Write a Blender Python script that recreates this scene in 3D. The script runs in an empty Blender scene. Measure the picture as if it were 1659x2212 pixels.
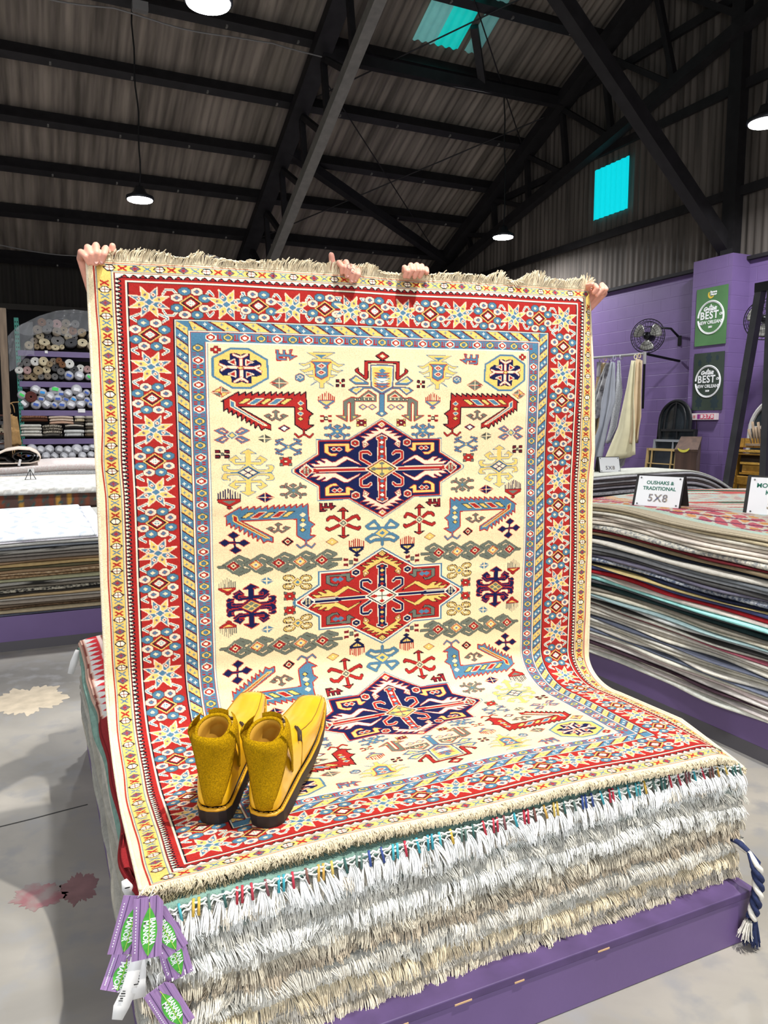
import bpy, bmesh, math, random
import numpy as np
from mathutils import Vector, Matrix, Euler
random.seed(7); RNG = np.random.default_rng(7)
SC = bpy.context.scene; COL = SC.collection
PI = math.pi
def lin(c):
    return tuple(((x/255)/12.92 if x/255 <= .04045 else ((x/255+.055)/1.055)**2.4) for x in c)
MATS = {}
def mat(name, col, rough=.7, metal=0, noise=0, nscale=20, bump=0, bscale=60, emit=0, alpha=1, spec=.5, col2=None, stretch=None, trans=0, wave=None, coat=0):
    """procedural material: base colour broken up by noise, with a noise bump"""
    if name in MATS: return MATS[name]
    m = bpy.data.materials.new(name); m.use_nodes = True; nt = m.node_tree; b = nt.nodes['Principled BSDF']
    L = nt.links; c = lin(col)
    b.inputs['Base Color'].default_value = (*c, 1); b.inputs['Roughness'].default_value = rough
    b.inputs['Metallic'].default_value = metal; b.inputs['Specular IOR Level'].default_value = spec
    if coat: b.inputs['Coat Weight'].default_value = coat; b.inputs['Coat Roughness'].default_value = .12
    if trans: b.inputs['Transmission Weight'].default_value = trans
    if alpha < 1: b.inputs['Alpha'].default_value = alpha
    tc = nt.nodes.new('ShaderNodeTexCoord'); mp = nt.nodes.new('ShaderNodeMapping'); L.new(tc.outputs['Object'], mp.inputs[0])
    if stretch: mp.inputs['Scale'].default_value = stretch
    if noise or col2:
        n = nt.nodes.new('ShaderNodeTexNoise'); n.inputs['Scale'].default_value = nscale; n.inputs['Detail'].default_value = 6
        L.new(mp.outputs[0], n.inputs['Vector']); r = nt.nodes.new('ShaderNodeValToRGB'); L.new(n.outputs['Fac'], r.inputs[0])
        if col2: d = lin(col2); r.color_ramp.elements[0].position = .4; r.color_ramp.elements[1].position = .62; lo, hi = c, d
        else: r.color_ramp.elements[0].position = .3; r.color_ramp.elements[1].position = .7; lo = [x*(1-noise) for x in c]; hi = [min(1, x*(1+noise)) for x in c]
        r.color_ramp.elements[0].color = (*lo, 1); r.color_ramp.elements[1].color = (*hi, 1)
        L.new(r.outputs[0], b.inputs['Base Color'])
    if bump:
        n2 = nt.nodes.new('ShaderNodeTexNoise'); n2.inputs['Scale'].default_value = bscale; n2.inputs['Detail'].default_value = 4
        L.new(mp.outputs[0], n2.inputs['Vector']); bp = nt.nodes.new('ShaderNodeBump'); bp.inputs['Strength'].default_value = bump; bp.inputs['Distance'].default_value = .01
        L.new(n2.outputs['Fac'], bp.inputs['Height']); L.new(bp.outputs[0], b.inputs['Normal'])
    if emit:
        b.inputs['Emission Color'].default_value = (*c, 1); b.inputs['Emission Strength'].default_value = emit
    MATS[name] = m; return m
def attr_mat(name, attr='Col', rough=.95, bump=.25, bscale=900, spec=.15, noise=.12):
    m = bpy.data.materials.new(name); m.use_nodes = True; nt = m.node_tree; b = nt.nodes['Principled BSDF']; L = nt.links
    a = nt.nodes.new('ShaderNodeAttribute'); a.attribute_name = attr
    n = nt.nodes.new('ShaderNodeTexNoise'); n.inputs['Scale'].default_value = bscale*.4; n.inputs['Detail'].default_value = 3
    tc = nt.nodes.new('ShaderNodeTexCoord'); L.new(tc.outputs['Object'], n.inputs['Vector'])
    mr = nt.nodes.new('ShaderNodeMapRange'); mr.inputs[1].default_value = .3; mr.inputs[2].default_value = .7; mr.inputs[3].default_value = 1-noise; mr.inputs[4].default_value = 1+noise
    L.new(n.outputs['Fac'], mr.inputs[0]); mx = nt.nodes.new('ShaderNodeVectorMath'); mx.operation = 'SCALE'
    L.new(a.outputs['Color'], mx.inputs[0]); L.new(mr.outputs[0], mx.inputs['Scale']); L.new(mx.outputs[0], b.inputs['Base Color'])
    b.inputs['Roughness'].default_value = rough; b.inputs['Specular IOR Level'].default_value = spec
    bp = nt.nodes.new('ShaderNodeBump'); bp.inputs['Strength'].default_value = bump; bp.inputs['Distance'].default_value = .004
    n2 = nt.nodes.new('ShaderNodeTexNoise'); n2.inputs['Scale'].default_value = bscale; L.new(tc.outputs['Object'], n2.inputs['Vector'])
    L.new(n2.outputs['Fac'], bp.inputs['Height']); L.new(bp.outputs[0], b.inputs['Normal'])
    return m
def tag(o, label=None, cat=None, group=None, kind=None):
    if label: o['label'] = label
    if cat: o['category'] = cat
    if group: o['group'] = group
    if kind: o['kind'] = kind
    return o
def thing(name, label, cat, loc=(0, 0, 0), rz=0, group=None, rot=None):
    o = bpy.data.objects.new(name, None); COL.objects.link(o); o.location = loc
    o.rotation_euler = rot if rot else (0, 0, rz); o.empty_display_size = .05
    return tag(o, label, cat, group)
def link(name, me, mats, parent=None, smooth=False):
    for m in (mats if isinstance(mats, (list, tuple)) else [mats]): me.materials.append(m)
    if smooth: me.polygons.foreach_set('use_smooth', [True]*len(me.polygons))
    o = bpy.data.objects.new(name, me); COL.objects.link(o)
    if parent: o.parent = parent
    return o
class MB:
    """collects shapes, then links them as ONE mesh"""
    def __init__(s): s.v = []; s.f = []; s.mi = []; s.m = 0
    def add(s, v, f):
        n = len(s.v); s.v += [tuple(p) for p in v]; s.f += [tuple(i+n for i in q) for q in f]; s.mi += [s.m]*len(f); return s
    def box(s, c, d, rot=None, taper=1):
        x, y, z = d[0]/2, d[1]/2, d[2]/2; t = taper
        v = [Vector(p) for p in ((-x, -y, -z), (x, -y, -z), (x, y, -z), (-x, y, -z), (-x*t, -y*t, z), (x*t, -y*t, z), (x*t, y*t, z), (-x*t, y*t, z))]
        if rot is not None:
            R = rot if isinstance(rot, Matrix) else Euler(rot).to_matrix(); v = [R @ p for p in v]
        v = [p+Vector(c) for p in v]
        return s.add(v, [(0, 3, 2, 1), (4, 5, 6, 7), (0, 1, 5, 4), (1, 2, 6, 5), (2, 3, 7, 6), (3, 0, 4, 7)])
    def bar(s, a, b, w, h=None, up=(0, 0, 1)):
        a, b = Vector(a), Vector(b); d = (b-a); L = d.length; d.normalize(); u = Vector(up)
        if abs(d.dot(u)) > .98: u = Vector((1, 0, 0))
        x = d.cross(u).normalized(); y = x.cross(d)
        return s.box((a+b)/2, (w, L, h or w), Matrix((x, d, y)).transposed())
    def tube(s, path, r, n=8, cap=True, closed=False):
        P = [Vector(p) for p in path]; k = len(P); rs = r if isinstance(r, (list, tuple)) else [r]*k; v = []; f = []
        prev = None
        for i, p in enumerate(P):
            t = (P[(i+1) % k]-P[i-1]) if closed else (P[min(i+1, k-1)]-P[max(i-1, 0)])
            if t.length < 1e-9: t = Vector((0, 0, 1))
            t.normalize()
            if prev is None:
                a = Vector((0, 0, 1)) if abs(t.z) < .9 else Vector((1, 0, 0)); x = t.cross(a).normalized()
            else: x = (prev-t*prev.dot(t)); x = x.normalized() if x.length > 1e-6 else t.orthogonal().normalized()
            prev = x; y = t.cross(x)
            v += [p+(x*math.cos(2*PI*j/n)+y*math.sin(2*PI*j/n))*rs[i] for j in range(n)]
        for i in range(k if closed else k-1):
            i2 = (i+1) % k
            for j in range(n): f.append((i*n+j, i*n+(j+1) % n, i2*n+(j+1) % n, i2*n+j))
        if cap and not closed: f += [tuple(range(n-1, -1, -1)), tuple((k-1)*n+j for j in range(n))]
        return s.add(v, f)
    def lathe(s, prof, c=(0, 0, 0), n=24, axis='Z', sx=1, sy=1):
        v = []; f = []; k = len(prof)
        for r, z in prof:
            for j in range(n):
                a = 2*PI*j/n; p = (r*math.cos(a)*sx, r*math.sin(a)*sy, z)
                if axis == 'Y': p = (p[0], p[2], p[1])
                if axis == 'X': p = (p[2], p[0], p[1])
                v.append(Vector(p)+Vector(c))
        for i in range(k-1):
            for j in range(n): f.append((i*n+j, i*n+(j+1) % n, (i+1)*n+(j+1) % n, (i+1)*n+j))
        f += [tuple(range(n-1, -1, -1)), tuple((k-1)*n+j for j in range(n))]
        return s.add(v, f)
    def prism(s, poly, h, fn):
        """extrude a 2-D polygon by h; fn(x,y,z) maps to 3-D"""
        n = len(poly); v = [fn(x, y, 0) for x, y in poly]+[fn(x, y, h) for x, y in poly]
        return s.add(v, [tuple(range(n-1, -1, -1)), tuple(range(n, 2*n))]+[(i, (i+1) % n, n+(i+1) % n, n+i) for i in range(n)])
    def grid(s, nu, nv, fn):
        v = [fn(i/(nu-1), j/(nv-1)) for j in range(nv) for i in range(nu)]
        return s.add(v, [(j*nu+i, j*nu+i+1, (j+1)*nu+i+1, (j+1)*nu+i) for j in range(nv-1) for i in range(nu-1)])
    def build(s, name, mats, parent=None, smooth=False, bevel=0):
        me = bpy.data.meshes.new(name); me.from_pydata(s.v, [], s.f)
        o = link(name, me, mats, parent, smooth)
        if isinstance(mats, (list, tuple)) and len(mats) > 1: me.polygons.foreach_set('material_index', s.mi)
        if bevel:
            md = o.modifiers.new('bevel', 'BEVEL'); md.width = bevel; md.segments = 2; md.limit_method = 'ANGLE'
        me.update(); return o
def np_mesh(name, V, F, mats, parent=None, smooth=False, colors=None):
    V = np.asarray(V, dtype=np.float32); F = np.asarray(F, dtype=np.int32); me = bpy.data.meshes.new(name)
    me.vertices.add(len(V)); me.vertices.foreach_set('co', V.ravel()); k = F.shape[1]
    me.loops.add(F.size); me.loops.foreach_set('vertex_index', F.ravel()); me.polygons.add(len(F))
    me.polygons.foreach_set('loop_start', np.arange(0, F.size, k, dtype=np.int32)); me.polygons.foreach_set('loop_total', np.full(len(F), k, dtype=np.int32))
    me.update(calc_edges=True)
    if colors is not None:
        a = me.color_attributes.new('Col', 'FLOAT_COLOR', 'POINT')
        c = np.ones((len(V), 4), dtype=np.float32); c[:, :3] = colors; a.data.foreach_set('color', c.ravel())
    return link(name, me, mats, parent, smooth)
def grid_faces(nu, nv):
    i, j = np.meshgrid(np.arange(nu-1), np.arange(nv-1)); a = (j*nu+i).ravel()
    return np.stack([a, a+1, a+nu+1, a+nu], 1)
def strands(name, base, tip, mid, r, mats, parent=None, segs=4, sides=3, kind='stuff', cols=None):
    """many yarn strands as one mesh; base/mid/tip are (N,3) arrays of a quadratic curve"""
    N = len(base); t = np.linspace(0, 1, segs)[None, :, None]
    C = base[:, None]*(1-t)**2+mid[:, None]*2*t*(1-t)+tip[:, None]*t**2
    T = np.gradient(C, axis=1); T /= np.linalg.norm(T, axis=2, keepdims=True)+1e-9
    a = np.array([.31, .2, .93]); x = np.cross(T, a); x /= np.linalg.norm(x, axis=2, keepdims=True)+1e-9; y = np.cross(T, x)
    rr = (np.asarray(r).reshape(-1, 1) if np.ndim(r) else np.full((N, 1), r))*np.linspace(1, .75, segs)[None]
    V = np.stack([C+(x*math.cos(2*PI*k/sides)+y*math.sin(2*PI*k/sides))*rr[:, :, None] for k in range(sides)], 2)
    idx = np.arange(N*segs*sides).reshape(N, segs, sides); F = []
    for k in range(sides):
        k2 = (k+1) % sides
        F.append(np.stack([idx[:, :-1, k], idx[:, :-1, k2], idx[:, 1:, k2], idx[:, 1:, k]], -1).reshape(-1, 4))
    cc = None if cols is None else np.repeat(cols, segs*sides, axis=0)
    o = np_mesh(name, V.reshape(-1, 3), np.concatenate(F), mats, parent, True, cc)
    if kind: o['kind'] = kind
    return o
def text_mesh(txt, name, size, m, M, parent=None, depth=.001, align='CENTER', bold=0, sx=1, shear=0, spacing=1, ls=1):
    cu = bpy.data.curves.new(name, 'FONT'); cu.body = txt; cu.size = size; cu.align_x = align; cu.align_y = 'CENTER'; cu.extrude = depth; cu.offset = bold; cu.shear = shear
    cu.space_character = spacing; cu.space_line = ls; cu.resolution_u = 3
    t = bpy.data.objects.new(name+'_tmp', cu); COL.objects.link(t); dg = bpy.context.evaluated_depsgraph_get()
    me = bpy.data.meshes.new_from_object(t.evaluated_get(dg)); bpy.data.objects.remove(t); bpy.data.curves.remove(cu)
    me.transform(M @ Matrix.Diagonal((sx, 1, 1, 1))); return link(name, me, m, parent)
def frame(o, x, z, n=None):
    """matrix with local X=x, local Y=z (up on the face)"""
    x = Vector(x).normalized(); z = Vector(z); z = (z-x*x.dot(z)).normalized(); n = x.cross(z)
    M = Matrix((x, z, n)).transposed().to_4x4(); M.translation = Vector(o); return M
def smooth_noise(n, scale, rng=RNG):
    k = max(2, int(n/scale)+3); p = rng.normal(size=k); x = np.linspace(0, k-1.001, n); i = x.astype(int); f = x-i; f = f*f*(3-2*f)
    return p[i]*(1-f)+p[np.minimum(i+1, k-1)]*f
def copy_tree(o, parent=None):
    c = o.copy(); COL.objects.link(c)
    if parent: c.parent = parent
    for ch in list(o.children): copy_tree(ch, c)
    return c
# ---------------------------------------------------------------- camera and render look
cam = bpy.data.cameras.new('camera'); cam_o = bpy.data.objects.new('camera', cam); COL.objects.link(cam_o)
cam.sensor_fit = 'VERTICAL'; cam.sensor_height = 36; cam.lens = 1640/2212*36; cam.clip_end = 200
cam_o.location = (0, 0, 1.6); cam_o.rotation_euler = (math.radians(90-6.64), 0, math.radians(-24.8)); SC.camera = cam_o
SC.view_settings.view_transform = 'Standard'; SC.view_settings.look = 'None'; SC.view_settings.exposure = 0
SC.cycles.use_denoising = True; SC.cycles.max_bounces = 6; SC.cycles.diffuse_bounces = 3; SC.cycles.glossy_bounces = 3; SC.cycles.transparent_max_bounces = 8; SC.cycles.transmission_bounces = 4
SC.cycles.sample_clamp_indirect = 4
W = bpy.data.worlds.new('world'); SC.world = W; W.use_nodes = True
W.node_tree.nodes['Background'].inputs[0].default_value = (.75, .85, 1, 1); W.node_tree.nodes['Background'].inputs[1].default_value = .5
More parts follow.
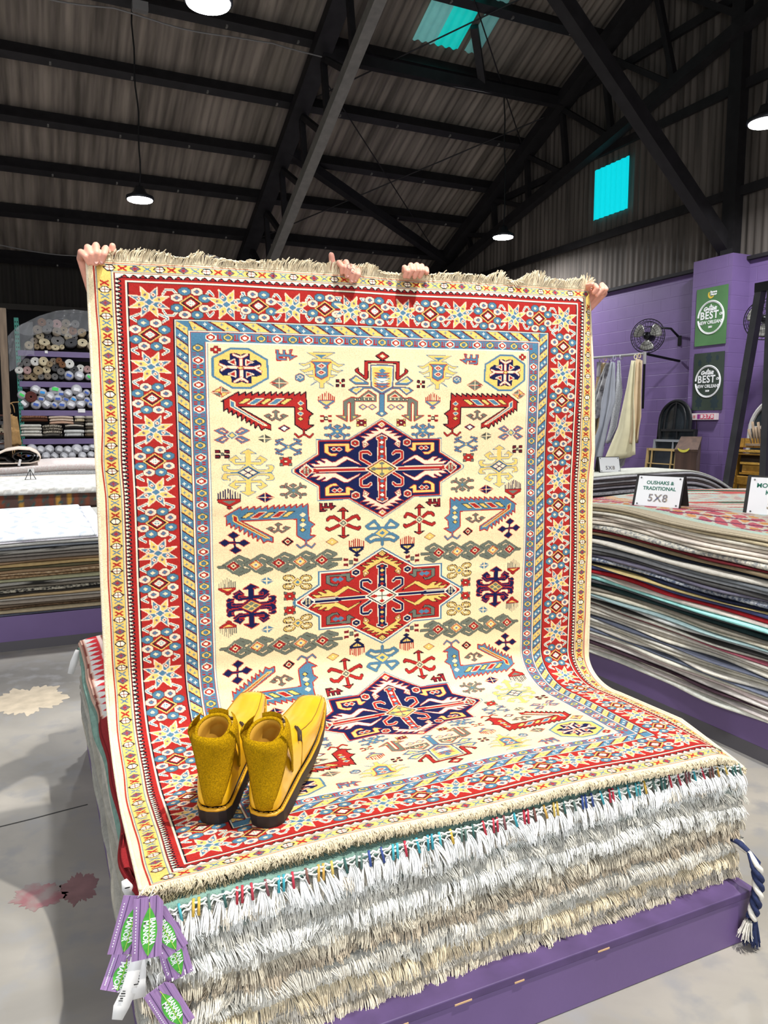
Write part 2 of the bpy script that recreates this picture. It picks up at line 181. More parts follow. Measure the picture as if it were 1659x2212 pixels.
RUG_MOTIFS = [('P','y','b',7,'',[-518,841,-464,840,-404,807,-401,751,-460,718,-515,718,-575,754,-575,811]),('P','n','',4,'',[-522,825,-508,828,-489,822,-479,826,-460,827,-458,805,-439,806,-422,796,-423,786,-431,780,-422,773,-423,759,-438,754,-455,753,-456,732,-474,732,-487,737,-501,731,-518,734,-521,756,-545,755,-555,765,-555,776,-547,780,-555,792,-555,803,-542,807,-523,804]),('S','p','r',2,'',[-488,814,-487,745],10),('S','p','r',2,'',[-535,783,-439,781],7),('S','p','r',2,'',[-512,822,-488,813,-468,823],6),('S','p','r',2,'',[-509,737,-487,749,-468,737],6),('S','p','r',2,'',[-554,791,-535,783,-549,773],6),('S','p','r',2,'',[-429,788,-445,782,-424,770],6),('P','r','p',3,'',[-527,799,-507,808,-505,790,-517,793]),('P','r','p',3,'',[-472,807,-449,799,-461,796,-472,789]),('P','r','p',3,'',[-529,761,-506,771,-506,752,-518,757]),('P','r','p',3,'',[-471,768,-447,761,-461,758,-471,751]),('P','y','d',2,'',[-500,780,-489,786,-478,781,-489,775]),('P','r','d',2,'',[-571,847,-559,848,-559,839,-572,838]),('P','r','d',2,'',[-572,834,-560,834,-560,825,-572,825]),('P','r','d',2,'',[-581,841,-569,841,-569,832,-581,831]),('P','r','d',2,'',[-562,841,-550,841,-550,832,-562,832]),('P','c','',3,'',[-569,839,-562,839,-563,834,-569,834]),('P','b','r',3,'',[-374,840,-364,841,-363,827,-351,827,-350,841,-342,841,-341,827,-328,828,-329,841,-319,842,-320,836,-324,836,-322,824,-302,823,-328,808,-330,819,-363,818,-363,814,-338,815,-338,808,-371,807]),('P','y','b',2,'',[-270,835,-173,836,-221,811]),('P','b','',4,'',[-242,828,-202,828,-220,818]),('P','y','b',2,'',[-247,815,-191,816,-170,805,-161,798,-138,798,-159,789,-181,800,-182,785,-164,777,-143,779,-161,770,-186,779,-186,764,-163,764,-179,756,-190,755,-190,748,-210,735,-210,721,-218,720,-225,721,-226,738,-245,748,-246,755,-260,756,-273,763,-248,764,-249,777,-277,769,-294,779,-279,779,-258,788,-257,799,-281,790,-297,798,-278,798,-260,805]),('P','y','b',2,'',[-235,740,-255,729,-241,740]),('P','y','b',2,'',[-202,743,-178,727,-201,737]),('P','b','r',3,'',[-253,805,-186,805,-198,796,-197,760,-219,749,-239,759,-242,795]),('P','r','p',3,'',[-233,792,-219,800,-206,793,-219,785]),('P','p','',4,'',[-222,792,-219,794,-216,792,-219,790]),('P','r','p',3,'',[-233,771,-220,779,-206,771,-220,764]),('P','p','',4,'',[-223,771,-220,773,-217,771,-220,769]),('P','r','k',3,'mx',[0,813,-67,811,-67,761,-88,776,-89,789,-101,782,-100,776,-59,748,-53,755,-54,805,0,806]),('S','r','k',2,'mx',[0,819,0,810],5),('P','r','k',3,'',[-26,828,-1,843,25,829,-1,814]),('P','c','',4,'',[-11,828,-1,835,10,829,-1,822]),('S','b','',3,'mx',[-44,725,0,701],7),('P','b','d',2,'mx',[0,801,-46,799,-43,727,0,702]),('P','y','c',3,'mx',[0,794,-39,793,-36,729,0,711]),('P','b','r',2,'mx',[-30,773,0,759,0,750,-28,764]),('P','w','b',2,'mx',[-30,755,0,741,0,732,-28,745]),('P','b','r',2,'mx',[-30,737,0,723,0,715,-29,729]),('P','b','',4,'',[-14,779,0,788,14,780,0,771]),('P','b','d',2,'',[-122,748,-98,763,-51,738,-52,734,-101,734]),('P','y','c',2,'',[-109,747,-97,757,-70,742,-94,741]),('P','b','d',2,'',[-124,715,-105,725,-42,727,-41,721,-65,721,-96,699]),('P','y','c',2,'',[-109,713,-100,720,-75,722,-96,706]),('P','b','d',2,'mx',[0,703,-9,703,-9,644,-22,636,0,624]),('P','c','',4,'',[-8,636,0,641,8,636,0,631]),('P','g','r',3,'',[-85,689,-51,714,-21,697,-21,676,-100,676,-100,632,-79,629,-116,609,-116,671,-121,673,-126,670,-128,609,-167,629,-140,630,-142,676,-116,690]),('P','r','c',3,'',[-69,692,-50,703,-31,692]),('P','c','k',2,'',[-103,687,-96,687,-96,680,-103,680]),('P','c','k',2,'',[-87,687,-81,687,-81,680,-87,680]),('P','c','k',2,'',[-70,688,-64,688,-64,680,-70,680]),('P','c','k',2,'',[-54,688,-47,688,-47,680,-54,680]),('P','c','k',2,'',[-38,688,-31,688,-31,680,-38,680]),('P','b','r',2,'',[-87,658,-71,668,-54,658,-71,648]),('P','y','c',2,'',[-78,658,-71,663,-63,658,-71,653]),('P','b','r',2,'',[-52,658,-36,668,-20,658,-36,648]),('P','y','c',2,'',[-44,658,-36,663,-28,658,-36,653]),('P','y','',4,'',[-145,626,-133,626,-136,620]),('P','y','',4,'',[-108,626,-95,626,-105,620]),('S','r','',3,'',[-230,680,-229,691],4),('S','r','',3,'',[-223,680,-223,694],4),('S','r','',3,'',[-215,680,-215,700],4),('S','r','',3,'',[-208,680,-207,703],4),('S','r','',3,'',[-201,680,-201,708],4),('S','r','',3,'',[-194,680,-193,703],4),('S','r','',3,'',[-187,680,-187,699],4),('S','r','',3,'',[-181,680,-181,694],4),('S','r','',3,'',[-174,680,-174,690],4),('P','b','r',2,'',[-230,681,-173,681,-172,675,-195,661,-206,661,-230,676]),('P','y','',4,'',[-222,677,-180,678,-201,665]),('P','b','r',2,'',[-213,656,-201,662,-190,656,-201,650]),('P','d','k',3,'',[-167,748,-158,749,-158,741,-167,741]),('P','d','k',3,'',[-167,732,-158,732,-159,725,-167,725]),('P','d','k',3,'',[-147,749,-138,749,-138,742,-147,741]),('P','d','k',3,'',[-147,732,-138,733,-138,725,-147,725]),('P','r','',3,'',[-156,740,-149,740,-149,734,-156,734]),('P','d','r',2,'',[-222,630,-211,630,-211,625,-222,625]),('P','d','r',2,'',[-223,615,-211,615,-211,609,-223,609]),('P','d','r',2,'',[-194,630,-183,630,-183,625,-194,625]),('P','d','r',2,'',[-194,615,-183,615,-183,609,-194,609]),('P','c','k',4,'',[-208,623,-197,623,-197,616,-208,616]),('P','y','k',2,'',[-94,617,-84,617,-84,610,-94,610]),('P','y','k',2,'',[-94,600,-84,600,-84,593,-94,593]),('P','y','k',2,'',[-68,617,-58,617,-58,610,-68,610]),('P','y','k',2,'',[-68,600,-58,600,-58,593,-68,593]),('P','d','',3,'',[-86,616,-66,616,-66,594,-86,594]),('P','d','',3,'',[-93,610,-58,610,-58,600,-94,600]),('P','c','k',2,'',[-80,608,-72,608,-72,602,-80,602]),('S','b','d',2,'',[-163,576,-190,590,-205,588],8),('S','b','d',2,'',[-190,590,-187,598],7),('S','b','d',2,'',[-163,576,-190,563,-205,565],8),('S','b','d',2,'',[-190,563,-187,555],7),('S','b','d',2,'',[-163,576,-135,590,-120,588],8),('S','b','d',2,'',[-135,590,-139,598],7),('S','b','d',2,'',[-163,576,-136,562,-121,564],8),('S','b','d',2,'',[-136,562,-139,554],7),('P','b','d',2,'',[-177,593,-163,599,-149,593,-163,585]),('P','b','d',2,'',[-177,560,-163,553,-149,559,-163,567]),('P','b','',4,'',[-181,576,-163,588,-144,576,-163,565]),('P','y','',4,'',[-170,576,-163,580,-156,576,-163,572]),('S','g','d',2,'',[-324,382,-351,397,-366,396],8),('S','g','d',2,'',[-351,397,-348,405],7),('S','g','d',2,'',[-324,382,-351,369,-366,371],8),('S','g','d',2,'',[-351,369,-348,360],7),('S','g','d',2,'',[-324,382,-296,396,-281,393],8),('S','g','d',2,'',[-296,396,-299,404],7),('S','g','d',2,'',[-324,382,-297,367,-281,368],8),('S','g','d',2,'',[-297,367,-300,359],7),('P','g','d',2,'',[-338,400,-324,406,-310,399,-324,392]),('P','g','d',2,'',[-338,365,-324,358,-310,365,-324,373]),('P','g','',4,'',[-342,383,-324,394,-305,382,-324,370]),('P','b','',4,'',[-331,382,-324,386,-317,382,-324,378]),('S','b','d',2,'',[-337,527,-379,547],6),('S','b','d',2,'',[-379,547,-356,552],5),('S','b','d',2,'',[-364,541,-380,535],5),('S','b','d',2,'',[-337,527,-379,508],6),('S','b','d',2,'',[-379,508,-357,502],5),('S','b','d',2,'',[-365,514,-381,520],5),('S','b','d',2,'',[-337,527,-294,546],6),('S','b','d',2,'',[-294,546,-316,552],5),('S','b','d',2,'',[-309,540,-292,534],5),('S','b','d',2,'',[-337,527,-294,506],6),('S','b','d',2,'',[-294,506,-317,501],5),('S','b','d',2,'',[-309,513,-293,518],5),('P','y','b',3,'',[-344,527,-337,532,-330,527,-337,522]),('P','g','r',2,'',[-581,703,-551,721,-523,704,-552,687]),('P','y','',4,'',[-578,703,-551,719,-552,704]),('P','y','',4,'',[-525,704,-552,688,-552,704]),('S','c','r',1,'',[-579,703,-524,704],2),('S','c','r',1,'',[-551,720,-552,687],2),('P','g','r',2,'',[-395,734,-364,753,-333,735,-364,716]),('P','g','',4,'',[-392,734,-364,751,-364,734]),('P','g','',4,'',[-336,735,-364,718,-364,734]),('S','c','r',1,'',[-393,734,-334,735],2),('S','c','r',1,'',[-364,752,-364,717],2),('P','k2','c',2,'',[-445,556,-417,571,-389,555,-417,539]),('P','g','',4,'',[-442,556,-417,570,-417,555]),('P','g','',4,'',[-392,555,-417,541,-417,555]),('S','c','c',1,'',[-444,556,-390,555],2),('S','c','c',1,'',[-417,571,-417,540],2),('P','n','r',2,'',[-449,364,-420,379,-391,362,-421,347]),('P','n','',4,'',[-446,364,-420,378,-420,363]),('P','n','',4,'',[-394,362,-420,349,-420,363]),('S','c','r',1,'',[-448,364,-392,362],2),('S','c','r',1,'',[-420,379,-421,348],2),('P','b','c',2,'',[-442,85,-417,98,-393,81,-418,68]),('P','b','',4,'',[-439,85,-417,97,-418,83]),('P','b','',4,'',[-396,82,-418,70,-418,83]),('S','c','c',1,'',[-441,85,-394,82],2),('S','c','c',1,'',[-417,98,-418,69],2),('P','b','d',2,'',[-293,767,-278,760,-279,746,-293,739,-308,746,-308,760]),('S','c','',3,'',[-304,749,-297,755,-291,749,-283,755],2),('S','c','',3,'',[-302,757,-293,761,-285,757],2),('P','b','r',2,'',[-521,578,-529,575,-550,592,-577,582,-554,570,-533,567,-521,570]),('P','c','r',2,'',[-535,575,-552,585,-561,581,-550,579,-548,575]),('P','b','r',2,'',[-522,555,-529,558,-551,541,-577,552,-554,564,-533,567,-521,562]),('P','c','r',2,'',[-535,558,-553,548,-562,552,-551,554,-549,559]),('P','b','r',2,'',[-521,578,-513,575,-491,592,-464,581,-488,569,-510,566,-521,570]),('P','c','r',2,'',[-507,575,-490,585,-480,581,-492,579,-494,574]),('P','b','r',2,'',[-522,555,-514,557,-492,540,-465,551,-488,563,-510,566,-521,562]),('P','c','r',2,'',[-508,557,-490,547,-480,551,-492,553,-494,558]),('P','b','c',3,'',[-540,567,-521,580,-503,566,-522,553]),('P','y','',4,'',[-531,567,-521,574,-512,566,-521,559]),('P','r','k',4,'',[-551,675,-498,705,-497,694,-476,705,-476,694,-455,705,-455,694,-434,705,-433,694,-413,705,-412,694,-392,706,-391,694,-373,706,-373,694,-354,706,-353,695,-333,706,-333,695,-314,706,-313,695,-292,706,-291,695,-273,707,-270,649,-249,635,-262,625,-265,599,-246,597,-273,581,-285,582,-312,600,-312,657,-499,658,-395,599,-395,583,-414,589,-427,582,-436,601,-447,589,-450,608,-462,598,-463,616,-475,606,-477,625,-490,614,-490,633,-503,623,-505,641,-518,631,-519,646,-530,637,-533,653,-545,645,-545,676]),('S','r','k',2,'',[-281,583,-281,568,-300,558,-313,569],5),('S','r','k',2,'',[-281,568,-261,557,-250,568],5),('P','b','c',3,'',[-524,679,-510,672,-510,659,-408,597,-420,599,-524,659]),('P','y','k',2,'',[-499,668,-477,684,-455,683,-483,667]),('P','b','c',2,'',[-469,667,-441,685,-416,685,-447,665]),('P','y','k',2,'',[-429,667,-407,684,-387,683,-414,666]),('P','b','c',2,'',[-401,666,-374,685,-349,685,-377,665]),('P','y','k',2,'',[-364,667,-340,684,-319,684,-346,666]),('P','b','c',2,'',[-301,670,-291,677,-281,670,-291,663]),('P','y','k',2,'',[-302,652,-291,659,-281,652,-292,645]),('P','b','c',2,'',[-302,636,-292,642,-282,636,-292,629]),('P','y','k',2,'',[-302,619,-292,625,-282,618,-292,612]),('P','g','d',2,'',[-391,641,-377,648,-363,641,-373,637,-373,625,-365,618,-353,624,-363,628,-353,635,-335,629,-364,612,-378,619,-390,612,-417,629,-401,636,-390,629,-401,624,-390,619,-382,625,-381,637]),('P','b','r',4,'',[-551,305,-499,335,-498,324,-477,335,-476,324,-456,335,-456,324,-435,335,-434,324,-414,336,-413,324,-392,336,-392,324,-374,336,-374,325,-355,336,-354,325,-334,336,-334,325,-315,336,-314,325,-293,337,-292,325,-274,337,-271,279,-250,265,-263,255,-266,229,-247,227,-274,211,-286,212,-313,230,-313,287,-500,288,-396,229,-396,213,-415,219,-428,212,-437,231,-448,219,-450,238,-462,228,-464,246,-476,236,-478,255,-491,244,-491,264,-504,253,-506,271,-519,261,-520,276,-531,267,-534,283,-545,275,-546,306]),('S','b','r',2,'',[-282,213,-281,198,-301,188,-314,199],5),('S','b','r',2,'',[-281,198,-262,187,-250,198],5),('P','r','y',3,'',[-525,309,-511,302,-510,289,-408,227,-421,229,-524,289]),('P','y','k',2,'',[-499,298,-477,315,-456,314,-484,297]),('P','r','c',2,'',[-470,297,-442,315,-417,315,-448,295]),('P','y','k',2,'',[-430,297,-408,314,-388,313,-415,296]),('P','r','c',2,'',[-402,296,-374,315,-350,315,-378,295]),('P','y','k',2,'',[-365,297,-341,314,-320,314,-347,296]),('P','c','c',2,'',[-302,300,-292,307,-282,300,-292,293]),('P','y','k',2,'',[-302,282,-292,289,-282,282,-292,275]),('P','c','c',2,'',[-303,266,-292,273,-282,266,-293,259]),('P','y','k',2,'',[-303,249,-293,256,-283,249,-293,242]),('P','g','d',2,'',[-391,271,-378,278,-364,271,-374,267,-374,255,-365,248,-354,254,-364,258,-354,265,-335,259,-364,242,-379,250,-391,243,-418,260,-402,266,-391,259,-402,255,-391,250,-383,255,-381,267]),('P','n','r',2,'',[-370,588,-349,599,-329,588,-350,576]),('P','w','',4,'',[-360,588,-349,595,-339,588,-350,580]),('P','k','r',2,'',[-367,213,-346,227,-325,211,-346,197]),('P','r','c',2,'',[-355,213,-346,219,-337,212,-346,205]),('P','d','k',3,'',[-575,519,-561,519,-561,511,-575,511]),('P','d','k',3,'',[-575,503,-561,503,-561,495,-575,495]),('P','d','k',3,'',[-545,519,-531,518,-532,510,-546,511]),('P','d','k',3,'',[-546,503,-532,503,-532,495,-546,495]),('P','g','k',2,'',[-558,510,-549,510,-549,503,-558,503]),('P','g','k',2,'',[-367,494,-356,494,-356,486,-368,486]),('P','g','k',2,'',[-368,474,-356,473,-356,465,-368,466]),('P','g','k',2,'',[-339,493,-327,493,-327,485,-339,485]),('P','g','k',2,'',[-339,473,-327,473,-327,465,-339,465]),('P','r','',3,'',[-359,493,-336,492,-336,466,-359,466]),('P','r','',3,'',[-367,486,-328,485,-328,473,-367,474]),('P','c','k',2,'',[-352,483,-343,483,-343,476,-352,476]),('P','y','b',2,'',[-472,523,-498,508,-481,506,-482,480,-514,481,-514,489,-496,488,-512,502,-535,489,-515,472,-481,471,-503,455,-525,455,-539,460,-539,467,-530,467,-530,473,-550,473,-556,468,-555,458,-548,449,-509,448,-509,445,-548,446,-555,438,-557,428,-551,423,-531,422,-531,428,-540,429,-540,436,-525,439,-503,438,-482,421,-516,422,-537,406,-514,392,-498,405,-516,405,-516,413,-483,412,-484,386,-501,385,-475,369,-475,369,-449,383,-466,386,-466,412,-432,411,-432,403,-450,404,-435,389,-411,402,-432,420,-466,421,-444,436,-422,437,-406,432,-406,425,-416,424,-416,419,-395,418,-388,424,-390,434,-397,442,-438,443,-438,447,-397,446,-390,454,-388,464,-395,470,-415,470,-415,465,-406,464,-406,456,-421,453,-443,454,-465,471,-431,470,-409,487,-433,500,-449,487,-431,487,-431,479,-464,480,-464,506,-446,507,-472,523]),('P','n','b',3,'',[-508,447,-473,466,-438,445,-474,426]),('P','p','',4,'',[-485,455,-473,462,-461,454,-474,448]),('P','p','',4,'',[-486,438,-474,444,-462,437,-474,430]),('P','p','',4,'',[-501,447,-489,453,-477,446,-489,440]),('P','p','',4,'',[-470,446,-458,452,-446,445,-459,439]),('P','n','r',2,'',[-468,76,-493,63,-477,60,-477,34,-509,37,-509,45,-492,43,-507,58,-529,46,-509,28,-477,25,-498,11,-519,12,-534,17,-533,24,-525,24,-525,30,-544,31,-550,26,-548,16,-542,8,-504,4,-504,1,-542,5,-549,-3,-551,-13,-545,-19,-526,-21,-526,-15,-534,-14,-534,-6,-520,-4,-499,-6,-478,-24,-510,-21,-531,-36,-509,-51,-493,-39,-511,-38,-511,-30,-479,-33,-479,-59,-496,-59,-471,-77,-471,-77,-445,-64,-462,-61,-461,-35,-429,-37,-429,-45,-447,-43,-431,-59,-408,-47,-429,-28,-462,-25,-440,-11,-419,-12,-404,-18,-404,-25,-413,-25,-413,-30,-393,-32,-386,-27,-388,-17,-395,-8,-434,-5,-434,-1,-395,-5,-388,3,-386,13,-392,19,-412,21,-412,15,-403,14,-403,7,-418,4,-440,6,-461,24,-428,21,-407,37,-429,52,-445,39,-428,38,-428,31,-460,33,-460,59,-443,60,-468,76]),('P','y','r',3,'',[-503,3,-469,20,-435,-3,-470,-20]),('P','g','',4,'',[-481,10,-469,15,-458,8,-469,2]),('P','g','',4,'',[-481,-8,-469,-2,-458,-10,-470,-16]),('P','g','',4,'',[-496,2,-484,8,-472,0,-484,-6]),('P','g','',4,'',[-466,0,-454,6,-443,-2,-455,-8]),('S','n','',3,'',[-570,362,-570,380],4),('S','n','',3,'',[-563,361,-562,384],4),('S','n','',3,'',[-555,361,-554,388],4),('S','n','',3,'',[-547,361,-547,391],4),('S','n','',3,'',[-540,360,-539,394],4),('S','n','',3,'',[-532,360,-531,391],4),('S','n','',3,'',[-525,360,-524,387],4),('S','n','',3,'',[-517,360,-516,384],4),('S','n','',3,'',[-509,359,-509,380],4),('S','n','',3,'',[-501,359,-501,377],4),('P','r','k',2,'',[-572,362,-500,362,-501,352,-533,336,-538,337,-571,352]),('P','g','',4,'',[-559,357,-512,357,-535,344]),('P','r','k',2,'',[-544,333,-535,338,-526,332,-535,327]),('S','g','',3,'',[-573,68,-572,82],3),('S','g','',3,'',[-566,67,-566,87],3),('S','g','',3,'',[-560,67,-559,92],3),('S','g','',3,'',[-554,66,-553,96],3),('S','g','',3,'',[-547,66,-546,100],3),('S','g','',3,'',[-541,65,-540,95],3),('S','g','',3,'',[-534,65,-534,91],3),('S','g','',3,'',[-528,64,-527,87],3),('S','g','',3,'',[-521,64,-521,87],3),('P','r','d',2,'',[-574,67,-519,67,-520,61,-538,49,-555,51,-574,62]),('P','y','',4,'',[-564,65,-528,64,-545,56]),('P','r','d',2,'',[-555,48,-545,53,-535,47,-545,42]),('P','n','r',2,'',[-543,243,-524,254,-505,241,-524,230]),('P','n','r',2,'',[-570,219,-551,230,-533,217,-552,205]),('P','n','r',2,'',[-510,216,-491,227,-472,214,-492,203]),('P','n','r',2,'',[-537,193,-517,204,-499,191,-518,180]),('S','n','r',2,'',[-523,238,-519,195],5),('S','n','r',2,'',[-547,218,-494,216],5),('P','n','',4,'',[-541,243,-524,253,-507,241,-524,231]),('P','n','',4,'',[-569,219,-551,229,-535,217,-552,206]),('P','n','',4,'',[-509,216,-491,226,-474,214,-492,204]),('P','n','',4,'',[-535,193,-517,203,-500,191,-518,181]),('S','r','k',3,'',[-145,309,-145,220],9),('S','r','k',3,'',[-146,264,-180,287,-196,285,-203,278],9),('S','r','k',3,'',[-146,264,-111,283,-95,287,-88,277],9),('S','r','k',3,'',[-146,264,-181,249,-197,243,-206,249],9),('S','r','k',3,'',[-146,264,-110,248,-90,242,-85,247],9),('P','r','k',3,'',[-146,319,-126,303,-145,307,-167,304]),('P','r','k',3,'',[-144,211,-124,222,-145,220,-165,223]),('P','g','c',3,'',[-161,265,-145,276,-130,264,-145,253]),('P','c','',4,'',[-150,264,-145,268,-140,264,-145,261]),('S','b','g',2,'mx',[0,228,-18,253,-31,267,-60,249,-49,240,-27,241],9),('S','b','g',2,'mx',[0,219,-36,219,-61,205,-45,193,-27,200],9),('S','b','g',2,'mx',[0,228,0,182],9),('P','y','b',4,'',[-28,225,0,242,28,222,0,205]),('P','b','',4,'',[-11,224,0,231,11,223,0,216]),('S','r','',3,'',[-123,178,-123,201],4),('S','r','',3,'',[-116,178,-115,201],4),('S','r','',3,'',[-108,177,-108,204],4),('S','r','',3,'',[-101,177,-101,207],4),('S','r','',3,'',[-93,177,-93,206],4),('S','r','',3,'',[-86,176,-86,204],4),('S','r','',3,'',[-78,176,-78,201],4),('S','r','',3,'',[-71,175,-71,197],4),('P','n','k',2,'',[-124,178,-70,178,-72,169,-92,156,-100,156,-124,171]),('P','y','',4,'',[-115,174,-79,174,-96,162]),('P','n','k',2,'',[-107,151,-95,157,-83,150,-95,144]),('S','n','',3,'',[-96,177,-96,159],3),('P','y','d',2,'',[-209,203,-187,215,-165,200,-187,189]),('P','c','',4,'',[-192,202,-187,205,-182,201,-187,198]),('P','d','k',3,'',[-232,336,-222,335,-221,323,-213,324,-213,335,-205,335,-204,323,-196,323,-196,334,-184,335,-185,327,-172,324,-191,311,-193,318,-221,318,-221,314,-203,313,-212,307,-231,308]),('S','r','',3,'',[-227,333,-227,319,-184,320],3),('S','g','k2',2,'',[-557,141,-508,170,-477,156,-495,148,-508,154],9),('S','g','k2',2,'',[-557,141,-507,110,-476,122,-497,126,-511,119],9),('S','g','k2',2,'',[-486,142,-435,171,-404,157,-421,148,-435,155],9),('S','g','k2',2,'',[-486,142,-434,110,-402,122,-424,126,-438,119],9),('S','g','k2',2,'',[-411,143,-358,173,-326,159,-345,150,-359,157],9),('S','g','k2',2,'',[-411,143,-357,111,-325,124,-347,128,-361,121],9),('S','g','k2',2,'',[-337,144,-283,173,-251,159,-269,151,-284,157],9),('S','g','k2',2,'',[-337,144,-282,111,-249,124,-272,128,-286,121],9),('S','g','k2',2,'',[-260,143,-205,173,-172,159,-191,150,-205,157],9),('S','g','k2',2,'',[-260,143,-204,111,-170,123,-193,128,-208,121],9),('P','c','g',8,'',[-555,141,-525,161,-496,137,-526,117]),('P','r','d',3,'',[-545,140,-525,153,-506,138,-526,125]),('P','k','c',3,'',[-533,140,-525,145,-518,139,-525,134]),('P','c','g',8,'',[-483,141,-452,161,-422,137,-453,117]),('P','y','r',3,'',[-473,141,-453,154,-433,138,-453,125]),('P','b','c',3,'',[-461,140,-453,145,-445,139,-453,134]),('P','c','g',8,'',[-408,143,-377,163,-346,139,-377,119]),('P','r','d',3,'',[-398,143,-377,156,-356,140,-377,127]),('P','k','c',3,'',[-385,142,-377,147,-369,141,-377,136]),('P','c','g',8,'',[-334,143,-302,164,-270,139,-303,119]),('P','y','r',3,'',[-323,143,-302,156,-281,140,-302,127]),('P','b','c',3,'',[-310,142,-302,147,-294,141,-302,136]),('P','c','g',8,'',[-257,143,-224,164,-192,139,-225,118]),('P','r','d',3,'',[-246,142,-224,156,-203,140,-225,126]),('P','k','c',3,'',[-233,142,-224,147,-216,141,-225,135]),('S','g','k2',2,'',[-572,138,-555,137],8),('S','g','k2',2,'',[-198,139,-154,140],8),('P','y','k',3,'',[-321,86,-328,79,-343,77,-357,81,-363,89,-357,96,-342,98,-328,94]),('P','c','k',2,'',[-330,87,-333,83,-343,81,-352,84,-355,88,-352,92,-342,93,-333,91]),('S','y','',3,'',[-342,87,-351,88],3),('S','c','',3,'',[-324,77,-333,82],4),('P','y','k',3,'',[-322,57,-328,50,-343,48,-358,52,-364,60,-358,67,-343,69,-328,65]),('P','c','k',2,'',[-330,58,-334,54,-343,53,-352,55,-356,60,-352,64,-343,65,-334,62]),('S','y','',3,'',[-343,59,-351,59],3),('S','c','',3,'',[-325,66,-334,63],4),('P','y','k',3,'',[-260,82,-266,74,-281,72,-296,77,-303,85,-296,92,-281,94,-266,90]),('P','c','k',2,'',[-268,82,-272,78,-281,77,-291,80,-294,84,-291,88,-281,89,-272,87]),('S','y','',3,'',[-281,83,-273,83],3),('S','c','',3,'',[-300,76,-291,79],4),('P','y','k',3,'',[-260,53,-267,45,-282,43,-297,48,-303,56,-297,63,-282,65,-266,61]),('P','c','k',2,'',[-268,53,-272,49,-282,48,-291,51,-295,55,-291,59,-282,60,-272,58]),('S','y','',3,'',[-282,54,-273,54],3),('S','c','',3,'',[-300,64,-291,60],4),('P','y','k2',2,'',[-331,72,-312,85,-293,70,-312,57]),('P','b','',4,'',[-320,71,-312,77,-304,70,-312,65]),('P','g','k',2,'',[-359,40,-348,39,-348,31,-359,32]),('P','g','k',2,'',[-359,20,-348,19,-348,11,-359,12]),('P','g','k',2,'',[-331,38,-319,37,-319,29,-331,30]),('P','g','k',2,'',[-331,18,-320,17,-320,9,-331,10]),('P','r','',3,'',[-350,38,-328,37,-328,11,-351,12]),('P','r','',3,'',[-358,32,-320,29,-320,17,-359,20]),('P','c','k',2,'',[-344,28,-335,28,-335,21,-344,21]),('P','d','',3,'',[-145,142,-127,141,-128,131,-145,132]),('P','d','',3,'',[-145,124,-128,123,-128,113,-145,114]),('P','d','',3,'',[-108,140,-91,139,-91,128,-108,129]),('P','d','',3,'',[-108,122,-91,121,-91,110,-109,111]),('P','g','k',2,'',[-125,133,-111,132,-111,120,-125,121])]
RUG_MED = [('P','1','2',3,'q',[0,172,-125,101,-238,102,-238,56,-327,5]),('P','3','4',4,'q',[0,165,-123,97,-230,97,-231,52,-316,4]),('P','5','6',2,'mx',[0,124,-57,94,-48,84,-69,71,-73,93,-60,103,-82,113,-57,111,-46,113,-65,122,-44,121,-30,121,-47,131,-27,129,-12,131,-30,141,-12,140,0,135]),('P','c','d',2,'',[-67,90,-54,84,-67,78]),('P','5','6',3,'',[-15,151,0,162,16,151,0,140]),('P','y','d',1,'',[-6,151,0,155,7,151,0,147]),('S','7','8',3,'',[-255,2,-55,0],9),('P','7','8',3,'',[-300,3,-276,21,-252,2,-276,-17]),('P','c','g',2,'',[-286,8,-282,11,-278,7,-282,4]),('P','c','g',2,'',[-274,7,-270,11,-266,7,-270,4]),('P','c','g',2,'',[-286,-2,-282,1,-278,-3,-282,-6]),('P','c','g',2,'',[-275,-3,-270,1,-266,-3,-270,-6]),('S','7','8',3,'',[-43,15,-79,35,-79,56,-72,59,-53,59,-43,51],8),('P','7','8',3,'mx',[0,116,-20,108,-20,101,-14,100,-16,26,0,26]),('P','9','k2',1,'',[-8,106,0,112,9,106,0,100]),('P','A','k2',1,'',[-9,91,0,97,9,90,0,84]),('P','9','k2',1,'',[-9,75,0,81,9,75,0,69]),('P','A','k2',1,'',[-9,59,0,65,9,59,0,53]),('P','9','k2',1,'',[-9,43,0,49,9,43,0,37]),('P','7','8',3,'',[-60,1,0,35,61,-1,0,-35]),('P','B','k',2,'',[-52,1,0,30,52,-1,0,-30]),('S','g','r',1,'',[0,19,0,0],4),('S','g','r',1,'',[-33,1,0,0],4),('P','C','',3,'',[-11,19,0,25,11,18,0,12]),('P','C','',3,'',[-44,1,-30,7,-16,0,-30,-5]),('P','5','6',2,'',[-264,23,-245,11,-201,12,-170,11,-157,18,-128,34,-79,14,-86,21,-112,35,-129,44,-142,43,-171,27,-182,25,-204,37,-223,37,-207,28,-210,23,-229,32,-242,31,-226,19]),('P','D','6',2,'',[-210,87,-121,88,-120,71,-104,71,-126,58,-135,62,-135,79,-196,80,-195,61,-182,54,-162,55,-170,46,-189,48,-209,59]),('P','E','F',2,'',[-186,70,-175,76,-165,69,-176,63]),('P','E','F',2,'',[-168,69,-157,76,-146,69,-157,62]),('P','7','8',3,'',[-99,101,-85,95,-85,83,-99,77,-113,84,-113,95]),('P','c','k2',2,'',[-105,89,-99,92,-94,89,-99,86])]
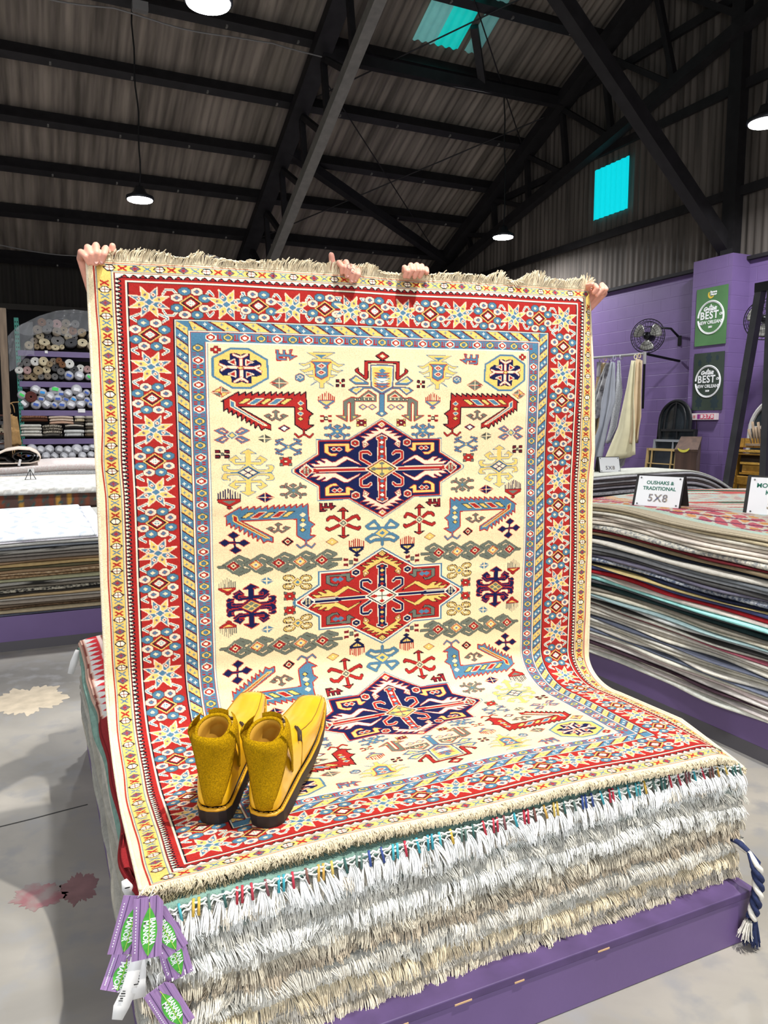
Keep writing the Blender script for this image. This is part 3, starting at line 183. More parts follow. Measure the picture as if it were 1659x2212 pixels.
# ---------------------------------------------------------------- the patterned rug
PAL = {k: lin(v) for k, v in dict(c=(240, 212, 168), w=(245, 235, 205), p=(240, 208, 178), r=(166, 42, 38), n=(24, 30, 70), k=(28, 22, 34), k2=(70, 70, 62), b=(78, 120, 146), y=(226, 190, 104), d=(118, 30, 40), g=(104, 110, 98)).items()}
PAL['s'] = lin((238, 216, 176)); PAL['u'] = lin((112, 92, 112))
RUGC = Vector((1.093, 2.38, .9985)); RX = .922; RY = 1.098
NX, NY = 840, 1000
gx = np.linspace(-RX, RX, NX); gy = np.linspace(RY, -RY, NY)
IMG = np.zeros((NY, NX, 3), dtype=np.float32); IMG[:] = PAL['c']
def _bb(P, pad):
    x0 = max(0, int(np.searchsorted(gx, P[:, 0].min()-pad)-1)); x1 = min(NX, int(np.searchsorted(gx, P[:, 0].max()+pad)+1))
    y0 = max(0, int(np.searchsorted(-gy, -(P[:, 1].max()+pad))-1)); y1 = min(NY, int(np.searchsorted(-gy, -(P[:, 1].min()-pad))+1))
    return x0, x1, y0, y1
def _inside(P, X, Y):
    r = np.zeros(X.shape, bool); n = len(P)
    for i in range(n):
        (x1, y1), (x2, y2) = P[i-1], P[i]
        if y1 == y2: continue
        c = ((Y < y1) != (Y < y2)) & (X < (x2-x1)*(Y-y1)/(y2-y1)+x1); r ^= c
    return r
def _dist(P, X, Y, closed):
    d = np.full(X.shape, 9.); n = len(P)
    for i in range(0 if closed else 1, n):
        (x1, y1), (x2, y2) = P[i-1], P[i]; dx, dy = x2-x1, y2-y1; l = dx*dx+dy*dy
        t = np.clip(((X-x1)*dx+(Y-y1)*dy)/l, 0, 1) if l > 0 else 0
        d = np.minimum(d, np.hypot(X-x1-t*dx, Y-y1-t*dy))
    return d
def paint(mask, x0, y0, c):
    s = IMG[y0:y0+mask.shape[0], x0:x0+mask.shape[1]]; s[mask] = PAL[c]
def poly(P, fill, line=None, lw=.003):
    P = np.asarray(P, float); x0, x1, y0, y1 = _bb(P, lw)
    if x1 <= x0 or y1 <= y0: return
    X, Y = np.meshgrid(gx[x0:x1], gy[y0:y1])
    if line: paint(_dist(P, X, Y, True) < lw*.6, x0, y0, line)
    if fill: 
        ins = _inside(P, X, Y)
        if line: ins &= _dist(P, X, Y, True) > lw*.4
        paint(ins, x0, y0, fill)
def stroke(P, col, w, line=None, lw=.003):
    P = np.asarray(P, float); x0, x1, y0, y1 = _bb(P, w+lw)
    if x1 <= x0 or y1 <= y0: return
    X, Y = np.meshgrid(gx[x0:x1], gy[y0:y1]); d = _dist(P, X, Y, False)
    if line: paint(d < w/2+lw*.7, x0, y0, line)
    paint(d < w/2, x0, y0, col)
def rect(x0, y0, x1, y1, c): poly([(x0, y0), (x1, y0), (x1, y1), (x0, y1)], c)
def ring(x, y, c):
    i = (np.abs(gx)[None, :] < x) & (np.abs(gy)[:, None] < y); IMG[i] = PAL[c]
def sym_pts(q, sym):
    P = [(q[i]/1000, q[i+1]/1000) for i in range(0, len(q), 2)]
    if sym == 'mx': P = P+[(-x, y) for x, y in P[::-1]]
    if sym == 'q': P = P+[(x, -y) for x, y in P[::-1]]; P = P+[(-x, y) for x, y in P[::-1]]
    return P
def lineset(steps):
    for x, y, c in steps: ring(x, y, c)
# --- concentric borders (x half-extent, y half-extent)
lineset([(RX, RY, 's'), (.905, 1.089, 'r'), (.901, 1.085, 'c'), (.899, 1.084, 'b'), (.896, 1.082, 'y'), (.860, 1.0635, 'b'), (.857, 1.0615, 'c'), (.853, 1.059, 'd'), (.849, 1.057, 'w'),
         (.836, 1.046, 'r'), (.8215, 1.0365, 'w'), (.8175, 1.034, 'k'), (.8135, 1.0315, 'r'), (.690, .927, 'k'), (.6865, .9245, 'w'), (.683, .9225, 'b'),
         (.6475, .8935, 'k'), (.6455, .892, 'w'), (.642, .890, 'r'), (.640, .888, 'b'), (.598, .8605, 'r'), (.5955, .859, 'w'), (.591, .856, 'b'), (.5885, .8545, 'c')])
# zigzag saw
n = 172
for i in range(n):
    y = -1.046+2.092*(i+.5)/n; h = 2.092/n/2
    for s in (-1, 1): poly([(s*.830, y-h), (s*.8475, y), (s*.830, y+h)], 'r', 'k', .0036)
n = 66
for i in range(n):
    x = -.836+1.672*(i+.5)/n; h = 1.672/n/2
    for s in (-1, 1): poly([(x-h, s*1.044), (x, s*1.054), (x+h, s*1.044)], 'r', 'k', .0036)
ring(.833, 1.0435, 'r'); lineset([(.8215, 1.0365, 'w'), (.8175, 1.034, 'k'), (.8135, 1.0315, 'r'), (.690, .927, 'k'), (.6865, .9245, 'w'), (.683, .9225, 'b'),
         (.6475, .8935, 'k'), (.6455, .892, 'w'), (.642, .890, 'r'), (.640, .888, 'b'), (.598, .8605, 'r'), (.5955, .859, 'w'), (.591, .856, 'b'), (.5885, .8545, 'c')])
# narrow yellow border: four small motifs in turn
def small(x, y, k):
    if k == 0:
        poly([(x-.016, y), (x-.006, y+.0085), (x+.006, y+.0085), (x+.016, y), (x+.006, y-.0085), (x-.006, y-.0085)], 'w', 'k', .003)
        stroke([(x, y-.007), (x, y+.007)], 'd', .0022); stroke([(x-.013, y), (x+.013, y)], 'd', .0018)
    elif k == 2:
        poly([(x-.015, y), (x, y+.009), (x+.015, y), (x, y-.009)], 'u', 'k2', .002); stroke([(x-.005, y), (x+.005, y)], 'r', .003); stroke([(x, y-.005), (x, y+.005)], 'r', .003)
    else:
        c = 'b' if k == 1 else 'r'; w = .0035 if k == 1 else .005
        stroke([(x-.010, y-.006), (x+.010, y+.006)], c, w); stroke([(x-.010, y+.006), (x+.010, y-.006)], c, w)
for i in range(106):
    y = 1.027-.01956*i
    for s in (-1, 1): small(s*.878, y, (i-1) % 4)
for i in range(51):
    x = -.863+.03452*i
    for s in (-1, 1): small(x, s*1.073, (-i) % 4)
# main red border: eight-petal stars and rosettes of hexagons, joined by angled links
def star8(x, y, f=0):
    for a in range(8):
        c = 'y' if (a+f) % 2 == 0 else 'b'; t = PI/8+a*PI/4; ex, ey = .060, .045
        tip = (x+ex*math.cos(t)*1.02, y+ey*math.sin(t)*1.05); l = (x+ex*.5*math.cos(t+.42), y+ey*.5*math.sin(t+.42)); r = (x+ex*.5*math.cos(t-.42), y+ey*.5*math.sin(t-.42))
        poly([(x, y), l, tip, r], c, 'p', .003); mx, my = x+ex*.52*math.cos(t), y+ey*.52*math.sin(t)
        poly([(mx-.005, my), (mx, my+.0045), (mx+.005, my), (mx, my-.0045)], 'u' if c == 'y' else 'r', None if c == 'y' else 'p', .003)
    poly([(x-.015, y), (x, y+.011), (x+.015, y), (x, y-.011)], 'b', 'p', .003); 
def rosette(x, y, f=0):
    for i, (hx, hy) in enumerate(((-.018, .035), (.018, .035), (.041, .0155), (.041, -.0155), (.018, -.035), (-.018, -.035), (-.041, -.0155), (-.041, .0155))):
        c = 'b' if ((i+1)//2*0+i+f) % 2 == 0 else 'p'; hx += x; hy += y
        poly([(hx-.0175, hy-.0055), (hx-.0175, hy+.0055), (hx-.006, hy+.0125), (hx+.006, hy+.0125), (hx+.0175, hy+.0055), (hx+.0175, hy-.0055), (hx+.006, hy-.0125), (hx-.006, hy-.0125)], c, 'k2' if c == 'b' else 'd', .0022)
        poly([(hx-.0075, hy), (hx, hy+.0055), (hx+.0075, hy), (hx, hy-.0055)], 'c' if c == 'b' else 'b', None if c == 'b' else 'u', .003)
    for s_, c, l in ((1., 'r', 'y'), (.80, 'd', 'k'), (.52, 'c', 'r'), (.38, 'b', 'w')): poly([(x-.032*s_, y), (x, y+.0225*s_), (x+.032*s_, y), (x, y-.0225*s_)], c, l, .003)
    stroke([(x-.007, y), (x+.007, y)], 'w', .0025); stroke([(x, y-.005), (x, y+.005)], 'w', .0025)
LX = .757; LY = .976
ys = [LY-.0976*i for i in range(21)]
xs = [-.763, -.637, -.530, -.429, -.317, -.208, -.118, -.029, .081, .187, .300, .413, .526, .643, .760]
for i in range(20):
    for s in (-1, 1):
        for o in (-1, 1):
            a, b = ys[i], ys[i+1]; X0 = s*LX
            P = [(X0+o*.028, a-.036), (X0+o*.053, a-.047), (X0+o*.053, b+.049), (X0+o*.035, b+.038)]
            stroke(P, 'w', .0075); stroke(P, 'b', .0028)
for i in range(14):
    for s, xl in ((1, xs), (-1, [-v for v in xs[::-1]])):
        for o in (-1, 1):
            a, b = xl[i], xl[i+1]; Y0 = s*LY; P = [(a+.045, Y0+o*.024), (a+.055, Y0+o*.039), (b-.052, Y0+o*.039), (b-.040, Y0+o*.026)]
            stroke(P, 'w', .0075); stroke(P, 'b', .0028)
for i, y in enumerate(ys):
    for s in (-1, 1): (star8 if i % 2 == 0 else rosette)(s*LX, y, i//2)
for i in range(1, 14):
    (star8 if i % 2 == 0 else rosette)(xs[i], LY, i//2); (star8 if i % 2 == 0 else rosette)(-xs[i], -LY, i//2)
# barber-pole border
def clipbox(P, x0, y0, x1, y1):
    return [(min(max(x, x0), x1), min(max(y, y0), y1)) for x, y in P]
def xx(x, y, c): stroke([(x-.0045, y), (x+.0045, y)], c, .0022); stroke([(x, y-.004), (x, y+.004)], c, .0022)
for s in (-1, 1):
    a, b = (.648, .682); n = 63
    for i in range(n):
        y = .915-.0290*i; c = 'y' if i % 2 == 0 else 'b'; o = .013*(1 if s < 0 else -1)*(1)
        P = [(s*b, y+o*s*-1*-1 if False else y+.013), (s*a, y-.013), (s*a, y-.013-.025), (s*b, y+.013-.025)]
        P = [(px, min(max(py, -.894), .922)) for px, py in P]
        poly(P, c, None); stroke([P[3], P[2]], 'd', .003); stroke([(P[3][0], P[3][1]-.0015), (P[2][0], P[2][1]-.0015)], 'k', .0014)
        for t in (.3, .7): xx(s*(b+(a-b)*t), y+.013-.026*t-.0125, 'w' if c == 'b' else 'b')
    a, b = (.894, .9215); n = 27
    for i in range(n):
        x = -.655+.0495*i; c = 'y' if i % 2 == 0 else 'b'; dr = s
        P = [(x-.025, s*b), (x+.022, s*a), (x+.022+.045, s*a), (x-.025+.045, s*b)]; P = [(min(max(px, -.646), .646), py) for px, py in P]
        poly(P, c, None); stroke([P[3], P[2]], 'd', .003); stroke([P[0], P[1]], 'k', .0014)
        for t in (.3, .7): xx(x+.02-.025+.047*t, s*(b+(a-b)*t), 'w' if c == 'b' else 'b')
# inner hexagon border
def hexm(x, y, c):
    poly([(x-.015, y-.004), (x-.015, y+.004), (x, y+.012), (x+.015, y+.004), (x+.015, y-.004), (x, y-.012)], c, 'w' if c == 'r' else 'k2', .0025)
    poly([(x-.007, y-.003), (x-.007, y+.003), (x, y+.006), (x+.007, y+.003), (x+.007, y-.003), (x, y-.006)], 'w' if c == 'r' else 'b', 'r' if c == 'r' else 'k2', .0016)
for i in range(45):
    y = .841-.0382*i
    for s in (-1, 1):
        hexm(s*.619, y, 'y' if i % 2 == 0 else 'r')
        for dx in (-.010, .010):
            for dy in (.0155, .0225): stroke([(s*.619+dx-.005, y-dy), (s*.619+dx+.004, y-dy)], 'r', .0035)
for i in range(23):
    x = -.580+.0527*i
    for s in (-1, 1):
        hexm(x, s*.874, 'r' if i % 2 == 0 else 'y')
        for dx in (.022, .030): stroke([(x+dx, s*.874-.009), (x+dx, s*.874+.009)], 'r', .0032); stroke([(x+dx-.003, s*.866), (x+dx+.003, s*.866)], 'r', .003)
# field motifs, mirrored four ways; medallions
def motif(M, fx, fy, ox=0, oy=0, cm=None):
    for e in M:
        P = sym_pts(e[5], e[4]); P = [((x*fx)+ox, (y*fy)+oy) for x, y in P]
        g = (lambda k: (cm or {}).get(k, k))
        if e[0] == 'P': poly(P, g(e[1]), g(e[2]) or None, e[3]/1000)
        else: stroke(P, g(e[1]), e[6]/1000, g(e[2]) or None, e[3]/1000)
for fy in (1, -1):
    for fx in (1, -1): motif(RUG_MOTIFS, fx, fy)
BLUE = {'1': 'c', '2': 'b', '3': 'n', '4': 'r', '5': 'p', '6': 'r', '7': 'r', '8': 'p', '9': 'b', 'A': 'w', 'B': 'y', 'C': 'g', 'D': 'y', 'E': 'r', 'F': 'p'}
RED = {'1': 'b', '2': 'b', '3': 'r', '4': 'w', '5': 'y', '6': 'k', '7': 'n', '8': 'w', '9': 'r', 'A': 'y', 'B': 'w', 'C': 'r', 'D': 'g', 'E': 'b', 'F': 'b'}
for oy, cm in ((.447, BLUE), (-.447, BLUE), (0, RED)):
    half = [e for e in RUG_MED]
    for e in half:
        g = lambda k: cm.get(k, k)
        for fx in ((1,) if e[4] in ('mx', 'q') else (1, -1)):
            for fy in ((1,) if e[4] == 'q' else (1, -1)):
                P = [(x*fx, y*fy+oy) for x, y in sym_pts(e[5], e[4])]
                if e[0] == 'P': poly(P, g(e[1]), g(e[2]) or None, e[3]/1000)
                else: stroke(P, g(e[1]), e[6]/1000, g(e[2]) or None, e[3]/1000)
    cr = PAL[cm['7']]
# abrash: slow changes of dye along the weft
IMG *= (1+.05*smooth_noise(NY, 14)[:, None, None]).clip(.88, 1.1)
# --- how the rug hangs: upright sheet held along its top edge, a soft bend, then flat on the pile
def stack_top(x, y):
    """height of the top of the rug pile"""
    return .585+.012*np.cos((np.asarray(x)-1.1)*1.6)-.03*np.clip((np.asarray(x)-1.78)/.22, 0, 1)**2-.02*np.clip((.32-np.asarray(x))/.16, 0, 1)**2
def rug_point(x, y):
    """arrays x, y (rug coordinates in metres) -> world"""
    x = np.asarray(x, float); y = np.asarray(y, float); X = RUGC.x+x
    zb = stack_top(X, 1.9)+.012
    u = (x+RX)/(2*RX); rz = .235-.105*u; ry = .36-.17*u
    # arc length of the bend (quarter ellipse), tabulated by blending
    th = np.linspace(0, PI/2, 60); 
    def arc(rz, ry):
        s = np.hypot(np.diff(rz*np.sin(th)), np.diff(ry*(1-np.cos(th)))); return np.concatenate([[0], np.cumsum(s)])
    zc = RUGC.z+y; kk = np.clip(.025-.0448*(2.05-zc), -.03, .03)
    ys0 = zb+rz-RUGC.z             # y at which the bend starts
    Z = zc+kk*x; Yw = np.full_like(X+y, RUGC.y); Z = Z+0*X
    q = ys0-y                      # length past the start of the bend
    L0, L1 = arc(.235, .36)[-1], arc(.13, .19)[-1]; L = L0+(L1-L0)*u
    t = np.clip(q/L, 0, 1); A0 = arc(.235, .36)/L0; A1 = arc(.13, .19)/L1
    ang = np.interp(t, A0, th)*(1-u)+np.interp(t, A1, th)*u
    bend = q > 0
    Zb = zb+rz*(1-np.sin(ang))+kk*x*np.clip(1-t, 0, 1); Yb = RUGC.y-ry*(1-np.cos(ang))
    Z = np.where(bend, Zb, Z); Yw = np.where(bend, Yb, Yw)
    f = np.clip(q-L, 0, None)*(.85+.20*u); Yw = np.where(f > 0, Yw-f, Yw); 
    st = stack_top(X, Yw)+.012; Z = np.where(f > 0, st, Z)
    # front lip rolls down a little over the fringes
    lip = np.clip(1.665-Yw, 0, None); Z = Z-np.where(f > 0, lip*lip*2.0, 0)
    corner = np.clip((X-1.84)/.17, 0, 1)**2*np.clip((1.88-Yw)/.25, 0, 1); Z = Z-np.where(f > 0, .06*corner, 0)
    # gentle waves of the hanging cloth
    up = np.clip((Z-.85)/.5, 0, 1)
    Yw = Yw+up*(.006*np.sin(x*7+1)+.005*np.sin(x*13+Z*3)+.004*np.sin(Z*9+x*2))+np.clip((Z-2.02)/.08, 0, 1)**2*.012*(1+.5*np.sin(x*19))
    # sides curl back slightly near the top corners
    cr = np.clip((Z-1.5)/.6, 0, 1)*(np.clip((x-.86)/.06, 0, 1)**2*.05+np.clip((-.885-x)/.04, 0, 1)**2*.02); Yw = Yw+cr
    Z = Z+np.where(bend, .004*np.sin(X*9+Yw*5)*t, 0)
    return np.stack([X+0*Z, Yw, Z], -1)
GX, GY = np.meshgrid(gx, gy)
edge_w = .004*smooth_noise(NY, 60)[:, None]
V = rug_point(GX+edge_w*np.clip((np.abs(GX)-.8)/.12, 0, 1)*np.sign(GX), GY)
rug = thing('patterned_rug', 'cream and red Caucasian rug with star medallions, held upright above the front pile', 'rug', tuple(RUGC))
def to_local(a): return a-np.array(RUGC)
RUGM = attr_mat('rug_wool', rough=.95, bump=.35, bscale=700, spec=.1, noise=.16)
o = np_mesh('pile', to_local(V.reshape(-1, 3)), grid_faces(NX, NY), RUGM, rug, True, IMG.reshape(-1, 3))
# woven back
bx, by = np.meshgrid(np.linspace(-RX, RX, 60), np.linspace(RY, -RY, 90)); B = rug_point(bx, by)
e = 1e-3; nrm = np.cross(rug_point(bx+e, by)-B, rug_point(bx, by-e)-B); nrm /= np.linalg.norm(nrm, axis=2, keepdims=True)
nrm *= np.where(-nrm[..., 1:2]+nrm[..., 2:3] > 0, 1, -1); back = B-nrm*.008
M_back = mat('rug_back', (205, 180, 140), .95, noise=.15, nscale=60)
np_mesh('backing', to_local(back.reshape(-1, 3)), grid_faces(60, 90), M_back, rug, True)
# overcast selvage cords along both sides
M_selv = mat('selvage', (238, 222, 190), .9, noise=.1, nscale=90, bump=.5, bscale=300)
for s in (-1, 1):
    yy = np.linspace(RY, -RY, 160); P = to_local(rug_point(np.full(160, s*(RX+.001)), yy)); P[:, 1] += .003
    MB().tube([tuple(p) for p in P], .0055, 6).build('selvage', M_selv, rug, True)
# fringes: a curly band at the top, a clipped one at the front
n = 900; xs_ = np.linspace(-RX+.02, RX-.005, n)+RNG.normal(0, .0012, n)
b = rug_point(xs_, np.full(n, RY-.004)); cl = smooth_noise(n, 18)*.010+smooth_noise(n, 6)*.004
tip = b+np.stack([.012+cl*.6+RNG.normal(0, .003, n), -.006+RNG.normal(0, .006, n), .026+.012*smooth_noise(n, 30)+RNG.normal(0, .003, n)], -1)
mid = b+np.stack([.002+RNG.normal(0, .003, n), -.004+RNG.normal(0, .006, n), .024+RNG.normal(0, .004, n)], -1)
M_fr = mat('fringe_cream', (226, 210, 178), .95, noise=.18, nscale=40)
strands('fringe', to_local(b), to_local(tip), to_local(mid), .0021, M_fr, rug, 5, 4)
n = 2600; xs_ = np.repeat(np.linspace(-RX, RX, n//2), 2)+RNG.normal(0, .0015, n)
b = rug_point(xs_, np.full(n, -RY+.003)); b[:, 2] -= .006*RNG.random(n)
tip = b+np.stack([RNG.normal(0, .005, n), -.004-.008*RNG.random(n), -.006-.016*RNG.random(n)], -1); mid = b+np.stack([RNG.normal(0, .004, n), -.012-.004*RNG.random(n), .001+RNG.normal(0, .003, n)], -1)
strands('fringe', to_local(b), to_local(tip), to_local(mid), .0022, M_fr, rug, 5, 3)
# ---------------------------------------------------------------- fabric slabs (rugs lying in piles)
FAB = {}
def fabric(c, noise=.12, cord=False, c2=None):
    k = (tuple(c), c2, cord)
    if k not in FAB: FAB[k] = mat('fabric_%d' % len(FAB), c, .95, noise=noise, nscale=30 if not c2 else 55, bump=.6, bscale=260, spec=.1, col2=c2, stretch=(1, 1, 1) if not cord else (3, 3, 1))
    return FAB[k]
def slab(name, x0, x1, y0, y1, fb, ft, m, parent=None, nx=14, ny=14, r=.01, jit=.006, color=None, loc=(0, 0, 0), seed=None):
    """one rug: soft slab between surfaces fb(x,y) and ft(x,y) with rounded, slightly wandering edges"""
    E = [(-2*r, 0), (-.55*r, .12), (0, .5), (-.45*r, .86), (-1.6*r, .99)]
    def axis(n): 
        t = np.linspace(0, 1, n); return (np.concatenate([np.zeros(5), t[1:-1], np.ones(5)]),
            np.concatenate([[-e[0] for e in E], np.zeros(n-2), [e[0] for e in E[::-1]]]), np.concatenate([[e[1] for e in E], np.ones(n-2), [e[1] for e in E[::-1]]]))
    U, uo, uh = axis(nx); Vv, vo, vh = axis(ny); rg = np.random.default_rng(seed if seed is not None else random.randrange(10**6))
    jx = [smooth_noise(len(Vv), max(6, len(Vv)/9), rg)*jit for _ in (0, 1)]; jy = [smooth_noise(len(U), max(6, len(U)/9), rg)*jit for _ in (0, 1)]
    UU, VV = np.meshgrid(U, Vv); X = x0+(x1-x0)*UU+uo[None, :]+jx[0][:, None]*(1-UU)+jx[1][:, None]*UU; Y = y0+(y1-y0)*VV+vo[:, None]+jy[0][None, :]*(1-VV)+jy[1][None, :]*VV
    H = np.minimum(uh[None, :], vh[:, None]); B = fb(X, Y); T = ft(X, Y); Z = B+(T-B)*H
    P = np.stack([X, Y, Z], -1)-np.array(loc)
    return np_mesh(name, P.reshape(-1, 3), grid_faces(len(U), len(Vv)), m, parent, True, None if color is None else color(X, Y).reshape(-1, 3))
ORD = ['topmost', 'second', 'third', 'fourth', 'fifth', 'sixth', 'seventh', 'eighth', 'ninth', 'tenth', 'eleventh', 'twelfth', 'thirteenth', 'fourteenth', 'fifteenth', 'sixteenth', 'seventeenth', 'eighteenth', 'nineteenth', 'twentieth'] + ['twenty-'+w for w in ('first', 'second', 'third', 'fourth', 'fifth', 'sixth', 'seventh', 'eighth', 'ninth')] + ['thirtieth'] + ['thirty-'+w for w in ('first', 'second', 'third', 'fourth', 'fifth', 'sixth', 'seventh', 'eighth', 'ninth')] + ['fortieth'] + ['forty-'+w for w in ('first', 'second', 'third', 'fourth', 'fifth', 'sixth', 'seventh', 'eighth', 'ninth')]
M_purple = mat('purple_paint', (104, 82, 128), .45, noise=.06, nscale=3, bump=.05, bscale=40)
M_purple_dk = mat('purple_paint_shaded', (80, 60, 102), .6, noise=.2, nscale=12)  # darker board colour carries the shade under the pile's overhang
M_chip = mat('bare_wood', (196, 160, 120), .8)
# ---------------------------------------------------------------- front pile on its purple platform
t = thing('display_platform', 'purple wooden platform under the front pile of fringed rugs', 'platform', (1.07, 2.7, 0))
MB().box((0, 0, .0725), (1.79, 2.36, .145)).build('base_box', M_purple, t, bevel=.004)
mb = MB().box((0, 0, .157), (1.80, 2.37, .024)); mb.build('top_board', M_purple_dk, t, bevel=.003)
for x, z, w in ((-.15, .149, .05), (.02, .150, .03), (.30, .152, .04), (-.32, .148, .03)): MB().box((x, -1.1865, z), (w, .002, .004)).build('paint_chip', M_chip, t)
N_MAIN = 14; ZB = .17
def main_z(i):   # i = 0 bottom .. N_MAIN top
    f = i/N_MAIN
    def fn(x, y): 
        base = ZB+.0*x; top = stack_top(x, y)
        return base+(top-base)*f+.004*np.sin(x*5+i*1.7)*np.sin(f*PI)+.003*np.sin(x*11+i)*np.sin(f*PI)
    return fn
side = [(188, 180, 165), (170, 168, 158), (196, 190, 176), (176, 172, 160), (160, 158, 150), (190, 182, 168), (182, 178, 168), (168, 164, 152), (178, 174, 164), (150, 158, 150), (184, 178, 166), (196, 190, 178), (128, 160, 148), (160, 44, 44)]
fr_col = [(206, 196, 176), (216, 210, 196), (220, 206, 178), (226, 222, 212), (206, 200, 188), (190, 176, 156), (198, 188, 170), (222, 218, 208), (230, 228, 220), (212, 208, 198), (228, 226, 220), (206, 198, 184), (236, 234, 228), (150, 140, 112)]
names = ['oatmeal', 'pale grey', 'cream', 'grey', 'stone grey', 'beige', 'ash grey', 'taupe grey', 'soft grey', 'grey green', 'light grey', 'off-white', 'teal edged', 'red patterned']
def kilim(X, Y):
    c = np.empty(X.shape+(3,)); c[:] = lin((206, 168, 150)); d = X-.157
    saw = np.abs(((Y*14) % 1)-.5)*2
    def put(m, k): c[m] = lin(k)
    put((d > .012) & (d < .02), (120, 60, 50)); put(d > .026, (196, 44, 52)); put((d > .026) & (d < .026+.05*saw), (206, 204, 200))
    put((d > .082) & (d < .1), (225, 200, 190)); put((d > .1) & (d < .108), (130, 70, 60)); put(d > .125, (200, 60, 60)); put((d > .125) & (d < .125+.04*(1-saw)), (225, 215, 205)); put(d > .18, (214, 190, 175))
    f = Y < 2.75; c[f] = lin((136, 34, 38)); c[f & (X > .21)] = lin((112, 108, 88)); c[f & (X > .21) & (np.sin(X*90)*np.sin(Y*70) > .3)] = lin((70, 92, 84)); return c
ATT = attr_mat('flat_weave', rough=.95, bump=.4, bscale=500)
main_rugs = []
for i in range(N_MAIN):
    k = N_MAIN-1-i; top = (i == N_MAIN-1); yj = RNG.normal(0, .010)+.018*(1-i/N_MAIN)
    x0 = .172+RNG.normal(0, .007)-.018*(1-i/N_MAIN); x1 = 1.985+RNG.normal(0, .006); y0 = 1.612+yj-.030*(1-i/N_MAIN)
    if top: x0 = .157; x1 = 1.95; y0 = 1.632
    if i == N_MAIN-2: x0 = .15; y0 = 1.606
    lab = '%s rug with fringed end in the front pile, %s' % (names[i], 'right under the patterned rug' if top else (ORD[k]+' down from the patterned rug') if i else 'lowest, lying on the purple platform')
    t = thing('fringed_rug', lab, 'rug', (1.07, 2.7, float(ZB+.41*i/N_MAIN)), group='fringed rugs in the front pile'); L = t.location
    slab('pile', x0, x1, y0, 3.84+RNG.normal(0, .015), main_z(i), (lambda f: (lambda x, y: f(x, y)-.002))(main_z(i+1)), ATT if top else fabric(side[i]), t, 320 if top else 40, 420 if top else 40, .012, .006, kilim if top else None, L, seed=i)
    main_rugs.append(t)
    # fringe along the front end
    beads = (i == N_MAIN-2); n = 1700 if not top else 1700
    w0, w1 = x0+.008, x1-.008; xs_ = np.linspace(w0, w1, n); bundle = np.floor(np.arange(n)/9); off = RNG.normal(0, .0045, int(bundle.max())+1)[bundle.astype(int)]
    zb_ = .5*(main_z(i)(xs_, np.full(n, y0))+main_z(i+1)(xs_, np.full(n, y0)))+RNG.normal(0, .004, n)
    long = (.025+.006*smooth_noise(n, 40)+.003*smooth_noise(n, 9)).clip(.014, .042); out = (.020+.007*smooth_noise(n, 30)+RNG.normal(0, .003, n)).clip(.008, .045)
    if top: long *= .40; out *= .5
    b = np.stack([xs_+RNG.normal(0, .001, n), np.full(n, y0+.008), zb_], -1)
    sweep = smooth_noise(n, 60)*.008+off
    tip = b+np.stack([sweep+RNG.normal(0, .0025, n), -out-.008, -long+RNG.normal(0, .004, n)], -1); tip[:, 2] = np.maximum(tip[:, 2], .105+.02*RNG.random(n))
    mid = b+np.stack([sweep*.3, -out*.95-.004, -long*.05+RNG.normal(0, .003, n)], -1)
    if beads:
        b[:, 2] -= .014; mid[:, 2] -= .018; tip[:, 2] -= .026; mid[:, 1] -= .010; tip[:, 1] -= .012; bun = np.floor(np.arange(n)/30); cx = xs_[(bun*30+15).astype(int).clip(0, n-1)]
        b[:, 0] = cx+(xs_-cx)*.25; b[:, 1] -= .010
    strands('fringe', b-np.array(L), tip-np.array(L), mid-np.array(L), .0016, mat('fringe_%d' % i, tuple(min(250, int(c*1.07)) for c in fr_col[i]), 1, noise=.14, nscale=25, spec=.05), t, 5, 3)
    if beads:
        cols = [(48, 168, 186), (60, 176, 190), (190, 40, 60), (40, 70, 150), (40, 90, 84), (232, 184, 60), (226, 170, 70), (40, 150, 170), (200, 36, 60), (130, 70, 76), (40, 66, 140), (196, 40, 56), (90, 120, 110), (226, 190, 90), (70, 180, 190), (120, 70, 60)]
        xb = np.arange(w0+.02, w1, .0325); 
        for q, cc in enumerate(cols):
            mb = MB()
            for j, x in enumerate(xb):
                if (j*7+j//5) % 16 != q: continue
                z = float(main_z(i)(x, y0))*.5+float(main_z(i+1)(x, y0))*.5; 
                for dx in (0, .012) if j % 3 == 0 else (0,):
                    a = (x+dx-L[0], y0-.006-L[1], z+.016-L[2]); e2 = (x+dx+.004*((j % 3)-1)-L[0], y0-.020-L[1], z-.018-L[2]); mb.tube([a, e2], .0033, 7)
            if mb.v: tag(mb.build('wrapped_cord', mat('cord_%d' % q, tuple(int(v*.8+18) for v in cc), .8), t, True), kind='stuff')
        # knotted white heading
        P = [(x-L[0], y0-.008+.003*math.sin(x*400)-L[1], float(main_z(i+1)(x, y0))+.002*math.sin(x*260)-.006-L[2]) for x in np.linspace(w0, w1, 500)]
        mb = MB().tube(P, .0026, 4); mb.tube([(p[0]+.004, p[1]-.003*math.sin(p[0]*400), p[2]-.005-.003*math.sin(p[0]*200)) for p in P], .0024, 4)
        mb.tube([(p[0], p[1]-.002, p[2]-.012+.004*math.sin(p[0]*200)) for p in P], .0022, 4)
        mb.build('knotted_heading', mat('heading_white', (232, 230, 222), .9), t, True)
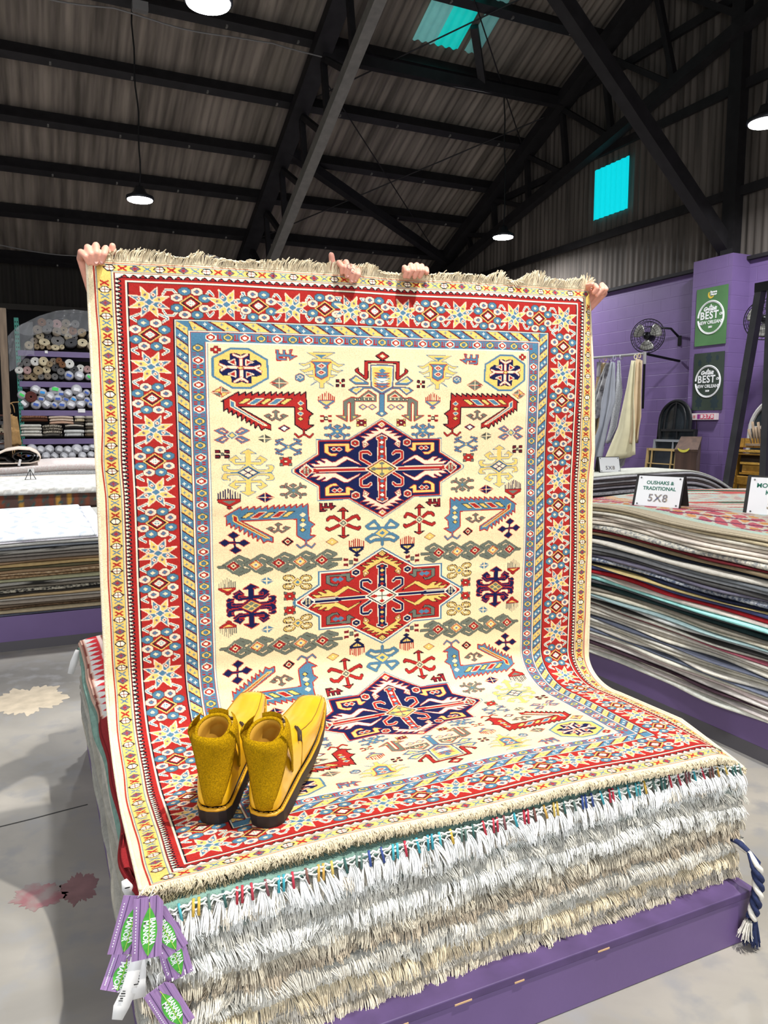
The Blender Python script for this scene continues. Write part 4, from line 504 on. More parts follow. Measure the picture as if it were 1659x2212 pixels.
# navy and white braided tassel hanging from the lowest rug's right front corner
L = main_rugs[1].location
M_navy = mat('navy_wool', (34, 44, 82), .9, noise=.3, nscale=80); M_tw = mat('white_wool', (226, 220, 208), .9, noise=.1, nscale=60)
tas = thing('braided_tassel', 'navy and white braided wool tassel hanging off the right front corner of the front pile', 'tassel', (1.928, 1.488, .245))
for ph, m_, nm in ((0, M_navy, 'navy_strand'), (2.1, M_navy, 'navy_strand'), (4.2, M_tw, 'white_strand')):
    P = [(.011*math.cos(k*.55+ph)+.004*math.sin(k*.2), .010*math.sin(k*.55+ph)-.01*math.sin(k/24*PI), .03-.0072*k) for k in range(25)]
    P = [(.012+.004*math.cos(ph), .125, .052), (.010+.006*math.cos(ph), .07, .056+.006*math.sin(ph)), (.006, .03, .050)]+P
    MB().tube(P, .0085, 7).build(nm, m_, tas, True)
n = 260; a = RNG.random(n)*2*PI; rr = .012*np.sqrt(RNG.random(n)); b = np.stack([rr*np.cos(a), rr*np.sin(a), np.full(n, -.150)], -1); tip = np.stack([2.1*rr*np.cos(a), 2.1*rr*np.sin(a), -.205-.03*RNG.random(n)], -1)
sel = np.arange(n) < 200
strands('tassel_end', b[sel], tip[sel], (b+tip)[sel]/2+np.array([0, 0, .004]), .0018, M_navy, tas, 4, 3)
strands('tassel_end', b[~sel]-np.array([.02, 0, 0]), tip[~sel]-np.array([.028, 0, -.03]), ((b+tip)/2)[~sel]-np.array([.03, 0, 0]), .0018, M_tw, tas, 4, 3)
# ---------------------------------------------------------------- the warehouse shell
def struct(name, mb, m, smooth=False, **k): return tag(mb.build(name, m, None, smooth, **k), kind='structure')
XG = 9.4; YF = 18.5; XL = -9.0; YN = -4.0
def roofz(y): return 5.75+.455*(16.7-y) if y > 7 else 5.75+.455*9.7-.15*(7-y)
# floor: worn, sealed concrete
mf = bpy.data.materials.new('concrete'); mf.use_nodes = True; nt = mf.node_tree; b = nt.nodes['Principled BSDF']; LK = nt.links
tc = nt.nodes.new('ShaderNodeTexCoord')
def noise(s, d=6, dist=0):
    n = nt.nodes.new('ShaderNodeTexNoise'); n.inputs['Scale'].default_value = s; n.inputs['Detail'].default_value = d; n.inputs['Distortion'].default_value = dist; LK.new(tc.outputs['Object'], n.inputs['Vector']); return n
def ramp(src, stops):
    r = nt.nodes.new('ShaderNodeValToRGB'); LK.new(src, r.inputs[0]); e = r.color_ramp.elements
    while len(e) < len(stops): e.new(.5)
    for q, (p, c) in zip(e, stops): q.position = p; q.color = (*(lin(c) if len(c) == 3 else c), 1) if len(c) == 3 else c
    return r
def mixc(f, a, bb):
    m = nt.nodes.new('ShaderNodeMix'); m.data_type = 'RGBA'; LK.new(f, m.inputs[0]); LK.new(a, m.inputs[6])
    if isinstance(bb, tuple): m.inputs[7].default_value = (*lin(bb), 1)
    else: LK.new(bb, m.inputs[7])
    return m.outputs[2]
base = ramp(noise(1.1, 8, .6).outputs['Fac'], [(.3, (114, 111, 106)), (.5, (142, 137, 129)), (.7, (168, 161, 151))])
fine = ramp(noise(9, 8).outputs['Fac'], [(.5, (0, 0, 0)), (.68, (255, 255, 255))])
c1 = mixc(fine.outputs[0], base.outputs[0], (136, 134, 132))
cream = ramp(noise(1.9, 5, .3).outputs['Fac'], [(.72, (0, 0, 0)), (.78, (255, 255, 255))]); c2 = mixc(cream.outputs[0], c1, (190, 172, 148))
red = ramp(noise(1.45, 7, .9).outputs['Fac'], [(.70, (0, 0, 0)), (.80, (120, 120, 120))]); c3 = mixc(red.outputs[0], c2, (150, 80, 88))
LK.new(c3, b.inputs['Base Color']); b.inputs['Roughness'].default_value = .55
bp = nt.nodes.new('ShaderNodeBump'); bp.inputs['Strength'].default_value = .15; LK.new(noise(14).outputs['Fac'], bp.inputs['Height']); LK.new(bp.outputs[0], b.inputs['Normal'])
struct('floor', MB().box(((XL+XG)/2+2, (YN+YF)/2, -.05), (XG-XL+8, YF-YN+2, .1)), mf)
M_crack = mat('floor_joint', (54, 52, 50), .9)
mb = MB()
P = [(x, 3.27+.115*x+.004*math.sin(x*13), .0012) for x in np.linspace(-4, .14, 40)]
for a, c in zip(P[:-1], P[1:]): mb.bar(a, c, .006, .001)
struct('trim_1', mb, M_crack)
def stain(u, v, rx, ry, seed, m, rot=0):
    x = (u-829.5)/1640; y = (1106-v)/1640; th = math.radians(6.64); ya = math.radians(24.8); z = y*math.cos(th)-math.sin(th); f = math.cos(th)+y*math.sin(th); k = -1.6/z
    cx, cy = (x*math.cos(ya)+f*math.sin(ya))*k, (-x*math.sin(ya)+f*math.cos(ya))*k; rg = random.Random(seed); ph = [rg.uniform(0, 6) for _ in range(4)]; P = []
    for a in np.linspace(0, 2*PI, 140)[:-1]:
        r = 1+.16*math.sin(2*a+ph[0])+.09*math.sin(5*a+ph[1])+.07*math.sin(9*a+ph[2])+.06*math.sin(17*a+ph[3])+.05*math.sin(31*a+ph[0]); P.append((cx+rx*r*math.cos(a), cy+ry*r*math.sin(a)))
    struct('floor_stain', MB().prism(P, .0006, lambda x, y, z: (x, y, .0002+z)), m)
M_st1 = mat('stain_cream', (186, 172, 150), .6, noise=.16, nscale=14); M_st2 = mat('stain_red', (140, 124, 120), .6, col2=(142, 92, 96), nscale=16)
stain(62, 1512, .17, .26, 3, M_st1); stain(84, 1935, .085, .07, 5, M_st2); stain(172, 1918, .05, .10, 8, mat('stain_red2', (128, 94, 94), .6, noise=.2, nscale=14))
# corrugated iron
M_iron = mat('corrugated_iron', (84, 80, 76), .7, noise=.5, nscale=1.6, bump=.05, stretch=(6, .35, .35), spec=.3)
M_roof = mat('roof_iron', (128, 118, 108), .7, noise=.55, nscale=1.5, stretch=(5, .3, .3), spec=.3)
def corr_roof(x0, x1, y0, y1, dz=0, per=.15, amp=.018):
    n = int((x1-x0)/per*6)+1; mb = MB()
    for i in range(n):
        x = x0+(x1-x0)*i/(n-1); z = amp*math.sin(2*PI*x/per)
        mb.v += [(x, y0, roofz(y0)+z+dz), (x, y1, roofz(y1)+z+dz)]
    mb.f = [(2*i, 2*i+1, 2*i+3, 2*i+2) for i in range(n-1)]; mb.mi = [0]*len(mb.f); return mb
struct('ceiling', corr_roof(XL, XG+.3, 7.0, YF, .12), M_roof, True)
struct('ceiling_front', corr_roof(XL, XG+.3, YN, 6.999, .12, .3, .02), M_roof, True)
n = int((YF-YN)/.13*6); mb = MB()
for i in range(n+1):
    y = YN+(YF-YN)*i/n; x = XG+.06+.014*math.sin(2*PI*y/.13); mb.v += [(x, y, 3.86), (x, y, roofz(y)+.12)]
mb.f = [(2*i, 2*i+1, 2*i+3, 2*i+2) for i in range(n)]; mb.mi = [0]*n
M_iron2 = mat('gable_iron', (96, 89, 83), .7, noise=.5, nscale=1.6, stretch=(.35, 6, .3), spec=.3)
struct('wall_gable', mb, M_iron2, True)
# purple block wall with mortar courses
def block_mat(name, c, axis):
    m = mat(name, c, .55, noise=.05, nscale=4); nt = m.node_tree; b = nt.nodes['Principled BSDF']
    tc = nt.nodes.new('ShaderNodeTexCoord'); sp = nt.nodes.new('ShaderNodeSeparateXYZ'); cb = nt.nodes.new('ShaderNodeCombineXYZ'); br = nt.nodes.new('ShaderNodeTexBrick')
    nt.links.new(tc.outputs['Object'], sp.inputs[0]); nt.links.new(sp.outputs[axis], cb.inputs[0]); nt.links.new(sp.outputs[2], cb.inputs[1]); nt.links.new(cb.outputs[0], br.inputs['Vector'])
    br.inputs['Scale'].default_value = 1; br.inputs['Brick Width'].default_value = .4; br.inputs['Row Height'].default_value = .2; br.inputs['Mortar Size'].default_value = .006; br.inputs['Mortar Smooth'].default_value = .6
    bp = nt.nodes.new('ShaderNodeBump'); bp.inputs['Strength'].default_value = .5; bp.inputs['Distance'].default_value = .006; bp.invert = True
    nt.links.new(br.outputs['Fac'], bp.inputs['Height']); nt.links.new(bp.outputs[0], b.inputs['Normal']); return m
M_block = block_mat('purple_block', (116, 94, 142), 1); M_block2 = block_mat('purple_block_shaded', (66, 50, 90), 0)  # second one is a copy with side-face shade in its colour, unused
struct('wall_right', MB().box((XG+.2, (YN+YF)/2, 1.96), (.4, YF-YN, 3.92)), M_block)
struct('trim_2', MB().box((9.225, 8.27, 1.99), (.35, .70, 3.98)), M_block)            # pilaster under the gable post
struct('trim_3', MB().box((XG-.02, (YN+YF)/2, 3.93), (.12, YF-YN, .05)), mat('sill_dark', (30, 27, 30), .8))
M_dark = mat('dark_cladding', (20, 19, 21), .9, noise=.3, nscale=5, stretch=(8, 1, .4))
struct('wall_back', MB().box(((XL+XG)/2, YF+.1, 2.6), (XG-XL, .2, 5.2)), M_dark)
mb = MB(); n = int(12/.16*6)
for i in range(n+1):
    x = -3+12.3*i/n; y = YF-.03+.02*math.sin(2*PI*x/.16); mb.v += [(x, y, 4.15), (x, y, 5.1)]
mb.f = [(2*i, 2*i+2, 2*i+3, 2*i+1) for i in range(n)]; mb.mi = [0]*n
struct('wall_back_cladding', mb, mat('back_iron', (52, 48, 42), .8, noise=.5, nscale=1.6, stretch=(6, 1, .3)), True)
struct('trim_4', MB().box((3, YF-.08, 4.08), (14, .1, .12)), mat('rail_grey', (70, 66, 60), .8))
struct('wall_left', MB().box((XL-.1, (YN+YF)/2, 5), (.2, YF-YN, 10)), M_dark)
struct('wall_front', MB().box(((XL+XG)/2, YN-.1, 4.4), (XG-XL, .2, 8.8)), M_dark)
# steel frame: purlins, trusses, braces
M_steel = mat('dark_steel', (34, 32, 34), .6, noise=.3, nscale=6, spec=.4); M_steel2 = mat('primed_steel', (120, 117, 111), .6, noise=.15, nscale=9)
k = 0
for y in (18.1, 16.75, 15.62, 14.55, 13.4, 12.25, 11.1, 9.9, 8.6, 7.2):
    z = roofz(y)-.02; mb = MB(); sl = math.atan(.455)
    mb.box(((XL+XG)/2, y, z-.02), (XG-XL, .05, .24), (-sl, 0, 0)); mb.box(((XL+XG)/2, y-.06, z-.13), (XG-XL, .15, .025), (-sl, 0, 0))
    struct('roof_purlin', mb, M_steel)
    mb = MB()
    for x in np.arange(-4, 9.2, 1.15): mb.box((x+.1*math.sin(x*5+y), y-.03, z-.13), (.03, .1, .07))
    struct('purlin_clip', mb, M_steel2)
def truss(X, ybot, zbot, ytop, ztop, nm, bm, web, wbar=.16):
    mb = MB(); mb.bar((X, 18.3, roofz(18.3)-.32), (X, 7.0, roofz(7)-.32), wbar, .3, (1, 0, 0)); struct(nm+'_top_chord', mb, M_steel)
    mb = MB(); mb.bar((X, ybot, zbot), (X, ytop, ztop), .17, .17, (1, 0, 0)); struct(nm+'_bottom_chord', mb, bm)
    mb = MB()
    for ya, yb in web:
        f = lambda y: zbot+(ztop-zbot)*(y-ybot)/(ytop-ybot); mb.bar((X+.06, ya, roofz(ya)-.35), (X+.06, yb, f(yb)), .09, .09, (1, 0, 0))
    struct(nm+'_web', mb, M_steel)
truss(4.5, 17.4, 3.70, 7.4, 8.45, 'truss', M_steel2, [(16.75, 16.6), (16.75, 15.6), (15.6, 15.4), (15.6, 14.4), (14.5, 14.3), (14.5, 13.2), (13.3, 13.1), (13.3, 12.1), (12.2, 12.0), (12.2, 11.0), (11.1, 10.9), (11.1, 9.7), (9.9, 9.7)], .18)
truss(9.25, 17.2, 5.0, 7.0, 7.35, 'gable_truss', M_steel, [(16.75, 16.0), (15.6, 15.3), (15.6, 14.4), (14.5, 14.4), (14.5, 13.2), (13.3, 13.2), (13.3, 12.0), (12.2, 12.0), (12.2, 10.8), (11.1, 10.8), (11.1, 9.4), (9.9, 9.4), (9.9, 8.0)], .2)
struct('brace', MB().bar((9.45, 8.3, 4.05), (6.1, 8.3, 7.02), .19, .19), M_steel)
struct('brace', MB().bar((9.3, 16.45, roofz(16.45)-.42), (4.5, 14.1, roofz(14.1)-.30), .17, .17), M_steel)
struct('strut', MB().bar((4.5, 12.1, 7.46), (9.2, 12.1, 7.5), .14, .16), M_steel)
struct('strut', MB().bar((6.95, 11.5, 8.1), (7.5, 12.1, 7.55), .12, .12), M_steel)
struct('gable_post', MB().box((9.33, 8.22, 6.5), (.16, .22, 5.0)), M_steel)
struct('gable_post', MB().box((9.36, 16.6, 4.8), (.12, .16, 1.9)), M_steel)
for z in (4.9, 6.35, 7.6):
    y1 = min(18.3, 16.7-(z-5.6)/.455); struct('gable_girt', MB().box((9.37, (y1-2)/2, z), (.06, y1+2, .13)), M_steel)
# tie rods crossing under the roof
mb = MB()
for a, c in (((4.5, 9.0, 9.0), (9.2, 13.3, 7.1)), ((4.5, 13.3, 7.1), (9.2, 9.0, 9.0)), ((4.5, 12.4, 7.4), (9.2, 16.6, 5.5)), ((4.5, 16.6, 5.5), (9.2, 12.4, 7.4))): mb.tube([a, c], .012, 6)
struct('tie_rod', mb, M_steel)
# translucent cyan sheets: one in the gable, one in the roof
def cyan(name, c, e):
    m = mat(name, c, .5, noise=.1, nscale=1.5, stretch=(5, 5, .3)); b = m.node_tree.nodes['Principled BSDF']; b.inputs['Emission Color'].default_value = (*lin(c), 1); b.inputs['Emission Strength'].default_value = e; return m
mb = MB(); n = 48
for i in range(n+1):
    y = 10.46+.88*i/n; x = XG-.0+.012*math.sin(2*PI*y/.13); mb.v += [(x, y, 5.24), (x, y, 6.10)]
mb.f = [(2*i, 2*i+1, 2*i+3, 2*i+2) for i in range(n)]; mb.mi = [0]*n
struct('window_1', mb, cyan('cyan_sheet', (8, 214, 226), .85), True)
for q, (xa, xb, c, e) in enumerate(((6.08, 6.50, (120, 190, 186), .32), (6.50, 6.95, (20, 196, 186), .62), (7.08, 7.36, (110, 170, 166), .26))):
    mb = corr_roof(xa, xb, 10.6, 12.03, .085); struct('window_%d' % (q+2), mb, cyan('cyan_roof_%d' % q, c, e), True)
# ---------------------------------------------------------------- where the camera's lines of sight meet a given plane (used to measure positions)
_F, _T, _Y = 1640., math.radians(6.64), math.radians(24.8)
def _ray(u, v):
    x = (u-829.5)/_F; y = (1106-v)/_F; z = y*math.cos(_T)-math.sin(_T); f = math.cos(_T)+y*math.sin(_T)
    return (x*math.cos(_Y)+f*math.sin(_Y), -x*math.sin(_Y)+f*math.cos(_Y), z)
def atX(u, v, X): r = _ray(u, v); t = X/r[0]; return Vector((X, r[1]*t, 1.6+r[2]*t))
def atY(u, v, Y): r = _ray(u, v); t = Y/r[1]; return Vector((r[0]*t, Y, 1.6+r[2]*t))
def atZ(u, v, Z): r = _ray(u, v); t = (Z-1.6)/r[2]; return Vector((r[0]*t, r[1]*t, Z))
# ---------------------------------------------------------------- the two yellow boots
M_leather = mat('yellow_leather', (226, 174, 24), .26, noise=.07, nscale=14, bump=.06, bscale=45, spec=.5, coat=.35)
M_suede = mat('yellow_suede', (206, 158, 6), .95, noise=.28, nscale=260, bump=1.0, bscale=420, spec=.1)
M_sole = mat('black_rubber', (26, 18, 17), .6, noise=.2, nscale=30); M_welt = mat('yellow_welt', (204, 150, 24), .45); M_lace = mat('brown_lace', (52, 36, 24), .7); M_lining = mat('boot_lining', (176, 130, 30), .8); M_stitch = mat('boot_stitch', (146, 104, 14), .7)
# rings of the last: (top point, bottom point, half width); s forward from heel, z up
RINGS = [((.500, .046), (.502, .034), .024), ((.494, .060), (.498, .030), .036), ((.470, .072), (.475, .028), .043), ((.430, .080), (.430, .028), .049), ((.370, .090), (.365, .028), .056), ((.310, .106), (.300, .028), .060),
         ((.255, .128), (.230, .028), .059), ((.212, .146), (.160, .028), .052), ((.182, .160), (.090, .028), .047), ((.164, .168), (.012, .026), .045), ((.154, .176), (.000, .036), .044), ((.146, .184), (.002, .070), .043), ((.138, .192), (.008, .100), .042), ((.130, .202), (.014, .135), .042), ((.124, .212), (.016, .172), .043), ((.120, .224), (.014, .210), .044)]
def boot_ring(i, n=28, ins=0):
    (ts, tz), (bs, bz), w = RINGS[i]; c = Vector(((ts+bs)/2, 0, (tz+bz)/2)); up = Vector((ts, 0, tz))-c; r = []
    e = 2.6 if i < 9 else 2.1; eb = 4.5 if 4 <= i <= 11 else e
    for k in range(n):
        a = 2*PI*k/n; ca, sa = math.cos(a), math.sin(a); q = lambda v, ee: math.copysign(abs(v)**(2/ee), v)
        f = 1-ins/max(.02, up.length); r.append(c+up*q(ca, eb if ca < 0 else e)*f+Vector((0, w-ins, 0))*q(sa, eb if ca < 0 else (e if i > 8 else 2.0)))
    return r
def make_boot(label, loc, yaw, pitch):
    t = thing('ankle_boot', label, 'boot', loc, group='pair of yellow boots', rot=(0, 0, 0)); t.rotation_euler = (Matrix.Rotation(yaw, 3, 'Z') @ Matrix.Rotation(-pitch, 3, 'Y')).to_euler()
    n = 28; mb = MB(); rings = [boot_ring(i) for i in range(len(RINGS))]
    for r in rings: mb.v += [tuple(p) for p in r]
    mb.f = [(i*n+k, (i+1)*n+k, (i+1)*n+(k+1) % n, i*n+(k+1) % n) for i in range(len(rings)-1) for k in range(n)]+[tuple(range(n))]; mb.mi = [0]*len(mb.f)
    o = mb.build('upper', M_leather, t, True); o.modifiers.new('s', 'SUBSURF').levels = 1; o.modifiers['s'].render_levels = 2
    # lining seen inside the open top
    mb = MB(); rr = [boot_ring(15, n, .002), boot_ring(15, n, .007), boot_ring(14, n, .008), boot_ring(13, n, .009), boot_ring(12, n, .010)]
    for r in rr: mb.v += [tuple(p) for p in r]
    mb.f = [(i*n+k, i*n+(k+1) % n, (i+1)*n+(k+1) % n, (i+1)*n+k) for i in range(4) for k in range(n)]+[tuple(range(4*n, 5*n))]; mb.mi = [0]*len(mb.f)
    mb.build('lining', M_lining, t, True)
    # sole outline
    def outline(off):
        P = []
        L_ = [(-.002, .012), (.004, .030), (.022, .041), (.09, .046), (.16, .050), (.23, .058), (.30, .061), (.365, .058), (.43, .049), (.475, .041), (.496, .032), (.504, .018)]
        for s, w in L_: P.append((s, w+off))
        P[0] = (P[0][0]-off, P[0][1]); P[-1] = (P[-1][0]+off, P[-1][1])
        return P+[(s, -w) for s, w in P[::-1]]
    def zspring(s): return .016*max(0, (s-.33)/.17)**2
    mb = MB(); O = outline(.004); N_ = len(O); lv = [(0, lambda s: 0.0 if s < .15 else .008), (.0, lambda s: .024), (.0, lambda s: .024)]
    for z in (-.014, .012, .025): mb.v += [(s*(1 if z > 0 else .997), w*(1 if z > 0 else .98), (z if (s < .16 or z > 0) else -.006)+zspring(s)) for s, w in O]
    mb.f = [(a*N_+k, a*N_+(k+1) % N_, (a+1)*N_+(k+1) % N_, (a+1)*N_+k) for a in (0, 1) for k in range(N_)]+[tuple(range(N_-1, -1, -1)), tuple(range(2*N_, 3*N_))]; mb.mi = [0]*len(mb.f)
    mb.build('sole', M_sole, t, False, bevel=.002)
    O = outline(.000); mb = MB().tube([(s, w, .029+zspring(s)) for s, w in O], .0048, 8, closed=True); mb.build('welt', M_welt, t, True)
    mb = MB(); O = outline(.001); pts = []
    for k in range(N_):
        a, c = O[k], O[(k+1) % N_]; m_ = max(1, int(math.hypot(c[0]-a[0], c[1]-a[1])/.009))
        for j in range(m_):
            f0, f1 = j/m_, (j+.6)/m_; mb.tube([(a[0]+(c[0]-a[0])*f, a[1]+(c[1]-a[1])*f, .0362+zspring(a[0])) for f in (f0, f1)], .0011, 4)
    mb.build('stitching', M_stitch, t)
    # suede back flap folded over the collar, tapering to a tab above the heel
    def shaft(z, ang, off):
        """point on the back of the boot at height z; ang from the heel line"""
        zs = [.030, .040, .070, .100, .135, .172, .205, .225]; bs = [.004, .003, .002, .008, .014, .016, .014, .012]; rs = [.062, .070, .073, .066, .060, .055, .054, .054]; ws = [.045, .045, .044, .043, .043, .043, .044, .045]
        b, r_, w = (np.interp(z, zs, a) for a in (bs, rs, ws)); return Vector((b+r_-(r_+off)*math.cos(ang), (w+off)*math.sin(ang), z))
    def flap(name, a0, a1, ztop, zbot, fold=True, flare=0):
        nu, nv = 13, 18; mb = MB()
        def fn(side):
            def g(i, j):
                u, v = i/(nu-1), j/(nv-1); lo, hi = a0(v), a1(v); a = lo+(hi-lo)*u; z = ztop+(zbot-ztop)*v+.006*math.sin(a*2+1)*(1-v)
                off = .006+.007*(1-v)+flare*(1-v)*v*2+(.0022 if side else 0)+.003*math.sin(u*PI)*(v)
                if v < .12: off += -.008*(1-v/.12)**2
                return tuple(shaft(z, a, off))
            return g
        for sd in (0, 1): mb.v += [fn(sd)(i, j) for j in range(nv) for i in range(nu)]
        q = nu*nv
        for sd in (0, 1):
            for j in range(nv-1):
                for i in range(nu-1):
                    a = sd*q+j*nu+i; f = (a, a+1, a+nu+1, a+nu); mb.f.append(f if sd else f[::-1])
        bd = [i for i in range(nu)]+[j*nu+nu-1 for j in range(1, nv)]+[(nv-1)*nu+i for i in range(nu-2, -1, -1)]+[j*nu for j in range(nv-2, 0, -1)]
        for k in range(len(bd)): a, c = bd[k], bd[(k+1) % len(bd)]; mb.f.append((a, c, c+q, a+q))
        mb.mi = [0]*len(mb.f); return mb.build(name, M_suede, t, True)
    flap('back_flap', lambda v: -1.62+1.15*v**1.2, lambda v: .90-.55*v**1.1, .230, .044, flare=.004)
    flap('side_flap', lambda v: -2.3+.25*v, lambda v: -1.15-.75*v**.8, .240, .080, flare=.008)
    flap('side_flap', lambda v: -2.3*-1-1.15+.75*v**.8, lambda v: 2.3-.25*v, .243, .088, flare=.010)
    # collar roll and tongue
    mb = MB().tube([tuple(p+Vector((0, 0, .003))) for p in boot_ring(15, 36, .003)], .0045, 7, closed=True); mb.build('collar_roll', M_suede, t, True)
    mb = MB().grid(6, 8, lambda u, v: (.118+.006*v+.004*math.sin(u*PI), (u-.5)*.052, .200+.040*v-.010*abs(u-.5)*v)); mb.build('tongue', M_suede, t, True)
    # laces
    mb = MB()
    for sy in (-1, 1):
        for k, (s, z) in enumerate(((.205, .140), (.190, .152))):
            mb.tube([(s+.02, sy*.030, z-.010), (s+.008, sy*.043, z-.016), (s-.014, sy*.049, z-.030)], .0034, 6)
    mb.tube([(.190+.012*math.cos(a), .016*math.sin(a), .166+.008*math.sin(2*a)) for a in np.linspace(0, 2*PI, 14)], .0034, 6); mb.build('lace', M_lace, t, True)
    # seams on the vamp
    mb = MB()
    for sy in (-1, 1):
        P = []
        for i in range(1, 8):
            r = boot_ring(i, 28); P.append(r[4 if sy > 0 else 24]+Vector((0, 0, .0012)))
        mb.tube([tuple(p) for p in P], .0011, 5)
        r7 = [boot_ring(7, 28)[k if sy > 0 else (28-k) % 28] for k in (4, 6, 8, 10)]; mb.tube([tuple(p*1.0+Vector((0, sy*.001, 0))) for p in r7], .0011, 5)
    mb.build('seam', M_stitch, t, True)
    # dark scuffs
    mb = MB()
    for s, y, w in ((.44, .028, .004), (.425, .031, .003), (.30, .040, .005), (.47, -.022, .003), (.455, -.026, .004)):
        mb.box((s, y, np.interp(s, [.25, .37, .43, .47], [.126, .083, .070, .064])+.001), (w*1.6, w, .001), (0, -.2, 0))
    tag(mb.build('scuff_mark', M_lace, t), kind='stuff')
    return t
make_boot('right-hand yellow leather boot of the pair, nearer the camera, suede flap at its heel', (.478, 1.742, .614), math.radians(55.5), math.radians(12))
make_boot('left-hand yellow leather boot of the pair, set slightly further back', (.368, 1.818, .614), math.radians(62.5), math.radians(12))
# ---------------------------------------------------------------- swing tags on the front left corner
M_tagp = mat('tag_purple', (156, 122, 170), .5, noise=.22, nscale=9, stretch=(60, 60, 1)); M_tagd = mat('tag_groove', (62, 36, 84), .6); M_leaf = mat('leaf_green', (78, 172, 60), .5, noise=.25, nscale=50); M_leafd = mat('leaf_rib', (190, 214, 90), .6); M_white = mat('white_print', (245, 245, 245), .6); M_card = mat('white_card', (226, 224, 222), .6, noise=.03, nscale=10); M_ink = mat('black_ink', (22, 22, 24), .8)
def hang_tag(label, uv, Y, w, h, ang, lean=0, chamfer=True, lsc=1):
    c = atY(uv[0], uv[1], Y); t = thing('hang_tag', label, 'tag', c, group='purple swing tags'); t.rotation_euler = (lean, ang, 0)
    F = lambda x, z, d: (x, -d, z)
    ch = .012 if chamfer else .001
    MB().prism([(-w/2, -h/2), (w/2, -h/2), (w/2, h/2-ch*1.4), (w/2-ch, h/2), (-w/2, h/2)], .0006, F).build('card', M_tagp, t)
    mb = MB()
    for x in (-.28, .02, .26): mb.box((x*w, -.0011, 0), (.0012, .0006, h*.99))
    mb.build('groove', M_tagd, t)
    lw, lh = w*.28*lsc, h*.40; P = [(lw*math.sin(PI*k/14)**.8*(1 if k <= 14 else -1), 0) for k in range(1)]
    Lf = [(.04*w+lw*math.sin(PI*q)**.85, -.06*h-lh+2*lh*q) for q in np.linspace(0, 1, 14)]+[(.04*w-lw*math.sin(PI*q)**.85, -.06*h-lh+2*lh*q) for q in np.linspace(1, 0, 14)[1:-1]]
    MB().prism(Lf, .0007, lambda x, z, d: (x, -.0012-d, z)).build('leaf', M_leaf, t)
    mb = MB().tube([(.04*w, -.0021, -.06*h-lh*.95), (.04*w+.001, -.0021, 0), (.04*w, -.0021, -.06*h+lh), (.02*w, -.0021, -.06*h+lh*1.18)], .0007, 5); mb.build('leaf_rib', M_leafd, t)
    for s_, x in (('BANANA', .115), ('MANOR', -.105)): text_mesh(s_, 'lettering', .0150, M_white, frame(((x+.035)*w, -.0022, -.06*h), (0, 0, -1), (1, 0, 0)), t, .0002, bold=.0004, sx=.95)
    mb = MB()
    for k in range(16): mb.box((-.40*w, -.0012, -h*.36+h*.72*k/15), (.0018, .0006, .0024))
    tag(mb.build('dotted_print', M_white, t), kind='stuff')
    MB().tube([(.0, -.001, h/2-.004), (.004, -.006, h/2+.010), (.012, .004, h/2+.02), (.02, .02, h/2+.012)], .0008, 5).build('string', M_white, t)
    return t
hang_tag('purple leaf-print tag hanging in front of all the other corner tags, BANANA MANOR fully readable', (319, 2004), 1.535, .060, .136, math.radians(4))
hang_tag('purple leaf-print tag fanned out to the left, half behind the front tag', (281, 1998), 1.556, .060, .126, math.radians(17))
hang_tag('purple leaf-print tag just right of the front tag, tilted the other way', (352, 2010), 1.556, .058, .124, math.radians(-24))
hang_tag('purple leaf-print tag behind and lower right of the front tag', (372, 2052), 1.570, .058, .140, math.radians(-13))
hang_tag('lowest purple leaf-print tag, under the others against the fringes at the frame bottom', (366, 2176), 1.553, .062, .120, math.radians(-24))
hang_tag('purple leaf-print tag low on the left, lying sideways behind the white labels', (262, 2103), 1.575, .066, .068, math.radians(28), lean=-.4)
def paper(label, name, prof, wd, Y, lines):
    """curved paper strip; prof = pixel centre line"""
    P = [atY(u, v, y) for u, v, y in prof]; t = thing(name, label, 'label', P[0]); n = len(P); mb = MB(); side = Vector((1, 0, 0))
    for i, p in enumerate(P):
        d = (P[min(i+1, n-1)]-P[max(i-1, 0)]).normalized(); sd = d.cross(Vector((0, 1, .0))).normalized()*-1; w = wd[i] if isinstance(wd, list) else wd
        sd = (sd+Vector((0, (.5 if i % 2 else -.2), 0))).normalized() if lines == 'twist' else sd
        mb.v += [tuple(p-sd*w/2-t.location), tuple(p+sd*w/2-t.location)]
    mb.f = [(2*i, 2*i+1, 2*i+3, 2*i+2) for i in range(n-1)]; mb.mi = [0]*(n-1); o = mb.build('paper', M_card, t, True); md = o.modifiers.new('sol', 'SOLIDIFY'); md.thickness = .0006
    if lines:
        mb = MB(); a, c = P[1], P[-2]; ax = (c-a).normalized(); sd = ax.cross(Vector((0, 1, 0))).normalized()
        for k in range(14 if lines == 'code' else 5):
            q = a+ax*((c-a).length*(k+.5)/(14 if lines == 'code' else 5)*(1 if lines == 'code' else .35)+(0 if lines == 'code' else (c-a).length*.5))-t.location+Vector((0, -.0016, 0)); mb.box(q-sd*.006, (.006+.003*(k % 3), .0004, .0016+.001*(k % 2)), Matrix.Rotation(-math.atan2(ax.x, -ax.z), 3, 'Y'))
        tag(mb.build('print', M_ink, t), kind='stuff')
    return t
paper('long curled white price label hanging below the corner tags, left one', 'price_label', [(296, 2068, 1.55), (288, 2100, 1.54), (278, 2140, 1.55), (262, 2175, 1.545), (253, 2203, 1.54)], [.026, .026, .032, .034, .022], 1.55, 'few')
paper('long white price label with black barcode hanging below the corner tags, right one', 'price_label', [(304, 2068, 1.552), (302, 2095, 1.55), (300, 2125, 1.548), (299, 2157, 1.55)], [.016, .026, .028, .030], 1.55, 'code')
